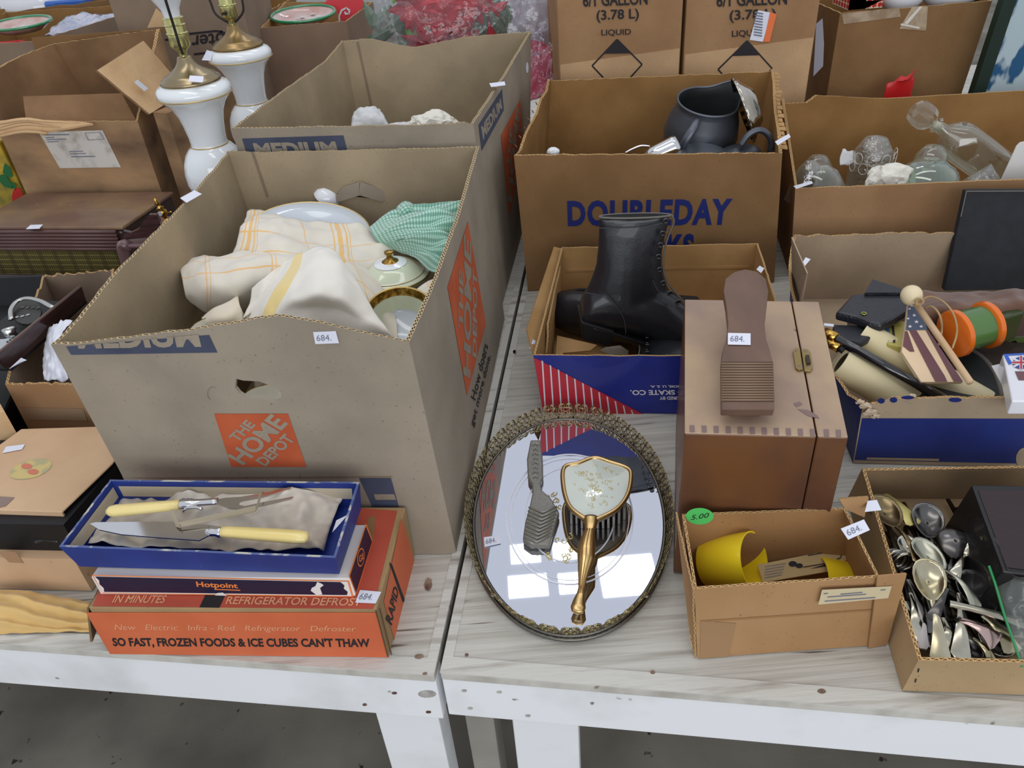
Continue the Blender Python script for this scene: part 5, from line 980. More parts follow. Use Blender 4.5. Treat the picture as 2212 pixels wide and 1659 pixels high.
out = [(1559, 884), (1558, 781), (1561, 757), (1570, 730), (1573, 700), (1569, 662), (1563, 628), (1567, 602), (1586, 587), (1610, 581), (1635, 586), (1654, 602), (1660, 628), (1656, 665), (1652, 700), (1655, 730), (1664, 758), (1670, 782), (1673, 884)]
b = MB(); b.prism([FP(*p) for p in out], -fn, .011); rest = b.make('footrest', m_fr, wb, bevel=.0012)
b = MB(); q = [FP(1585, 860, -.011), FP(1650, 860, -.011), FP(1640, 660, -.011), FP(1590, 660, -.011)]; b.hexa([V(p.x, p.y, hz) for p in q], [p for p in q]); b.make('footrest_post', m_fr, wb)
for i in range(15):
    y = 786 + i*5.6; x0_, x1_ = 1558 + .0*i, 1670 + i*.2; b = MB(); b.tube([FP(x0_, y, .0002), FP(x1_, y, .0002)], .0013, 6); b.make('rib', mat('rib_light', (134, 108, 84), rough=.5), rest, smooth=True)
quad_on(wb, 'rib_shadow_bed', flatW(FP(1558, 868), FP(1673, 868), FP(1670, 782), FP(1558, 782)), [(1558.5, 868), (1672, 868), (1670, 782), (1558.5, 782)], mat('groove_dark', (72, 54, 44), rough=.8), off=.0003)  # dark quad paints the shade in the grooves between ribs
sticker(wb, flatW(FP(1550, 760), FP(1680, 760), FP(1680, 700), FP(1550, 700)), [(1572, 746), (1621, 747), (1621, 722), (1572, 721)], off=.0012)
# ================================================================== oval mirror tray
mc = V(.064, .783, 0); MA, MBb, MR = .130, .205, -.09
E = lambda a, k=1.0, z=0, e=0: V(mc.x + (MA*k + e)*math.cos(a)*math.cos(MR) - (MBb*k + e)*math.sin(a)*math.sin(MR), mc.y + (MA*k + e)*math.cos(a)*math.sin(MR) + (MBb*k + e)*math.sin(a)*math.cos(MR), z)
m_fil = mat('filigree_metal', (176, 162, 120), rough=.25, metal=1., col2=(120, 110, 88), ns=60); m_mir = mat('mirror', (226, 228, 238), rough=.015, metal=1.); m_pew = mat('pewter_band', (120, 116, 108), rough=.35, metal=.9)
ty = thing('mirror_tray', 'oval mirrored vanity tray with pierced metal gallery rim', 'tray', (mc.x, mc.y, .0018)); NN = 96
b = MB(); ring = [E(i*2*PI/NN, 1, .011) for i in range(NN)]; b.add(ring, [tuple(range(NN))]); b.make('mirror_plate', m_mir, ty)
b = MB(); b.add([E(i*2*PI/NN, 1, .0045, .006) for i in range(NN)] + [E(i*2*PI/NN, 1, .0102) for i in range(NN)], [tuple(range(NN))[::-1]] + [(i, (i+1) % NN, NN + (i+1) % NN, NN + i) for i in range(NN)]); b.make('base_plate', m_pew, ty)
for e, z, r in ((.0025, .0105, .0022), (.007, .0045, .0025)):
    b = MB(); b.tube([E(i*2*PI/NN, 1, z, e) for i in range(NN)], r, 8, closed=True); b.make('rim_band', m_pew, ty, smooth=True)
for a in (.7, 2.3, 3.9, 5.5): b = MB(); p = E(a, 1, 0, .004); b.lathe([(0, .002), (.005, .002), (.006, .005), (.004, .009), (0, .009)], 12, M=Matrix.Translation(p)); b.make('foot', m_pew, ty, smooth=True)
# one pierced gallery segment, then copies round the oval
seg_me = None; per = [E(i*2*PI/720, 1, 0, .003) for i in range(720)]; cum = [0]
for i in range(720): cum.append(cum[-1] + (per[(i+1) % 720] - per[i]).length)
NS = 46; wseg = cum[-1]/NS
def motif():
    b = MB(); h = .026; r = .00085; W = wseg
    cf = lambda x, z: V(x, -(z/h)*.010 - .0015*math.sin(PI*z/h), z)
    def ringm(cx_, cz, rx, rz, n=10): b.tube([cf(cx_ + rx*math.cos(k*2*PI/n), cz + rz*math.sin(k*2*PI/n)) for k in range(n)], r, 4, closed=True)
    ringm(-W*.25, h*.84, W*.2, h*.14); ringm(W*.25, h*.84, W*.2, h*.14); ringm(0, h*.6, W*.15, h*.13); ringm(-W*.36, h*.52, W*.13, h*.15); ringm(W*.36, h*.52, W*.13, h*.15); ringm(-W*.2, h*.28, W*.16, h*.12); ringm(W*.2, h*.28, W*.16, h*.12); ringm(0, h*.12, W*.14, h*.1)
    for s in (-1, 1):
        b.tube([cf(s*W*.02, 0), cf(s*W*.42, h*.2), cf(s*W*.08, h*.45), cf(s*W*.45, h*.72), cf(s*W*.06, h*.98)], r*1.1, 4)
        b.tube([cf(s*W*.5, 0), cf(s*W*.44, h*.4), cf(s*W*.5, h*.66), cf(s*W*.3, h*1.0), cf(0, h*.9)], r, 4)
    return b
for k in range(NS):
    tgt = (k + .5)*wseg; i = min(range(720), key=lambda j: abs(cum[j] - tgt)); p = per[i]; t = (per[(i+1) % 720] - per[i - 1]).normalized(); out_ = V(t.y, -t.x, 0)
    if seg_me is None:
        o = motif().make('filigree_panel', m_fil, ty, local=True, smooth=True); seg_me = o.data
    else:
        o = bpy.data.objects.new('filigree_panel', seg_me); COL.objects.link(o); o.parent = ty
    R3 = Matrix((( -t.x, -out_.x, 0), (-t.y, -out_.y, 0), (0, 0, 1))).to_4x4(); R3 = Matrix(((t.x, -out_.x, 0, 0), (t.y, -out_.y, 0, 0), (0, 0, 1, 0), (0, 0, 0, 1)))
    o.matrix_local = Matrix.Translation(V(p.x, p.y, .009) - LOC[ty.name]) @ R3
# pale rings and gold scrolls on the mirror
m_pale_ring = mat('pale_ring', (232, 234, 244), rough=.5, metal=.2); m_gold2 = mat('gold_scroll', (226, 206, 130), rough=.4, metal=.4)
def annulus(c, rx, ry, w, m, h=.0113, n=72, name='pale_ring'):
    b = MB(); o_ = [P(c[0] + rx*math.cos(i*2*PI/n), c[1] + ry*math.sin(i*2*PI/n), h) for i in range(n)]; i_ = [P(c[0] + (rx - w)*math.cos(i*2*PI/n), c[1] + (ry - w)*math.sin(i*2*PI/n), h) for i in range(n)]
    b.add(o_ + i_, [(k, (k+1) % n, n + (k+1) % n, n + k) for k in range(n)]); return b.make(name, m, ty)
annulus((1231, 1122), 138, 142, 3.5, m_pale_ring); annulus((1231, 1122), 128, 132, 1.5, m_pale_ring); annulus((1231, 1112), 98, 104, 3, m_pale_ring)
b = MB(); rg = random.Random(5)
for i in range(44):
    x, y = 1160 + rg.random()*92, 1040 + rg.random()*172
    if abs(x - 1206) > 44 - abs(y - 1125)*.25: continue
    s = 4 + rg.random()*6; a0 = rg.random()*6; pts = [P(x + s*(1 - k/12)*math.cos(a0 + k*.55), y + s*(1 - k/12)*math.sin(a0 + k*.55), .0115) for k in range(12)]; b.tube(pts, .0006, 4)
sc_ = b.make('gold_scrollwork', m_gold2, ty); 
sticker(ty, flatW(V(-.3, .5, .0112), V(.4, .5, .0112), V(.4, 1.1, .0112), V(-.3, 1.1, .0112)), [(1047, 1183), (1082, 1175), (1080, 1157), (1045, 1162)])
# hair brush
m_ivp = mat('pearl_back', (222, 228, 216), rough=.12, coat=.9, col2=(206, 214, 206), ns=8); m_gb = mat('gilt_brass', (214, 182, 126), rough=.28, metal=1.); m_gb2 = mat('gilt_brass_dark', (168, 134, 84), rough=.3, metal=1.)
hb = thing('hair_brush', 'gold handled hair brush with pearly scrollwork back on the mirror tray', 'brush', P(1285, 1060, .0115)[:])
sh_ = [(1219, 1010), (1250, 1001), (1284, 989), (1316, 998), (1356, 1012), (1363, 1032), (1355, 1070), (1332, 1100), (1296, 1119), (1275, 1124), (1250, 1112), (1228, 1090), (1217, 1049)]
cpx = (1288, 1052); HB = .047
shp = [P(*p, HB) for p in sh_]; cen = P(*cpx, HB); loop = shp + [shp[0]]
dense = []
n_ = len(shp)
for i in range(n_):
    for t in (0, .25, .5, .75): dense.append(cr(shp[i-1], shp[i], shp[(i+1) % n_], shp[(i+2) % n_], t))
b = MB(); vs = []; rr = (1, .85, .6, .3)
for s_ in rr: vs += [cen.lerp(p, s_) + UP*.006*(1 - s_*s_) for p in dense]
m_ = len(dense); vs.append(cen + UP*.006); fs = [(k*m_ + i, k*m_ + (i+1) % m_, (k+1)*m_ + (i+1) % m_, (k+1)*m_ + i) for k in range(3) for i in range(m_)] + [(3*m_ + i, 3*m_ + (i+1) % m_, 4*m_) for i in range(m_)]
b.add(vs, fs); bk = b.make('back_panel', m_ivp, hb, smooth=True)
b = MB(); b.tube(dense, .0034, 8, closed=True); b.make('frame', m_gb, hb, smooth=True)
b = MB(); b.add([p - UP*.001 for p in dense] + [cen.lerp(p, .9) - UP*.014 for p in dense], [(i, (i+1) % m_, m_ + (i+1) % m_, m_ + i) for i in range(m_)] + [tuple(m_ + i for i in range(m_))]); b.make('brush_pad', mat('brush_pad', (112, 104, 88), rough=.5), hb)
b = MB()
for i in range(11):
    for j in range(12):
        p = P(1234 + i*11.5, 1012 + j*9.5, HB - .014); d = (p - cen)
        if min((p - q).length for q in shp) < .006 or d.length > .052: continue
        b.tube([V(p.x, p.y, HB - .013), V(p.x, p.y, .0118)], .0016, 4)
br_ = b.make('bristles', mat('clear_bristle', (150, 146, 138), rough=.3, trans=.3), hb); br_['kind'] = 'stuff'
b = MB(); rg = random.Random(9)
for i in range(60):
    a = rg.random()*6.28; rad = rg.random()**.5*.68; p = cen.lerp(dense[int(a/6.2832*m_) % m_], rad) + UP*(.0062*(1 - rad*rad) + .0002); s = .002 + rg.random()*.003; a0 = rg.random()*6
    b.tube([p + V(s*(1 - k/10)*math.cos(a0 + k*.6), s*(1 - k/10)*math.sin(a0 + k*.6), 0) for k in range(10)], .00028, 4)
b.make('gold_scroll', m_gold2, bk)
hp_ = [(1276, 1118, 18, .047), (1276, 1132, 15, .047), (1274, 1146, 12, .046), (1270, 1165, 16, .044), (1267, 1185, 19.5, .041), (1266, 1205, 19, .038), (1262, 1228, 14, .034), (1258, 1252, 9, .030), (1256, 1270, 7, .027), (1254, 1284, 9, .025), (1251, 1298, 13, .023), (1249, 1312, 16, .022), (1247, 1326, 11, .021)]
b = MB(); pth = smooth_path([P(x, y, h) for x, y, w, h in hp_], 48); ws = [hp_[min(int(i/48*12), 11)][2]*(1 - (i/48*12) % 1) + hp_[min(int(i/48*12) + 1, 12)][2]*((i/48*12) % 1) if i < 48 else 4 for i in range(49)]
b.tube(pth, [w*.00058*1.0 for w in ws], 16, flat=.55); b.make('handle', m_gb, hb, smooth=True)
for off in (-1, 0, 1):
    b = MB(); b.tube(smooth_path([P(x + off*w*.42, y, h) + UP*w*.0003 for x, y, w, h in hp_[2:10]], 24), .0009, 5); b.make('handle_rib', m_gb2, hb, smooth=True)
b = MB(); pts = [P(x, y, .045) for x, y in ((1250, 1110), (1262, 1124), (1274, 1130), (1288, 1124), (1300, 1115))]; b.tube(smooth_path(pts, 16), .003, 8); b.make('collar', m_gb2, hb, smooth=True)
# smoky ornate comb piece
cb = thing('ornate_comb', 'smoky clear plastic vanity piece with chevron ridges left of the brush', 'comb', P(1165, 1080, .0115)[:]); m_smk = mat('smoky_resin', (150, 146, 134), rough=.2, spec=.7, coat=.6, trans=.45, ior=1.45, bump=.5, bs=160)
co = [(1146, 950), (1168, 950), (1172, 985), (1173, 1028), (1168, 1042), (1171, 1058), (1190, 1075), (1208, 1106), (1196, 1145), (1187, 1177), (1165, 1176), (1146, 1176), (1129, 1164), (1134, 1128), (1144, 1092), (1150, 1062), (1149, 1045), (1140, 1030), (1138, 990)]
b = MB(); b.prism([P(*p, .022) for p in co], V(0, 0, -1), .009); b.make('body', m_smk, cb, bevel=.002)
for i in range(9):
    y = 1100 + i*8; xl_ = 1142 - i*1.4; xr_ = 1203 - max(0, i - 1)*2.2; xm = (xl_ + xr_)/2; b = MB(); b.tube([P(xl_, y - 4, .0225), P(xm, y + 7, .0235), P(xr_, y - 6, .0225)], .0013, 6); b.make('chevron_ridge', m_smk, cb, smooth=True)
for i in range(8):
    y = 962 + i*10; b = MB(); b.tube([P(1156 - 6 + (i % 2)*3, y, .0228), P(1156, y - 5, .0235), P(1163 - (i % 2)*2, y, .0228)], .0011, 6); b.make('leaf_ridge', m_smk, cb, smooth=True)
# ceiling light panels, high in the hall ahead (their image lies in the mirror)
m_lp = mat('light_panel', (244, 248, 255), emit=9.0)
for x0_, x1_, y0_, y1_, lb_ in ((-.15, .14, 5.2, 5.42, 'small light panel in the far row of the ceiling, left end'), (-.19, .18, 4.78, 5.02, 'long light panel in the near row of the ceiling, left end'), (.27, .50, 5.2, 5.40, 'small light panel in the middle of the far ceiling row'), (.29, .52, 4.78, 5.0, 'small light panel in the middle of the near ceiling row'), (.69, 1.22, 4.7, 5.16, 'largest white ceiling light panel, right end of the rows')):
    b = MB(); b.hexa([V(x0_, y0_, 5), V(x1_, y0_, 5), V(x1_, y1_, 5), V(x0_, y1_, 5)], [V(x0_, y0_, 5.03), V(x1_, y0_, 5.03), V(x1_, y1_, 5.03), V(x0_, y1_, 5.03)]); o = b.make('ceiling_light', m_lp); tag(o, lb_, 'light', 'ceiling light panels')
# ================================================================== inside the towel box
def lathe_thing(name, label, cat, c, prof, m, tilt=(0, 0), group=None, part='body', extra=()):
    root = thing(name, label, cat, Vector(c)[:], group); M = Matrix.Translation(Vector(c)) @ Matrix.Rotation(tilt[1], 4, 'Y') @ Matrix.Rotation(tilt[0], 4, 'X')
    b = MB(); b.lathe(prof, 44, M=M); b.make(part, m, root, smooth=True, angle=60)
    for pn, pr, pm in extra: b = MB(); b.lathe(pr, 44, M=M); b.make(pn, pm, root, smooth=True, angle=60)
    return root, M
fill = crumple('packing_paper', (-.30, 1.06, .11), .10, mat('packing_paper', (190, 178, 156), rough=.85), seed=2, sc=(1.2, 1.9, .9)); tag(fill, 'beige packing paper at the bottom of the towel box', 'paper')
m_gr = mat('celadon_china', (212, 218, 190), rough=.1, coat=.8); m_bw = mat('bluish_china', (206, 214, 222), rough=.1, coat=.8); m_gb3 = mat('gold_band', (190, 152, 76), rough=.28, metal=.9, col2=(120, 90, 40), ns=160, lo=.42, hi=.58)
m_cw = mat('cream_china', (230, 228, 214), rough=.1, coat=.8)
c = P(668, 506, .262); pr = [(0, -.012), (.05, -.012), (.078, -.004), (.100, .002), (.103, .004), (.100, .0055), (.078, .0), (.066, -.005), (.05, -.008), (0, -.008)]
lathe_thing('serving_plate', 'bluish white plate with gold rim leaning behind the plaid towel', 'plate', c, pr, m_bw, (.12, .16), extra=(('gold_rim', [(.1015, .0045), (.1036, .0052), (.1036, .003), (.1015, .0028)], m_gold),))
c = P(703, 437, .27) + V(0, .03, 0); crk, _ = lathe_thing('china_knob_lid', 'white fluted china knob behind the bluish plate', 'lid', c, [(0, .02), (.012, .018), (.022, .010), (.026, .0), (.018, -.01), (0, -.012)], m_china, (.3, .5))
def tow_lines(M, u, v):
    def lines(w, offs):
        r = None
        for o, t in offs:
            q = M('LESS_THAN', M('ABSOLUTE', M('SUBTRACT', M('FRACT', w), o)), t); r = q if r is None else M('MAXIMUM', r, q)
        return r
    a = lines(M('MULTIPLY', u, 1.0), ((.5, .012), (.56, .007))); c_ = lines(M('MULTIPLY', v, 1.0), ((.5, .012), (.2, .007)))
    return [(M('MULTIPLY', M('MAXIMUM', a, c_), .75), (238, 180, 92))]
def tow_band(M, u, v):
    w = M('FRACT', u); q = M('LESS_THAN', M('ABSOLUTE', M('SUBTRACT', w, .13)), .022)
    for o, t in ((.07, .008), (.19, .008), (.22, .004), (.75, .006)): q = M('MAXIMUM', q, M('LESS_THAN', M('ABSOLUTE', M('SUBTRACT', w, o)), t))
    for o, t in ((.45, .010), (.85, .008)): q = M('MAXIMUM', q, M('LESS_THAN', M('ABSOLUTE', M('SUBTRACT', M('FRACT', v), o)), t))
    return [(M('MULTIPLY', q, .85), (240, 184, 84))]
m_t1 = uv_mat('plaid_towel', (226, 218, 202), tow_lines, rough=.85, sheen=.5, bump=.4, bs=700)
m_t1b = uv_mat('banded_plaid_towel', (228, 220, 204), tow_band, rough=.85, sheen=.5, bump=.4, bs=700)
m_t2 = uv_mat('yellow_band_towel', (236, 230, 218), lambda M, u, v: [(M('LESS_THAN', M('ABSOLUTE', M('SUBTRACT', u, .23)), .06), (240, 214, 140)), (M('MULTIPLY', M('LESS_THAN', M('ABSOLUTE', M('SUBTRACT', u, .62)), .035), M('GREATER_THAN', v, .72)), (240, 210, 140))], rough=.85, sheen=.5, bump=.4, bs=700)
m_t3 = mat('cream_cloth', (230, 216, 190), rough=.9, sheen=.4, bump=.3, bs=600)
def pp(rows): return [[P(*p) for p in r] for r in rows]
G = pp((((536, 466, .272), (575, 455, .285), (625, 470, .283), (690, 478, .275), (760, 488, .27), (838, 500, .262)),
        ((522, 500, .29), (575, 490, .305), (640, 512, .295), (700, 522, .28), (770, 525, .27), (850, 522, .262)),
        ((505, 545, .28), (580, 535, .30), (650, 545, .295), (700, 560, .285), (775, 555, .275), (850, 540, .26)),
        ((490, 590, .25), (570, 585, .27), (640, 600, .275), (710, 595, .27), (780, 585, .26), (850, 570, .245)),
        ((500, 640, .20), (570, 640, .21), (640, 650, .22), (710, 640, .22), (790, 630, .22), (850, 600, .21))))
o = patch('plaid_towel', G, m_t1b, nu=90, nv=60, wr=.011, ws=13, solid=.002, su=1.6, sv=1.5, seed=1); tag(o, 'white towel with orange plaid bands draped at the back of the pile', 'towel', 'towels in the tall grey box')
G = pp((((392, 560, .255), (440, 556, .27), (500, 552, .285), (560, 540, .29), (630, 535, .29), (705, 540, .285)),
        ((392, 585, .27), (440, 580, .29), (510, 568, .305), (570, 560, .305), (640, 562, .30), (715, 570, .28)),
        ((400, 625, .265), (445, 622, .285), (510, 610, .295), (570, 600, .29), (640, 600, .28), (715, 610, .26)),
        ((408, 648, .245), (445, 660, .25), (500, 655, .26), (560, 640, .26), (640, 640, .26), (715, 650, .24)),
        ((425, 655, .21), (450, 672, .21), (505, 672, .22), (560, 668, .22), (640, 665, .22), (715, 670, .21))))
o = patch('plaid_towel', G, m_t1, nu=90, nv=60, wr=.008, ws=14, solid=.002, su=2.3, sv=1.4, seed=8); tag(o, 'white plaid towel corner hanging at the left of the pile', 'towel', 'towels in the tall grey box')
G = pp((((700, 548, .285), (735, 545, .28), (775, 568, .265), (812, 600, .25)), ((720, 575, .28), (765, 590, .275), (805, 625, .26), (838, 650, .25)), ((740, 620, .27), (785, 640, .265), (825, 670, .255), (855, 690, .245)), ((760, 665, .24), (800, 690, .24), (835, 715, .235), (860, 735, .23))))
o = patch('plaid_towel', G, m_t1, nu=40, nv=34, wr=.002, ws=16, solid=.002, su=1.2, sv=1.1, seed=4); tag(o, 'slim cream towel fold between the white towel and covered dish', 'towel', 'towels in the tall grey box')
G = pp((((618, 566, .300), (650, 548, .315), (692, 534, .322), (722, 546, .318), (738, 562, .305)),
        ((585, 600, .285), (640, 585, .315), (690, 575, .328), (735, 592, .320), (768, 612, .298)),
        ((552, 648, .275), (610, 635, .305), (672, 632, .322), (735, 640, .312), (805, 668, .282)),
        ((530, 690, .262), (585, 685, .285), (645, 668, .298), (735, 668, .292), (835, 715, .268)),
        ((505, 722, .245), (575, 722, .26), (640, 722, .265), (730, 705, .268), (862, 742, .250)),
        ((500, 745, .22), (575, 745, .23), (640, 750, .23), (720, 748, .235), (868, 758, .225))))
o = patch('white_towel', G, m_t2, nu=90, nv=70, wr=.008, ws=13, solid=.002, seed=6); tag(o, 'bright white towel with pale yellow stripe humped at the front', 'towel', 'towels in the tall grey box')
G = pp((((545, 625, .285), (572, 600, .30), (600, 578, .302), (618, 572, .295)), ((540, 655, .275), (568, 630, .29), (595, 612, .29), (622, 600, .285)), ((525, 690, .265), (555, 668, .27), (590, 650, .27), (620, 640, .265))))
o = patch('white_towel', G, m_t2, nu=26, nv=26, wr=.003, ws=30, seed=9, su=.15); tag(o, 'small white towel fold left of the humped white towel', 'towel', 'towels in the tall grey box')
G = pp((((438, 688, .255), (460, 672, .27), (490, 658, .275), (515, 642, .27)), ((445, 698, .26), (470, 690, .28), (500, 678, .285), (518, 668, .275)), ((470, 705, .25), (495, 705, .265), (515, 700, .265), (530, 690, .25)), ((480, 730, .22), (505, 725, .23), (525, 722, .235), (540, 715, .23))))
o = patch('cream_cloth', G, m_t3, nu=30, nv=30, wr=.002, ws=20, seed=3, solid=.0025); tag(o, 'cream cloth curling over the cup at the front left', 'cloth')
G = pp((((888, 642, .262), (905, 622, .27), (930, 606, .27), (958, 600, .26)), ((900, 650, .265), (920, 635, .272), (940, 628, .27), (955, 625, .26)), ((915, 668, .25), (930, 655, .255), (945, 650, .255), (955, 648, .25))))
o = patch('plaid_towel', G, m_t1, nu=24, nv=20, wr=.002, ws=20, seed=2, su=.9, sv=.9); tag(o, 'bit of plaid towel against the right wall above the gilt bowl', 'towel', 'towels in the tall grey box')
def ging(M, u, v):
    a = M('LESS_THAN', M('FRACT', M('MULTIPLY', u, 19.)), .5); c_ = M('LESS_THAN', M('FRACT', M('MULTIPLY', v, 17.)), .5)
    return [(M('MULTIPLY', a, .55), (64, 132, 112)), (M('MULTIPLY', c_, .5), (48, 116, 98))]
m_gi = uv_mat('green_gingham', (182, 222, 202), ging, rough=.9, sheen=.5, bump=.5, bs=500)
G = pp((((798, 492, .27), (845, 462, .288), (900, 446, .30), (950, 442, .305), (998, 440, .30)),
        ((806, 505, .275), (862, 482, .30), (915, 470, .315), (955, 465, .315), (998, 468, .305)),
        ((818, 520, .27), (878, 508, .298), (925, 502, .31), (958, 500, .31), (990, 505, .30)),
        ((836, 530, .265), (892, 532, .285), (930, 538, .295), (958, 545, .295), (980, 555, .285)),
        ((852, 538, .258), (900, 560, .268), (925, 580, .270), (945, 597, .268), (965, 600, .26))))
o = patch('gingham_cloth', G, m_gi, nu=110, nv=80, wr=.003, ws=20, seed=3, solid=.002, pleat=lambda u, v: (.008*math.sin(v*19 + 3*math.sin(u*3)) + .004*math.sin(v*41 + u*5))*min(1, u*1.8), su=1.6, sv=1.6); tag(o, 'green gingham cloth gathered against the right wall of the tall box', 'cloth')
G = pp((((856, 470, .28), (858, 448, .295), (872, 438, .30), (890, 440, .295)), ((862, 474, .285), (868, 458, .30), (882, 450, .303), (898, 455, .295)), ((872, 478, .28), (880, 470, .29), (892, 466, .29), (905, 470, .285))))
o = patch('gingham_cloth', G, m_gi, nu=24, nv=20, wr=.003, ws=30, su=.35, sv=.35); tag(o, 'small tuft of green gingham behind the larger gingham cloth', 'cloth')
c = P(850, 606, .232)
rd, M = lathe_thing('covered_dish', 'pale green covered dish with gilt knob under the gingham cloth', 'dish', c, [(0, -.03), (.03, -.03), (.045, -.015), (.056, .004), (.060, .010), (.056, .010), (0, .0)], m_gr, (0, 0), part='bowl',
    extra=(('lid', [(.058, .011), (.0585, .013), (.050, .017), (.046, .018), (.036, .026), (.022, .031), (.012, .033), (0, .033)], m_gr), ('gold_rim', [(.0575, .0125), (.0592, .0142), (.0602, .0125), (.059, .011)], m_gold), ('gold_ring', [(.0505, .0172), (.0515, .0176), (.0515, .0168)], m_gold), ('white_ring', [(.0255, .0306), (.016, .0335), (.010, .0345)], m_china), ('knob', [(.014, .0335), (.010, .036), (.005, .040), (.0045, .044), (.007, .047), (.007, .050), (0, .052)], m_gb3)))
c = P(850, 585, .225); 
c = P(866, 700, .250)
rd, M = lathe_thing('gilt_bowl', 'pale green bowl with wide gold band at the front right corner', 'bowl', c, [(0, -.028), (.022, -.028), (.036, -.018), (.046, .004), (.050, .018), (.0495, .018)], m_gr, (.42, .05), part='bowl',
    extra=(('gold_band', [(.0495, .0185), (.050, .019), (.0445, .010), (.0435, .0075)], m_gb3), ('inner_wall', [(.0435, .0078), (.040, -.002), (.034, -.012)], m_gr), ('inner_well', [(.034, -.012), (.028, -.018), (0, -.019)], m_bw), ('gold_rim', [(.0485, .0187), (.0505, .0196), (.0515, .018)], m_gold)))
for (x, y, h, r, lab) in ((462, 716, .262, .034, 'cup with gold band under the cream cloth, front left of box'), (560, 800, .20, .038, 'cream and gold cup seen through the hand hole of the box')):
    c = P(x, y, h) if y < 760 else V(-.325, .83, .20)
    lathe_thing('gilt_cup', lab, 'cup', c, [(0, -r*1.1), (r*.5, -r*1.1), (r*.85, -r*.5), (r, .0), (r*.97, 0), (r*.8, -r*.5), (0, -r)], m_cw, (.15, .1), 'gilt cups in the towel box', extra=(('gold_band', [(r*1.004, .0005), (r*.985, .001), (r*.90, -r*.26), (r*.89, -r*.28)], m_gb3), ('gold_band', [(r*1.004, 0), (r*.965, -r*.2)], m_gb3)))
# ================================================================== inside the second tall carton
m_wp = mat('wrapping_paper', (206, 206, 206), rough=.7); 
o = crumple('paper_wad', P(935, 272, .33), .040, mat('off_white_paper', (226, 222, 210), rough=.75), seed=3, sc=(1.3, .9, .7), rough=.5); tag(o, 'off white crumpled paper wad at the right in the second grey box', 'paper', 'wrapped glassware in the second tall box')
o = crumple('paper_wad', P(870, 285, .318), .040, m_wp, seed=7, sc=(1.5, .9, .5), rough=.5); tag(o, 'low grey white paper wad in the middle of the second grey box', 'paper', 'wrapped glassware in the second tall box')
G = [[PY(x, y, Y) for x, y, Y in r] for r in (((758, 276, 1.53), (785, 278, 1.52), (815, 280, 1.52), (842, 276, 1.53)), ((760, 255, 1.55), (782, 250, 1.53), (808, 250, 1.53), (834, 258, 1.54)), ((764, 240, 1.57), (785, 232, 1.55), (806, 230, 1.56), (820, 236, 1.58)))]
o = patch('wrapping_sheet', G, m_wp, nu=20, nv=20, wr=.006, ws=40); tag(o, 'upright grey wrapping sheet at the left in the second grey box', 'paper', 'wrapped glassware in the second tall box')
c = P(798, 279, .325); lathe_thing('glass_bowl', 'white glass bowl rim showing before the grey wrapping sheet', 'bowl', c, [(0, -.03), (.02, -.03), (.030, -.01), (.032, 0), (.0305, 0), (.028, -.01), (0, -.026)], m_china, (0, 0))
crb = crumple('packing_paper', (-.16, 1.66, .12), .11, mat('packing_paper', (190, 178, 156)), seed=5, sc=(1.2, 1.5, .9)); tag(crb, 'packing paper deep in the second grey box', 'paper')
# ================================================================== pewter and silver in the book carton
m_pw = mat('dark_pewter', (104, 108, 116), rough=.4, metal=.7, col2=(78, 82, 90), ns=10); m_pwi = mat('pewter_inside', (52, 54, 54), rough=.5, metal=.5); m_pl = mat('grey_pewter_plate', (128, 134, 142), rough=.3, metal=.8)
fill = crumple('packing_paper', (.33, 1.64, .09), .09, mat('packing_paper', (190, 178, 156)), seed=11, sc=(1.5, 1.1, .9)); tag(fill, 'packing paper at the bottom of the book carton', 'paper')
c = PY(1529, 222, 1.60); root = thing('pewter_pitcher', 'dark pewter pitcher with open mouth in the book carton', 'pitcher', (c.x, c.y, c.z - .13)); R3 = Matrix.Rotation(.22, 4, 'X') @ Matrix.Rotation(.10, 4, 'Y'); M = Matrix.Translation(c) @ R3
def spout(v):
    a = math.atan2(v.y, v.x); z = v.z; k = max(0, math.cos(a - .55))**8*max(0, min(1, (z + .05)/.05)); v = v.copy(); r = 1 + .30*k; return V(v.x*r, v.y*r, z + .022*k)
for nm, prf, m in (('body', [(.050, -.13), (.060, -.12), (.074, -.09), (.078, -.065), (.072, -.035), (.062, -.012), (.061, 0), (.063, .003)], m_pw), ('inside', [(.0615, .003), (.058, -.004), (.060, -.02), (.068, -.06), (.05, -.11), (0, -.115)], m_pwi)):
    b = MB(); b.lathe(prf, 48); b.v = [M @ spout(v) for v in b.v]; b.make(nm, m, root, smooth=True)
b = MB(); b.tube([M @ spout(V(.062*math.cos(a), .062*math.sin(a), .002)) for a in [i*PI/24 for i in range(48)]], .0026, 8, closed=True); b.make('rim', m_pw, root, smooth=True)
b = MB(); b.tube(smooth_path([M @ V(*p) for p in ((-.030, -.050, -.008), (-.045, -.080, -.010), (-.060, -.092, -.035), (-.065, -.088, -.065), (-.052, -.062, -.085))], 24), [.0065 + .003*math.sin(PI*i/24) for i in range(25)], 12, flat=.7); b.make('handle', m_pw, root, smooth=True)
m_sv = mat('silver_plate', (206, 200, 190), rough=.12, metal=1., col2=(150, 140, 124), ns=12)
c = PY(1606, 238, 1.575); root = thing('silver_dish', 'bright silver dish standing on edge beside the pewter pitcher', 'dish', c[:]); M = Matrix.Translation(c) @ Matrix.Rotation(1.18, 4, 'Y') @ Matrix.Rotation(.10, 4, 'X')
b = MB(); b.lathe([(0, .030), (.035, .028), (.050, .014), (.062, .006), (.066, .0), (.064, -.002), (.048, .008), (0, .024)], 40, M=M); b.make('dish_body', m_sv, root, smooth=True)
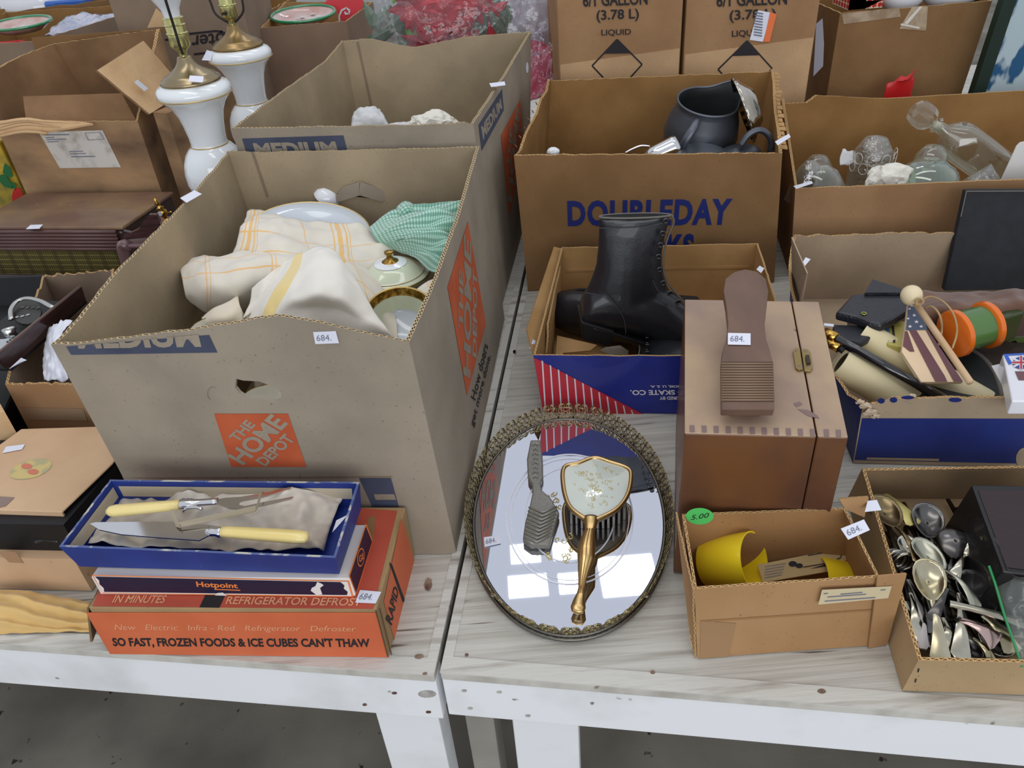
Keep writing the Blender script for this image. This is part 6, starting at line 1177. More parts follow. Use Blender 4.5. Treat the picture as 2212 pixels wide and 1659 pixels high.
b = MB(); b.tube([M @ V((.066 + .0012*math.sin(i*1.57*3))*math.cos(i*PI/48), (.066 + .0012*math.sin(i*1.57*3))*math.sin(i*PI/48), -.001) for i in range(96)], .0022, 6, closed=True); b.make('beaded_rim', m_sv, root, smooth=True)
c = PY(1590, 336, 1.50); root = thing('pewter_mug', 'dark pewter mug with curled handle at the right of the carton', 'mug', c[:]); M = Matrix.Translation(c) @ Matrix.Rotation(-.2, 4, 'Y')
b = MB(); b.lathe([(0, .016), (.030, .012), (.046, .004), (.050, -.006), (.047, -.06), (0, -.062)], 36, M=M); b.make('body', m_pw, root, smooth=True)
b = MB(); b.tube(smooth_path([PY(x, y, 1.49) for x, y in ((1600, 315), (1616, 292), (1638, 281), (1656, 288), (1666, 306), (1664, 332))], 30), [.0075]*31, 12, flat=.8); b.make('handle', m_pw, root, smooth=True)
c = PY(1508, 334, 1.49); lathe_thing('pewter_plate', 'grey pewter plate edge showing at the front of the book carton', 'plate', c, [(0, .003), (.04, .005), (.055, .0), (.053, -.003), (0, -.002)], m_pl, (.1, -.05))
c = PY(1440, 326, 1.50); root = thing('silver_cup', 'polished silver cup lying on its side with thin handle', 'cup', c[:]); M = Matrix.Translation(c) @ Matrix.Rotation(1.25, 4, 'Y') @ Matrix.Rotation(-.15, 4, 'X')
b = MB(); b.lathe([(0, -.045), (.017, -.042), (.021, -.02), (.022, .012), (.0235, .022), (.022, .022), (.019, .0), (0, -.03)], 32, M=M); b.make('body', m_chr, root, smooth=True)
b = MB(); b.tube(smooth_path([PY(x, y, 1.485) for x, y in ((1350, 331), (1366, 322), (1385, 315), (1404, 316))], 16), .0022, 8); b.make('handle', m_chr, root, smooth=True)
c = PY(1195, 328, 1.50); o = crumple('china_piece', c, .012, m_china, seed=2, sc=(1.1, .8, .8), rough=.2); tag(o, 'small white china piece at the left of the book carton', 'china')
# ================================================================== glassware
m_gls = thin_glass('bottle_glass', (246, 248, 244)); m_gls2 = thin_glass('cut_glass', (238, 236, 230), edge=.6, base=.14, rough=.06, bump=1.0); m_cork = mat('ground_neck', (214, 206, 186), rough=.5, trans=.3)
fill = crumple('packing_paper', (.92, 1.60, .05), .085, mat('packing_paper', (190, 178, 156)), seed=13, sc=(2.2, 1.3, .5)); tag(fill, 'packing paper under the glassware', 'paper')
def axisM(a, b_):
    d = (Vector(b_) - Vector(a)); z = d.normalized(); return Matrix.Translation(a) @ z.to_track_quat('Z', 'Y').to_matrix().to_4x4(), d.length
# square decanter, from its foot (lower right) up to the stopper (upper left)
A_ = PY(2168, 375, 1.55); B_ = PY(1990, 247, 1.58); M, L = axisM(A_, B_); root = thing('glass_decanter', 'square shouldered clear glass decanter with faceted stopper, lying slanted', 'decanter', A_[:])
def sq(r, z, n=32, k=4.0):
    return [V(*( (lambda c, s: (math.copysign(abs(c)**(2/k), c)*r, math.copysign(abs(s)**(2/k), s)*r, z))(math.cos(2*PI*i/n), math.sin(2*PI*i/n)) )) for i in range(n)]
rings = [sq(.034, 0), sq(.038, .004), sq(.040, L*.30), sq(.040, L*.52), sq(.037, L*.60, k=3), sq(.024, L*.68, k=2.4), sq(.013, L*.73, k=2), sq(.012, L*.80, k=2), sq(.017, L*.82, k=2), sq(.012, L*.835, k=2), sq(.008, L*.78, k=2), sq(.009, L*.72, k=2), sq(.030, L*.60, k=3), sq(.035, L*.5), sq(.034, .010)]
b = MB(); n = 32; vs = [M @ v for r in rings for v in r]; b.add(vs, [(i*n + k, i*n + (k+1) % n, (i+1)*n + (k+1) % n, (i+1)*n + k) for i in range(len(rings) - 1) for k in range(n)] + [tuple(range(n))[::-1], tuple((len(rings)-1)*n + k for k in range(n))]); b.make('bottle', m_gls, root, smooth=True, angle=50)
b = MB(); b.lathe([(0, L*.76), (.0075, L*.76), (.0085, L*.85), (0, L*.85)], 16, M=M); b.make('stopper_neck', m_cork, root, smooth=True)
b = MB(); b.lathe([(0, L*.85), (.012, L*.86), (.022, L*.90), (.027, L*.95), (.027, L*1.02), (.022, L*1.07), (.010, L*1.10), (0, L*1.10)], 10, M=M); b.make('stopper', m_gls, root)
def glass(label, px, Y, r, h, kind, tilt=(0, 0), m=None):
    c = PY(px[0], px[1], Y); c.z = c.z - h; m = m or m_gls
    P_ = {'tumbler': [(0, .0), (r*.8, 0), (r*.85, .004), (r, h), (r*.95, h), (r*.78, .008), (0, .008)], 'dome': [(r, 0), (r, h*.45), (r*.85, h*.75), (r*.5, h*.95), (0, h), (0, h - .002), (r*.46, h*.93), (r*.8, h*.73), (r*.95, h*.45), (r*.95, 0)],
          'jar': [(0, 0), (r, 0), (r*1.04, h*.3), (r*.98, h*.6), (r*.7, h*.85), (r*.6, h), (r*.55, h), (r*.65, h*.85), (r*.93, h*.6), (r*.99, h*.3), (r*.95, .004), (0, .004)]}[kind]
    rt = thing('glass_' + ('tumbler' if kind == 'tumbler' else 'jar'), label, 'glass', c[:], 'clear glassware in the carton'); M = Matrix.Translation(c) @ Matrix.Rotation(tilt[1], 4, 'Y') @ Matrix.Rotation(tilt[0], 4, 'X')
    b = MB(); b.lathe(P_, 36 if kind != 'dome' else 32, M=M); b.make('body', m, rt, smooth=True); return rt, M
glass('clear glass with rounded base up, back left of the glassware', (1770, 334), 1.62, .035, .09, 'dome')
glass('thin clear glass against the left wall of the carton', (1735, 345), 1.50, .026, .09, 'dome', (0, .25), m_gls2)
r_, M_ = glass('large clear glass jar leaning at the front left', (1800, 350), 1.50, .050, .11, 'dome', (0, -.35))
r_, M_ = glass('tall cut glass tumbler with flower cuts, centre back', (1895, 292), 1.60, .045, .13, 'dome', (0, 0), m_gls2)
b = MB()
for i in range(10):
    a = PI*1.05 + i*PI*.9/9; cc = V(.0455*math.cos(a), .0455*math.sin(a), .07 + .02*(i % 2))
    b.tube([M_ @ (cc + V(-.010*math.sin(a)*math.cos(t), .010*math.cos(a)*math.cos(t), .012*math.sin(t))) for t in [k*PI/5 for k in range(10)]], .0007, 4, closed=True)
b.make('cut_pattern', mat('frosted_cut', (216, 212, 206), rough=.3), r_)
glass('rounded clear glass behind the faceted jar', (2020, 312), 1.55, .036, .09, 'dome')
r_, M_ = glass('faceted greenish glass jar at the front centre', (2015, 345), 1.48, .062, .09, 'dome', (.1, -.1), thin_glass('greenish_glass', (222, 236, 222), base=.12))
b = MB()
for i in range(9):
    a = PI + i*PI/8; b.tube([M_ @ V(.062*math.cos(a)*k_, .062*math.sin(a)*k_, z_) for k_, z_ in ((1.0, .0), (1.01, .04), (.86, .067))], .0016, 5)
b.make('facet_edge', m_gls, r_, smooth=True)
glass('low clear glass beside the decanter foot', (2100, 352), 1.50, .034, .07, 'tumbler', (.3, .9), m_gls2)
o = crumple('paper_wad', PY(1920, 392, 1.48), .040, mat('off_white_paper', (226, 222, 210)), seed=9, sc=(1.3, .8, 1.0), rough=.4); tag(o, 'cream crumpled paper wad between the glass jars', 'paper')
G = [[PY(x, y, Y) for x, y, Y in r] for r in (((1815, 356, 1.60), (1830, 358, 1.60), (1842, 352, 1.60)), ((1816, 338, 1.61), (1830, 338, 1.61), (1844, 338, 1.61)), ((1820, 322, 1.62), (1832, 324, 1.62), (1845, 324, 1.62)))]
o = patch('paper_scrap', G, m_wp, nu=10, nv=10, wr=.004, ws=50); tag(o, 'pale paper scrap standing among the glasses', 'paper')
root = thing('white_card', 'plain white card standing in the glassware carton at the right edge', 'card', PY(2190, 396, 1.42)[:]); b = MB(); b.prism([PY(x, y, 1.44) for x, y in ((2158, 400), (2240, 398), (2240, 300), (2204, 308), (2196, 316))], V(0, 1, 0), .002); b.make('card', mat('white_card_stock', (226, 226, 222), rough=.6), root)
# ================================================================== blue printed open carton at the right
k_bin = card('cardboard_blue_inside', (176, 154, 128)); k_bout = card('cardboard_blue_outside', (176, 156, 130)); p_nb = mat('navy_blue_print', (28, 46, 120), rough=.5, col2=(24, 38, 106), ns=14)
q0, q1 = P(1842, 1002, 0), P(2212, 1012, 0); dq = (q1 - q0).normalized()
B = [q0, q0 + dq*.50, V(1.06, 1.255, 0), V(.565, 1.325, 0)]
T = [PY(1866, 862, B[0].y), None, None, PY(1714, 508, 1.325)]; zf = T[0].z; T[1] = V(B[1].x, B[1].y, PY(2212, 852, q1.y).z); T[2] = V(1.06, 1.255, PY(2066, 500, 1.285).z)
bx, Wx = carton('open_carton', 'blue printed open carton crowded with flag, spool and paper rolls', B, T, k_bout, k_bin, fl_tan, t=.004, jag=.0022, nu=46, prof={0: [(0, -.012), (.05, -.006), (.06, 0), (1, 0)], 3: [(0, 0), (.6, 0), (.8, -.025), (.92, -.03), (1, -.012)]}, bow={3: .045}, mk={3: p_nb})
quad_on(bx, 'printed_panel', Wx[0], [(1846, 993), (2212, 1001), (2212, 904), (1862, 903)], p_nb, nu=10)
ua, ub = uvpix(Wx[0], 2211, 1001), uvpix(Wx[0], 2211, 904)
b = MB(); nf = wn(Wx[0], .5, .5); b.grid(lambda s, t: Wx[0](ua[0] + (.995 - ua[0])*s, ua[1] + (ub[1] - ua[1])*t) + nf*.0006, 6, 2); b.make('printed_panel', p_nb, bx)
quad_on(bx, 'printed_panel', Wx[0], [(1872, 992), (2028, 995), (2028, 990), (1872, 987)], k_bout, off=.001)
b = MB(); b.prism([Wx[3](*uvpix(Wx[3], x, y)) + V(-.003, 0, 0) for x, y in ((1716, 512), (1750, 590), (1768, 655), (1742, 655), (1728, 600))], V(-1, 0, 0), .002); b.make('folded_lining', k_bin, bx)
poly_on(bx, 'printed_disc', Wx[0], [ell(2214, 990, 20, 24, 20)], k_bout, off=.001)
poly_on(bx, 'printed_scallop', Wx[0], [ell(1930, 863, 8, 6), ell(1903, 865, 8, 6), ell(2063, 863, 14, 5), ell(1960, 858, 14, 4)], p_nb, off=.001)
for x, y, s in ((1866, 874, 12), (1878, 888, 14), (1890, 896, 9), (1968, 852, 8), (1856, 866, 9)):
    b = MB(); c_ = PY(x, y, B[0].y - .004); k_ = s*.0006; b.add([c_ + V(k_*math.cos(a)*(1.2 + .6*noise.noise(V(a*3, x, 0))), -.003 + .006*noise.noise(V(a*2, y, x)), k_*.7*math.sin(a)*(1.1 + .8*noise.noise(V(x, a*3, 0)))) for a in [i*PI/7 for i in range(14)]] + [c_ + V(0, -.005, .001)], [(i, (i+1) % 14, 14) for i in range(14)]); b.make('torn_liner', mat('torn_grey_liner', (196, 176, 152), rough=.9), bx)
sticker3(bx, [P(1722, 588, .15), P(1734, 580, .15), P(1751, 560, .152), P(1740, 556, .155)])
# bare cardboard board and black board leaning at the back
bl_ = thing('black_board', 'black cloth covered board leaning at the back of the blue carton', 'board', V(.95, 1.24, .02)[:])
t0, t1, b0, b1 = PY(2087, 413, 1.305), PY(2300, 412, 1.285), PY(2040, 628, 1.235), PY(2300, 625, 1.215)
b = MB(); b.hexa([b0, b1, b1 + V(0, .012, 0), b0 + V(0, .012, 0)], [t0, t1, t1 + V(0, .012, 0), t0 + V(0, .012, 0)]); b.make('board', mat('black_cloth_board', (30, 32, 38), rough=.7, col2=(22, 23, 28), ns=40), bl_, bevel=.001)
b = MB(); b.tube([t0 + V(0, -.001, 0), t1 + V(0, -.001, 0)], .0012, 5); b.tube([t0 + V(0, -.001, 0), t0.lerp(b0, .25) + V(0, -.001, 0)], .0010, 5); b.make('worn_edge', m_lin, bl_)
m_bag2 = mat('brown_cloth', (118, 84, 66), rough=.8, sheen=.3, col2=(92, 62, 48), ns=14)
G = pp((((1985, 655, .125), (2050, 650, .13), (2120, 650, .135), (2180, 640, .14), (2260, 640, .14)), ((1980, 672, .14), (2050, 665, .15), (2120, 668, .155), (2180, 655, .155), (2260, 650, .155)), ((1985, 700, .12), (2050, 700, .12), (2120, 705, .12), (2180, 690, .125), (2260, 690, .12)), ((1990, 720, .08), (2050, 730, .08), (2120, 735, .08), (2180, 730, .08), (2260, 730, .08))))
G[0] = [P(x, y, h) for x, y, h in ((1985, 632, .125), (2050, 632, .13), (2120, 636, .135), (2175, 628, .15), (2260, 622, .15))]
o = patch('brown_cloth', G, m_bag2, nu=60, nv=40, wr=.008, ws=16, seed=5); tag(o, 'brown cloth lying in folds along the back of the blue carton', 'cloth')
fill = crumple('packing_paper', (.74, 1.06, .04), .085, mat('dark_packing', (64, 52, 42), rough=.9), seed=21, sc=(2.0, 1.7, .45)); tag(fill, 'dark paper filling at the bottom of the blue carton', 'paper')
# paper rolls
m_roll = mat('cream_roll', (226, 214, 176), rough=.55, sheen=.2, col2=(216, 202, 160), ns=5)
def roll(label, a, c_, r, ra=None):
    root = thing('paper_roll', label, 'roll', Vector(a)[:], 'cream paper rolls in the blue carton'); M, L = axisM(a, c_); b = MB(); b.lathe([(r*.93, .0), (r, .0), (r, L), (r*.93, L), (r*.93, 0)], 36, M=M); b.make('outer_turn', m_roll, root, smooth=True, angle=50)
    b = MB(); b.lathe([(r*.62, .004), (r*.90, .002), (r*.90, L*.98), (r*.62, L*.98)], 30, M=M); b.make('inner_turn', m_roll, root, smooth=True); return root
roll('nearer cream paper roll beside the wooden shine box', P(1812, 780, .112), PY(1990, 890, .890), .0265)
roll('longer cream paper roll lying behind the black baton', P(1860, 722, .122), PY(2128, 874, .880), .0225)
root = thing('baton', 'black baton with brass ferrules between the two cream rolls', 'rod', P(1900, 780, .14)[:])
b = MB(); b.tube([P(1805, 731, .150), PY(2056, 872, .862)], .0075, 16); b.make('shaft', mat('black_lacquer', (20, 20, 24), rough=.15, coat=1.), root, smooth=True)
b = MB(); b.tube([P(1782, 718, .150), P(1806, 731, .150)], .0082, 16); b.make('brass_ferrule', m_brass, root, smooth=True)
root = thing('brass_tube', 'short brass tube end below the black baton', 'tube', P(1800, 745, .14)[:]); b = MB(); b.tube([P(1788, 738, .142), P(1812, 752, .14)], .0075, 14); b.make('tube', m_brass, root, smooth=True); b = MB(); b.tube([P(1812, 752, .14), P(1822, 758, .138)], .005, 10); b.make('black_core', m_blk, root, smooth=True)
# pouch, wallet, tin
m_tex = mat('grained_leather', (30, 32, 40), rough=.35, coat=.2, bump=.8, bs=260)
root = thing('leather_pouch', 'black grained leather pouch with small brass grommet', 'pouch', P(1880, 665, .13)[:]); pts = [(1805, 673), (1840, 634), (1905, 630), (1952, 626), (1962, 650), (1958, 672), (1930, 690), (1905, 701), (1880, 696), (1850, 684)]
b = MB(); b.prism([P(*p, .150) for p in pts], V(0, 0, -1), .016); b.make('pouch_body', m_tex, root, bevel=.005)
b = MB(); gc_ = P(1866, 677, .1512); b.tube([gc_ + V(.0035*math.cos(a), .0035*math.sin(a), 0) for a in [i*PI/8 for i in range(16)]], .0011, 6, closed=True); b.make('grommet', mat('green_brass', (170, 170, 90), rough=.3, metal=.8), root, smooth=True)
b = MB(); b.prism([P(*p, .155) for p in ((1868, 632), (1885, 603), (1955, 626), (1950, 632))], V(0, 0, -1), .004); b.make('pouch_flap', m_tex, root)
root = thing('wallet', 'flat black wallet below the grained leather pouch', 'wallet', P(1845, 712, .12)[:]); pxprism(root, 'wallet_body', [(1800, 700), (1888, 703), (1892, 722), (1860, 740), (1802, 728)], .132, .012, mat('wallet_black', (40, 42, 48), rough=.5), bevel=.003)
pxprism(root, 'white_slip', [(1780, 698), (1801, 700), (1801, 705), (1780, 703)], .136, .001, STK)
root = thing('small_tin', 'small yellow and blue striped tin behind the long cream roll', 'tin', P(1935, 710, .11)[:]); pxprism(root, 'tin_body', [(1912, 704), (1928, 692), (1962, 694), (1950, 750), (1916, 742)], .128, .03, mat('olive_yellow', (186, 174, 92), rough=.35), bevel=.002)
Wk = flatW(P(1900, 760, .1284), P(1980, 760, .1284), P(1980, 680, .1284), P(1900, 680, .1284))
poly_on(root, 'blue_stripe', Wk, [[(1913, 703), (1919, 699), (1924, 735), (1918, 738)]], mat('sky_blue', (70, 130, 180), rough=.4)); poly_on(root, 'dark_stripe', Wk, [[(1926, 697), (1930, 694), (1934, 740), (1929, 741)]], BLACK)
# flag board
m_mar = mat('maroon_stripe', (112, 74, 78), rough=.5); m_crm = mat('cream_stripe', (232, 204, 168), rough=.5); m_sta = mat('slate_blue', (78, 88, 108), rough=.55)
fl_ = thing('flag_board', 'tapered wooden board painted with stars and maroon stripes', 'board', P(2000, 730, .14)[:]); fa_, fb_ = P(1974, 655, .170), P(2040, 830, .105); fnn = (fb_ - fa_).cross(V(1, .1, 0)).normalized(); fnn = fnn if fnn.z > 0 else -fnn
FQ = lambda x, y, o=0: HPL(x, y, fa_, fnn) + fnn*o
b = MB(); b.prism([FQ(*p) for p in ((1962, 657), (1985, 657), (2003, 713), (2080, 825), (1990, 825), (1948, 760), (1956, 713))], -fnn, .006); b.make('board', m_crm, fl_)
Wfl = lambda u, v: FQ(1900 + u*250, 900 - v*260)
poly_on(fl_, 'star_field', Wfl, [[(1962, 658), (1985, 658), (2003, 713), (1956, 714)]], m_sta)
poly_on(fl_, 'maroon_stripe', Wfl, [[(1954, 716), (1960, 716), (1975, 760), (1965, 760), (1950, 748)], [(1963, 714), (1979, 714), (2040, 812), (2046, 825), (2020, 825)], [(1999, 713), (2004, 713), (2080, 825), (2060, 825)]], m_mar)
def star(x, y, r): return [(x + r*(1 if k % 2 == 0 else .42)*math.sin(k*PI/5), y - r*(1 if k % 2 == 0 else .42)*math.cos(k*PI/5)*.8) for k in range(10)]
poly_on(fl_, 'star', Wfl, [star(1969, 660, 6), star(1974, 682, 5), star(1979, 696, 5.5), star(1965, 706, 5), star(1989, 706, 5), star(1961, 689, 4), star(1964, 668, 4)], p_wh, off=.0012)
# mallet stick, twine
ml = thing('wooden_mallet', 'thin wooden stick with round ball end and twine tied on', 'mallet', P(2020, 720, .17)[:]); bc_ = P(1969, 638, .19); m_lw = mat('pale_wood', (216, 184, 146), rough=.5, col2=(200, 164, 124), ns=12); 
b = MB(); b.lathe([(.0155*math.sin(i*PI/14), -.0155*math.cos(i*PI/14)) for i in range(15)], 24, M=Matrix.Translation(bc_)); b.make('ball', mat('cream_wood', (232, 214, 176), rough=.4), ml, smooth=True)
b = MB(); b.tube([P(1976, 652, .183), P(2096, 826, .150)], .0048, 12); b.make('stick', m_lw, ml, smooth=True)
m_tw = mat('twine', (176, 148, 104), rough=.9)
b = MB(); b.tube(smooth_path([P(1976, 652, .19), P(1986, 645, .196), P(1995, 652, .195), P(1984, 660, .188), P(1978, 654, .19)], 20), .0014, 6)
b.tube(smooth_path([P(1984, 652, .19), P(2008, 641, .20), P(2035, 650, .205), P(2056, 672, .20), P(2066, 700, .185), P(2066, 725, .17), P(2057, 753, .16)], 40), .0014, 6)
b.tube(smooth_path([P(1998, 666, .18), P(2012, 662, .19), P(2026, 674, .19), P(2033, 692, .18), P(2034, 715, .16), P(2028, 745, .15)], 34), .0016, 6); b.make('twine', m_tw, ml, smooth=True)
# spool
sp_ = thing('wooden_spool', 'orange and green painted toy spool at the right of the carton', 'spool', P(2090, 715, .12)[:]); a_, c_ = P(2058, 722, .135), P(2136, 700, .140); M, L = axisM(a_, c_); m_os2 = mat('orange_enamel', (228, 112, 30), rough=.25, coat=.6); m_gs2 = mat('green_enamel', (78, 116, 58), rough=.25, coat=.6)
for z0 in (0, L - .010): b = MB(); b.lathe([(0, z0 - .001), (.033, z0 - .001), (.036, z0 + .001), (.0365, z0 + .008), (.034, z0 + .010), (0, z0 + .010)], 40, M=M); b.make('end_disc', m_os2, sp_, smooth=True, angle=50)
b = MB(); b.lathe([(.031, .009), (.031, L - .010)], 36, M=M); b.make('drum', m_gs2, sp_, smooth=True)
gm = thing('green_bracket', 'olive green metal bracket with cut-outs at the right edge', 'bracket', P(2190, 710, .13)[:]); m_ol = mat('olive_metal', (104, 124, 62), rough=.4, coat=.3, col2=(84, 104, 48), ns=10)
b = MB(); b.prism([PY(x, y, 1.02) for x, y in ((2150, 768), (2158, 730), (2204, 652), (2240, 660), (2240, 768))], V(0, 1, .3), .006); b.make('plate', m_ol, gm, bevel=.001)
b = MB()
for poly in (((2184, 738), (2194, 735), (2204, 748), (2198, 757), (2188, 752)), ((2186, 700), (2192, 702), (2188, 722), (2183, 720))): b.prism([PY(x, y, 1.0195) for x, y in poly], V(0, -1, 0), .0005)
b.make('cut_out', m_blk, gm)
b = MB(); b.box(P(2165, 705, .12), (.05, .02, .05), R=Matrix.Rotation(.3, 3, 'Z')); b.make('foot', mat('dark_olive', (50, 64, 28), rough=.4, coat=.4), gm, bevel=.003)
# dark disc, card pack
dd_ = thing('dark_disc', 'worn black disc with grey edge lying under the mallet', 'disc', P(2080, 800, .11)[:])
b = MB(); b.prism([P(2045 + 122*math.cos(a), 872 - 130*math.sin(a), .080) for a in [i*PI/30 for i in range(31)]][::-1], V(0, 0, -1), .004); b.make('disc', mat('worn_black', (38, 42, 42), rough=.7, col2=(28, 30, 30), ns=30), dd_)
b = MB(); b.tube([P(2045 + 122*math.cos(a), 872 - 130*math.sin(a), .080) for a in [.1 + i*PI/30 for i in range(28)]], .0045, 6, flat=.4); b.make('worn_rim', mat('grey_rim', (110, 104, 98), rough=.8), dd_, smooth=True)
cp_ = thing('card_pack', 'white pack of cards with round union flag emblem at the right edge', 'cards', P(2200, 800, .13)[:]); pk_t = [P(2158, 768, .150), P(2235, 862, .150), P(2300, 850, .150), P(2250, 748, .150)]
b = MB(); q = [P(2186, 866, .150), P(2300, 866, .150), P(2290, 758, .150), P(2166, 765, .150)]; b.hexa([p - UP*.022 for p in q], q); b.make('box', mat('glossy_white', (230, 230, 236), rough=.25, coat=.4), cp_, bevel=.002)
Wp = flatW(q[0], q[1], q[2], q[3]); poly_on(cp_, 'blue_band', Wp, [[(2167, 766), (2290, 759), (2290, 763), (2177, 769), (2186, 785), (2179, 789)]], mat('bright_blue', (40, 90, 190), rough=.4))
poly_on(cp_, 'maroon_panel', Wp, [[(2192, 803), (2300, 803), (2300, 822), (2200, 822)]], m_mar)
poly_on(cp_, 'flag_emblem', Wp, [ell(2205, 785, 18, 13, 20)], mat('flag_blue', (50, 66, 150), rough=.4), off=.001)
strokes(cp_, Wp, [(2190, 777), (2221, 793)], 2.2, p_wh, off=.0013); strokes(cp_, Wp, [(2190, 793), (2221, 777)], 2.2, p_wh, off=.0013); strokes(cp_, Wp, [(2205, 772), (2205, 798)], 3.6, p_wh, off=.0014); strokes(cp_, Wp, [(2187, 785), (2223, 785)], 3.2, p_wh, off=.0015)
strokes(cp_, Wp, [(2205, 772), (2205, 798)], 2.0, p_rd, off=.0017); strokes(cp_, Wp, [(2187, 785), (2223, 785)], 1.8, p_rd, off=.0018)
pf4 = pxprism(None, 'paper_slip', [(2142, 790), (2160, 786), (2192, 850), (2180, 858)], .128, .001, m_wp); tag(pf4, 'grey white paper slip left of the card pack', 'paper')
# ================================================================== small brown box with yellow cups
k_sm = card('small_box_card', (176, 138, 98), (164, 126, 86)); k_smi = card('small_box_inside', (160, 120, 78), (146, 108, 68))
B = [P(1506, 1424, 0), V(.386, .533, 0), V(.392, .612, 0), V(.196, .632, 0)]
T = [P(1500, 1272, .117), P(1900, 1246, .118), P(1826, 1096, .123), P(1473, 1110, .125)]
sbx, Wz = carton('small_carton', 'small brown carton with green round sticker holding yellow cups', B, T, k_sm, k_smi, fl_tan, t=.003, jag=.0006)
flap(sbx, [P(1826, 1100, .122), P(1868, 1118, .10), P(1876, 1073, .132), P(1812, 1078, .130)], .002, k_sm, 'flap', edge=fl_tan)
yb_ = B[1].y
q = [B[1] + V(-.004, -.0035, .001), P(1915, 1396, 0) + V(0, 0, .002), PY(1959, 1240, yb_ - .002), PY(1896, 1246, yb_ - .002)]; flap(sbx, q, .002, k_sm, 'front_extension')
flap(sbx, [P(1506, 1424, 0) + V(-.002, .0, .002), P(1497, 1390, .02) + V(-.001, 0, 0), P(1462, 1106, .128), P(1500, 1272, .118)], .002, k_sm, 'side_flap', edge=fl_tan)
quad_on(sbx, 'crease_line', Wz[0], [(1514, 1344), (1900, 1318), (1901, 1314), (1514, 1340)], k_smi, off=.0005, nu=14)
quad_on(sbx, 'tape_patch', Wz[0], [(1512, 1422), (1574, 1418), (1590, 1346), (1513, 1340)], mat('tape_brown', (160, 124, 88), rough=.5), off=.0005)
Wzi = lambda u, v: Wz[2](u, v, 1)
poly_on(sbx, 'green_sticker', Wzi, [ell(1511, 1114, 30, 18, 24)], mat('green_sticker', (84, 196, 100), rough=.4), off=.001)
text_on(sbx, 'handwriting', Wzi, '5.00', [(1492, 1122), (1532, 1116), (1531, 1106), (1491, 1112)], BLACK, off=.0014, shear=.3)
m_lb = mat('typed_label', (208, 192, 156), rough=.6); quad_on(sbx, 'address_label', Wz[0], [(1764, 1298), (1914, 1284), (1922, 1258), (1772, 1266)], m_lb, off=.0052)
for a, c_ in (((1776, 1274), (1784, 1273)), ((1812, 1275), (1858, 1271)), ((1784, 1281), (1866, 1275)), ((1778, 1290), (1886, 1282)), ((1898, 1266), (1908, 1265))): strokes(sbx, Wz[0], [a, c_], 1.0, INK, off=.0058)
sticker3(sbx, [P(1832, 1166, .122), P(1879, 1145, .124), P(1866, 1122, .130), P(1816, 1142, .128)], '684.')
sticker3(sbx, [P(1868, 1106, .12), P(1904, 1102, .12), P(1894, 1080, .125), P(1874, 1082, .125)])
m_ye = mat('yellow_plastic', (244, 212, 40), rough=.18, coat=.5)
for a, c_, r, lab in (((1530, 1216, .050), (1604, 1222, .060), .034, 'bright yellow plastic cup lying on its side, left in the small carton'), ((1850, 1262, .028), (1768, 1256, .034), .030, 'yellow plastic cup mostly hidden under the knife sleeve')):
    a_ = P(*a); c2_ = P(*c_) if r < .033 else a_ + V(.70, -.44, .46).normalized()*.060
    M, L = axisM(a_, c2_); root = thing('plastic_cup', lab, 'cup', P(*a)[:], 'yellow cups in the small carton'); b = MB(); b.lathe([(0, 0), (r*.86, 0), (r*.9, .002), (r*1.02, L), (r*.97, L), (r*.84, .004), (0, .004)], 40, M=M); b.make('cup_body', m_ye, root, smooth=True, angle=50)
ks = thing('printed_sleeve', 'tan paper sleeve printed with a knife drawing over the yellow cup', 'sleeve', P(1750, 1225, .06)[:]); m_sl = mat('kraft_sleeve', (188, 160, 112), rough=.7)
SQ4 = [P(1648, 1258, .050), P(1862, 1222, .050), P(1828, 1182, .062), P(1636, 1220, .062)]; b = MB(); b.hexa([p - UP*.001 for p in SQ4], SQ4); b.make('sleeve', m_sl, ks); Wsl = flatW(*SQ4)
strokes(ks, Wsl, [(1735, 1225), (1790, 1216), (1815, 1205), (1819, 1194), (1790, 1192), (1745, 1200)], .9, BLACK, off=.0008); poly_on(ks, 'printed_shadow', Wsl, [[(1748, 1229), (1790, 1222), (1840, 1209), (1800, 1214)]], BLACK, off=.0008)
poly_on(ks, 'printed_crest', Wsl, [ell(1712, 1218, 9, 6, 12), ell(1726, 1222, 8, 5, 12)], BLACK, off=.0008)
for i in range(5): strokes(ks, Wsl, [(1652, 1224 + i*6), (1696 - i*2, 1217 + i*6)], .7, INK, off=.0008)
pf5 = pxprism(None, 'yellow_stick', [(1612, 1235), (1640, 1230), (1646, 1262), (1622, 1262)], .04, .004, mat('pale_yellow', (190, 160, 70), rough=.5)); tag(pf5, 'pale yellow stick beside the left yellow cup', 'stick')
# ================================================================== carton of silver spoons
k_sp = card('spoon_box_card', (178, 152, 116), (166, 140, 104)); k_spi = card('spoon_box_inside', (150, 126, 96))
B = [P(1948, 1494, 0), V(.655, .440, 0), V(.72, .735, 0), V(.454, .768, 0)]
T = [P(1984, 1426, .062), V(.655, .438, .062), V(.722, .735, .064), P(1862, 1012, .062)]
sc2, Wc2 = carton('cutlery_carton', 'shallow tan carton full of silver spoons at the front right', B, T, k_sp, k_spi, fl_tan, t=.004, jag=.0004, nu=40)
for (x, y) in ((1981, 1448), (1975, 1470)): quad_on(sc2, 'staple', Wc2[0], [(x, y + 3), (x + 3, y + 3), (x + 5, y - 5), (x + 2, y - 5)], BLACK, off=.0008, nu=1, nv=1)
dkf = thing('cutlery_layer', 'dark tangle of cutlery handles lying at the bottom of the carton', 'cutlery', (.53, .6, .005)); dkf['kind'] = 'stuff'; b = MB(); rg = random.Random(12)
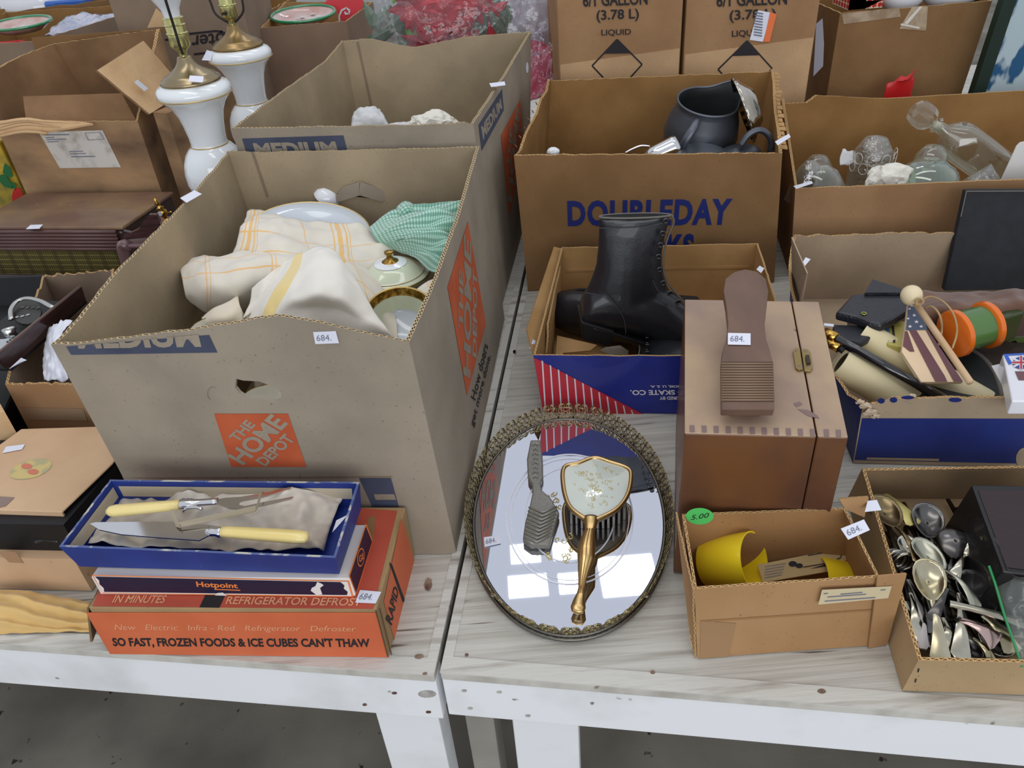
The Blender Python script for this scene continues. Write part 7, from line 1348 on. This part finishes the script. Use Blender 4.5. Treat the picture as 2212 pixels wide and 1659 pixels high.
for i in range(70):
    a = rg.uniform(1.1, 2.2); c_ = V(.445 + rg.random()*.155, .50 + rg.random()*.22, .010 + rg.random()*.018); d = V(math.cos(a), math.sin(a), rg.uniform(-.05, .05))*rg.uniform(.03, .07)
    p0_, p1_ = c_ - d, c_ + d
    if min(p0_.y, p1_.y) < .485 or max(p0_.y, p1_.y) > .74 or min(p0_.x, p1_.x) < .43: continue
    b.tube([p0_, p1_], [.006, .003], 6, flat=.4)
m_dsv = mat('tarnished_silver', (120, 116, 108), rough=.28, metal=1., col2=(50, 46, 42), ns=30); b.make('handles', m_dsv, dkf, smooth=True)['kind'] = 'stuff'
m_s1 = mat('silver_bright', (204, 200, 186), rough=.16, metal=1., col2=(160, 152, 132), ns=20); m_s2 = mat('silver_warm', (200, 192, 166), rough=.2, metal=1., col2=(170, 158, 124), ns=24); m_s3 = mat('silver_dark', (120, 118, 116), rough=.2, metal=1., col2=(70, 66, 64), ns=18)
def spoon(label, bc, hc, bl, bw, m, flip=False, w=.0055, curve=.006, end=1.7, kind='spoon'):
    a, c_ = P(*bc), P(*hc); d = c_ - a; L = d.length; x = d.normalized(); n = (UP - x*UP.dot(x)).normalized(); y = n.cross(x); root = thing('silver_' + kind, label, kind, a[:], 'silver cutlery in the shallow carton'); s = -1 if flip else 1
    if bl > 0:
        b = MB(); R = 18; vs = []; K = 6
        for k in range(K + 1):
            t = k/K
            for i in range(R):
                an = 2*PI*i/R; ex = math.cos(an)*bl/2*t; ey = math.sin(an)*bw/2*t*(1 - .18*math.cos(an)); vs.append(a + x*ex + y*ey + n*s*(bl*.16*(t*t - 1)))
        b.add(vs, [(k*R + i, k*R + (i+1) % R, (k+1)*R + (i+1) % R, (k+1)*R + i) for k in range(K) for i in range(R)]); b.make('bowl', m, root, smooth=True, solid=.0010)
    b = MB(); N_ = 20; top = []
    st = bl*.46
    for i in range(N_ + 1):
        t = i/N_; ww = w*(.55 + .0*t) if t < .15 else w*(.5 + (end - .5)*((t - .15)/.85)**1.6)
        if t > .94: ww *= 1 - ((t - .94)/.06)**2*.45
        p = a + x*(st + (L - st)*t) + n*(s*0 + curve*math.sin(PI*t)); top.append((p, ww*.5*1.6))
    vs = []
    for p, ww in top: vs += [p - y*ww, p - y*ww*.5 + n*.0010, p + y*ww*.5 + n*.0010, p + y*ww, p + y*ww - n*.0012, p - y*ww - n*.0012]
    b.add(vs, [(i*6 + k, i*6 + (k+1) % 6, (i+1)*6 + (k+1) % 6, (i+1)*6 + k) for i in range(N_) for k in range(6)] + [tuple(range(6))[::-1], tuple(N_*6 + k for k in range(6))]); hd = b.make('handle', m, root, smooth=True, angle=40)
    return root
spoon('tarnished brassy spoon, top left against the carton wall', (1914, 1103, .055), (1986, 1214, .048), .056, .040, mat('brassy_silver', (140, 124, 92), rough=.24, metal=1., col2=(100, 84, 58), ns=16))
spoon('flat pale gold handle behind the tarnished brassy spoon', (1912, 1068, .04), (1976, 1134, .045), 0, 0, mat('pale_gold', (190, 176, 112), rough=.35, metal=.8), w=.010, end=1.4, kind='knife')
spoon('grey bowled spoon, topmost at the back of the pile', (2006, 1124, .05), (2018, 1215, .035), .054, .038, m_s3)
spoon('pale oval spoon with long curved handle, centre of pile', (2008, 1196, .058), (2112, 1316, .052), .052, .030, mat('satin_silver', (178, 178, 160), rough=.3, metal=1.), curve=.010)
spoon('bright rounded spoon lying on top, nearest the viewer', (2009, 1252, .072), (2032, 1428, .046), .054, .036, m_s2, w=.008, end=1.8)
spoon('dark deep bowled ladle spoon behind the pale oval spoon', (2062, 1176, .052), (2046, 1258, .04), .046, .042, m_s3, True)
spoon('slender dessert spoon leaning towards the black case', (2095, 1180, .052), (2058, 1252, .05), .040, .022, m_s1, True, curve=.008)
spoon('dark tablespoon right of the bright spoon', (2112, 1278, .048), (2180, 1402, .03), .056, .042, m_s3)
spoon('engraved spoon handle running off to the right edge', (2052, 1303, .066), (2235, 1358, .060), 0, 0, m_s1, w=.011, end=.8, curve=.004, kind='spoon')
spoon('broad knife handle with pinkish glint under the engraved handle', (2076, 1338, .054), (2155, 1390, .050), 0, 0, mat('pink_reflection_silver', (206, 178, 172), rough=.22, metal=1.), w=.010, end=1.9, kind='knife')  # pink reflection is painted into the handle's colour
spoon('upright ribbed silver handle right of the bright spoon', (2072, 1282, .050), (2075, 1423, .045), 0, 0, m_s1, w=.007, end=1.9, kind='knife')
spoon('long dark handle crossing at the left of the pile', (1962, 1252, .058), (2006, 1368, .042), 0, 0, m_s3, w=.007, end=1.3, kind='knife')
spoon('ornate silver handle standing at the left carton wall', (1972, 1282, .048), (1982, 1386, .040), 0, 0, m_s1, w=.010, end=1.2, kind='knife')
spoon('white edged knife handle at the left front corner', (1986, 1292, .046), (1994, 1402, .038), 0, 0, mat('pale_handle', (214, 206, 204), rough=.3), w=.006, end=1.2, kind='knife')
spoon('short dark handle slanting over the bright spoon neck', (2048, 1272, .070), (2013, 1340, .060), 0, 0, m_s3, w=.006, end=1.6, kind='spoon')
spoon('gilt tipped handle at the bottom right of the pile', (2102, 1378, .046), (2145, 1434, .040), 0, 0, m_s2, w=.006, end=1.3, kind='knife')
spoon('wide silver blade lying along the zip bag', (2128, 1330, .040), (2190, 1410, .036), 0, 0, m_s2, w=.012, end=1.2, kind='knife')
spoon('fork handle glinting at the bottom centre', (2040, 1335, .044), (2052, 1410, .038), 0, 0, m_s1, w=.008, end=1.7, kind='fork')
for k in range(4):
    b = MB(); c_ = P(1926 + k*9, 1205 + k*3, .040); b.tube([c_ + V(.012*math.cos(a), .002*math.sin(a), .012*math.sin(a)) for a in [i*PI/10 for i in range(20)]], .0022, 8, closed=True); o = b.make('napkin_ring', m_s1 if k % 2 else m_s3, smooth=True); tag(o, ('first silver napkin ring, nearest the left carton wall', 'second silver napkin ring from the left carton wall', 'third silver napkin ring, second from the spoons', 'last silver napkin ring of the row, touching the spoons')[k], 'ring', 'napkin rings in a row')
spoon('bright teaspoon bowl peeping out under the pale oval spoon', (1962, 1180, .040), (1990, 1262, .035), .036, .024, m_s1)
spoon('half hidden serving spoon at the bottom right of the pile', (2150, 1380, .034), (2104, 1300, .03), .050, .034, m_s1)
spoon('dark teaspoon between the ribbed handle and the zip bag', (2098, 1400, .036), (2066, 1330, .032), .036, .024, m_s3)
spoon('silver knife blade along the left side of the carton floor', (1958, 1300, .034), (1972, 1398, .030), 0, 0, m_s1, w=.008, end=1.5, kind='knife')
spoon('slim fork handle beside the bright spoon bowl', (1982, 1236, .048), (2018, 1400, .034), 0, 0, m_s3, w=.006, end=1.7, kind='fork')
# black case and zip bag
cs_ = thing('velvet_case', 'black case with dark woven top at the right of the spoons', 'case', P(2150, 1130, .02)[:]); q = [P(2166, 1232, .098), P(2400, 1262, .098), P(2330, 1050, .098), P(2098, 1046, .098)]
b = MB(); b.hexa([V(p.x - (.018 if i in (0, 3) else 0), p.y, .012) for i, p in enumerate(q)], q); b.m = [0]*6; b.make('case_body', mat('black_case_side', (16, 15, 17), rough=.45, coat=.2), cs_, bevel=.003)
Wq = flatW(*q); quad_on(cs_, 'woven_top', Wq, [(2174, 1226), (2380, 1254), (2320, 1062), (2112, 1058)], uv_mat('dark_weave', (48, 40, 42), lambda M, u, v: [(M('LESS_THAN', M('FRACT', M('MULTIPLY', v, 60.)), .35), (74, 62, 64))], rough=.7), off=.0006)
m_zip = mat('green_zip', (40, 140, 80), rough=.3, coat=.5); m_pls = mat('zip_film', (150, 156, 150), rough=.15, alpha=.35, spec=.9, coat=1., bump=.6, bs=40)
zb = thing('zip_bag', 'clear plastic zip bag with green seal right of the spoons', 'bag', P(2180, 1300, .03)[:])
b = MB(); b.tube(smooth_path([P(2136, 1222, .090), P(2150, 1262, .078), P(2170, 1330, .068), P(2196, 1405, .060), P(2208, 1440, .056)], 30), .0016, 6); b.make('zip_seal', m_zip, zb, smooth=True)
G = pp((((2118, 1158, .084), (2150, 1162, .10), (2185, 1240, .102), (2230, 1250, .102)), ((2142, 1240, .074), (2168, 1245, .082), (2200, 1262, .086), (2240, 1270, .085)), ((2172, 1332, .066), (2192, 1335, .070), (2215, 1340, .072), (2250, 1345, .07)), ((2204, 1430, .056), (2220, 1432, .058), (2240, 1434, .058), (2260, 1436, .058))))
o = patch('film', G, m_pls, parent=zb, nu=30, nv=40, wr=.004, ws=40, solid=0)
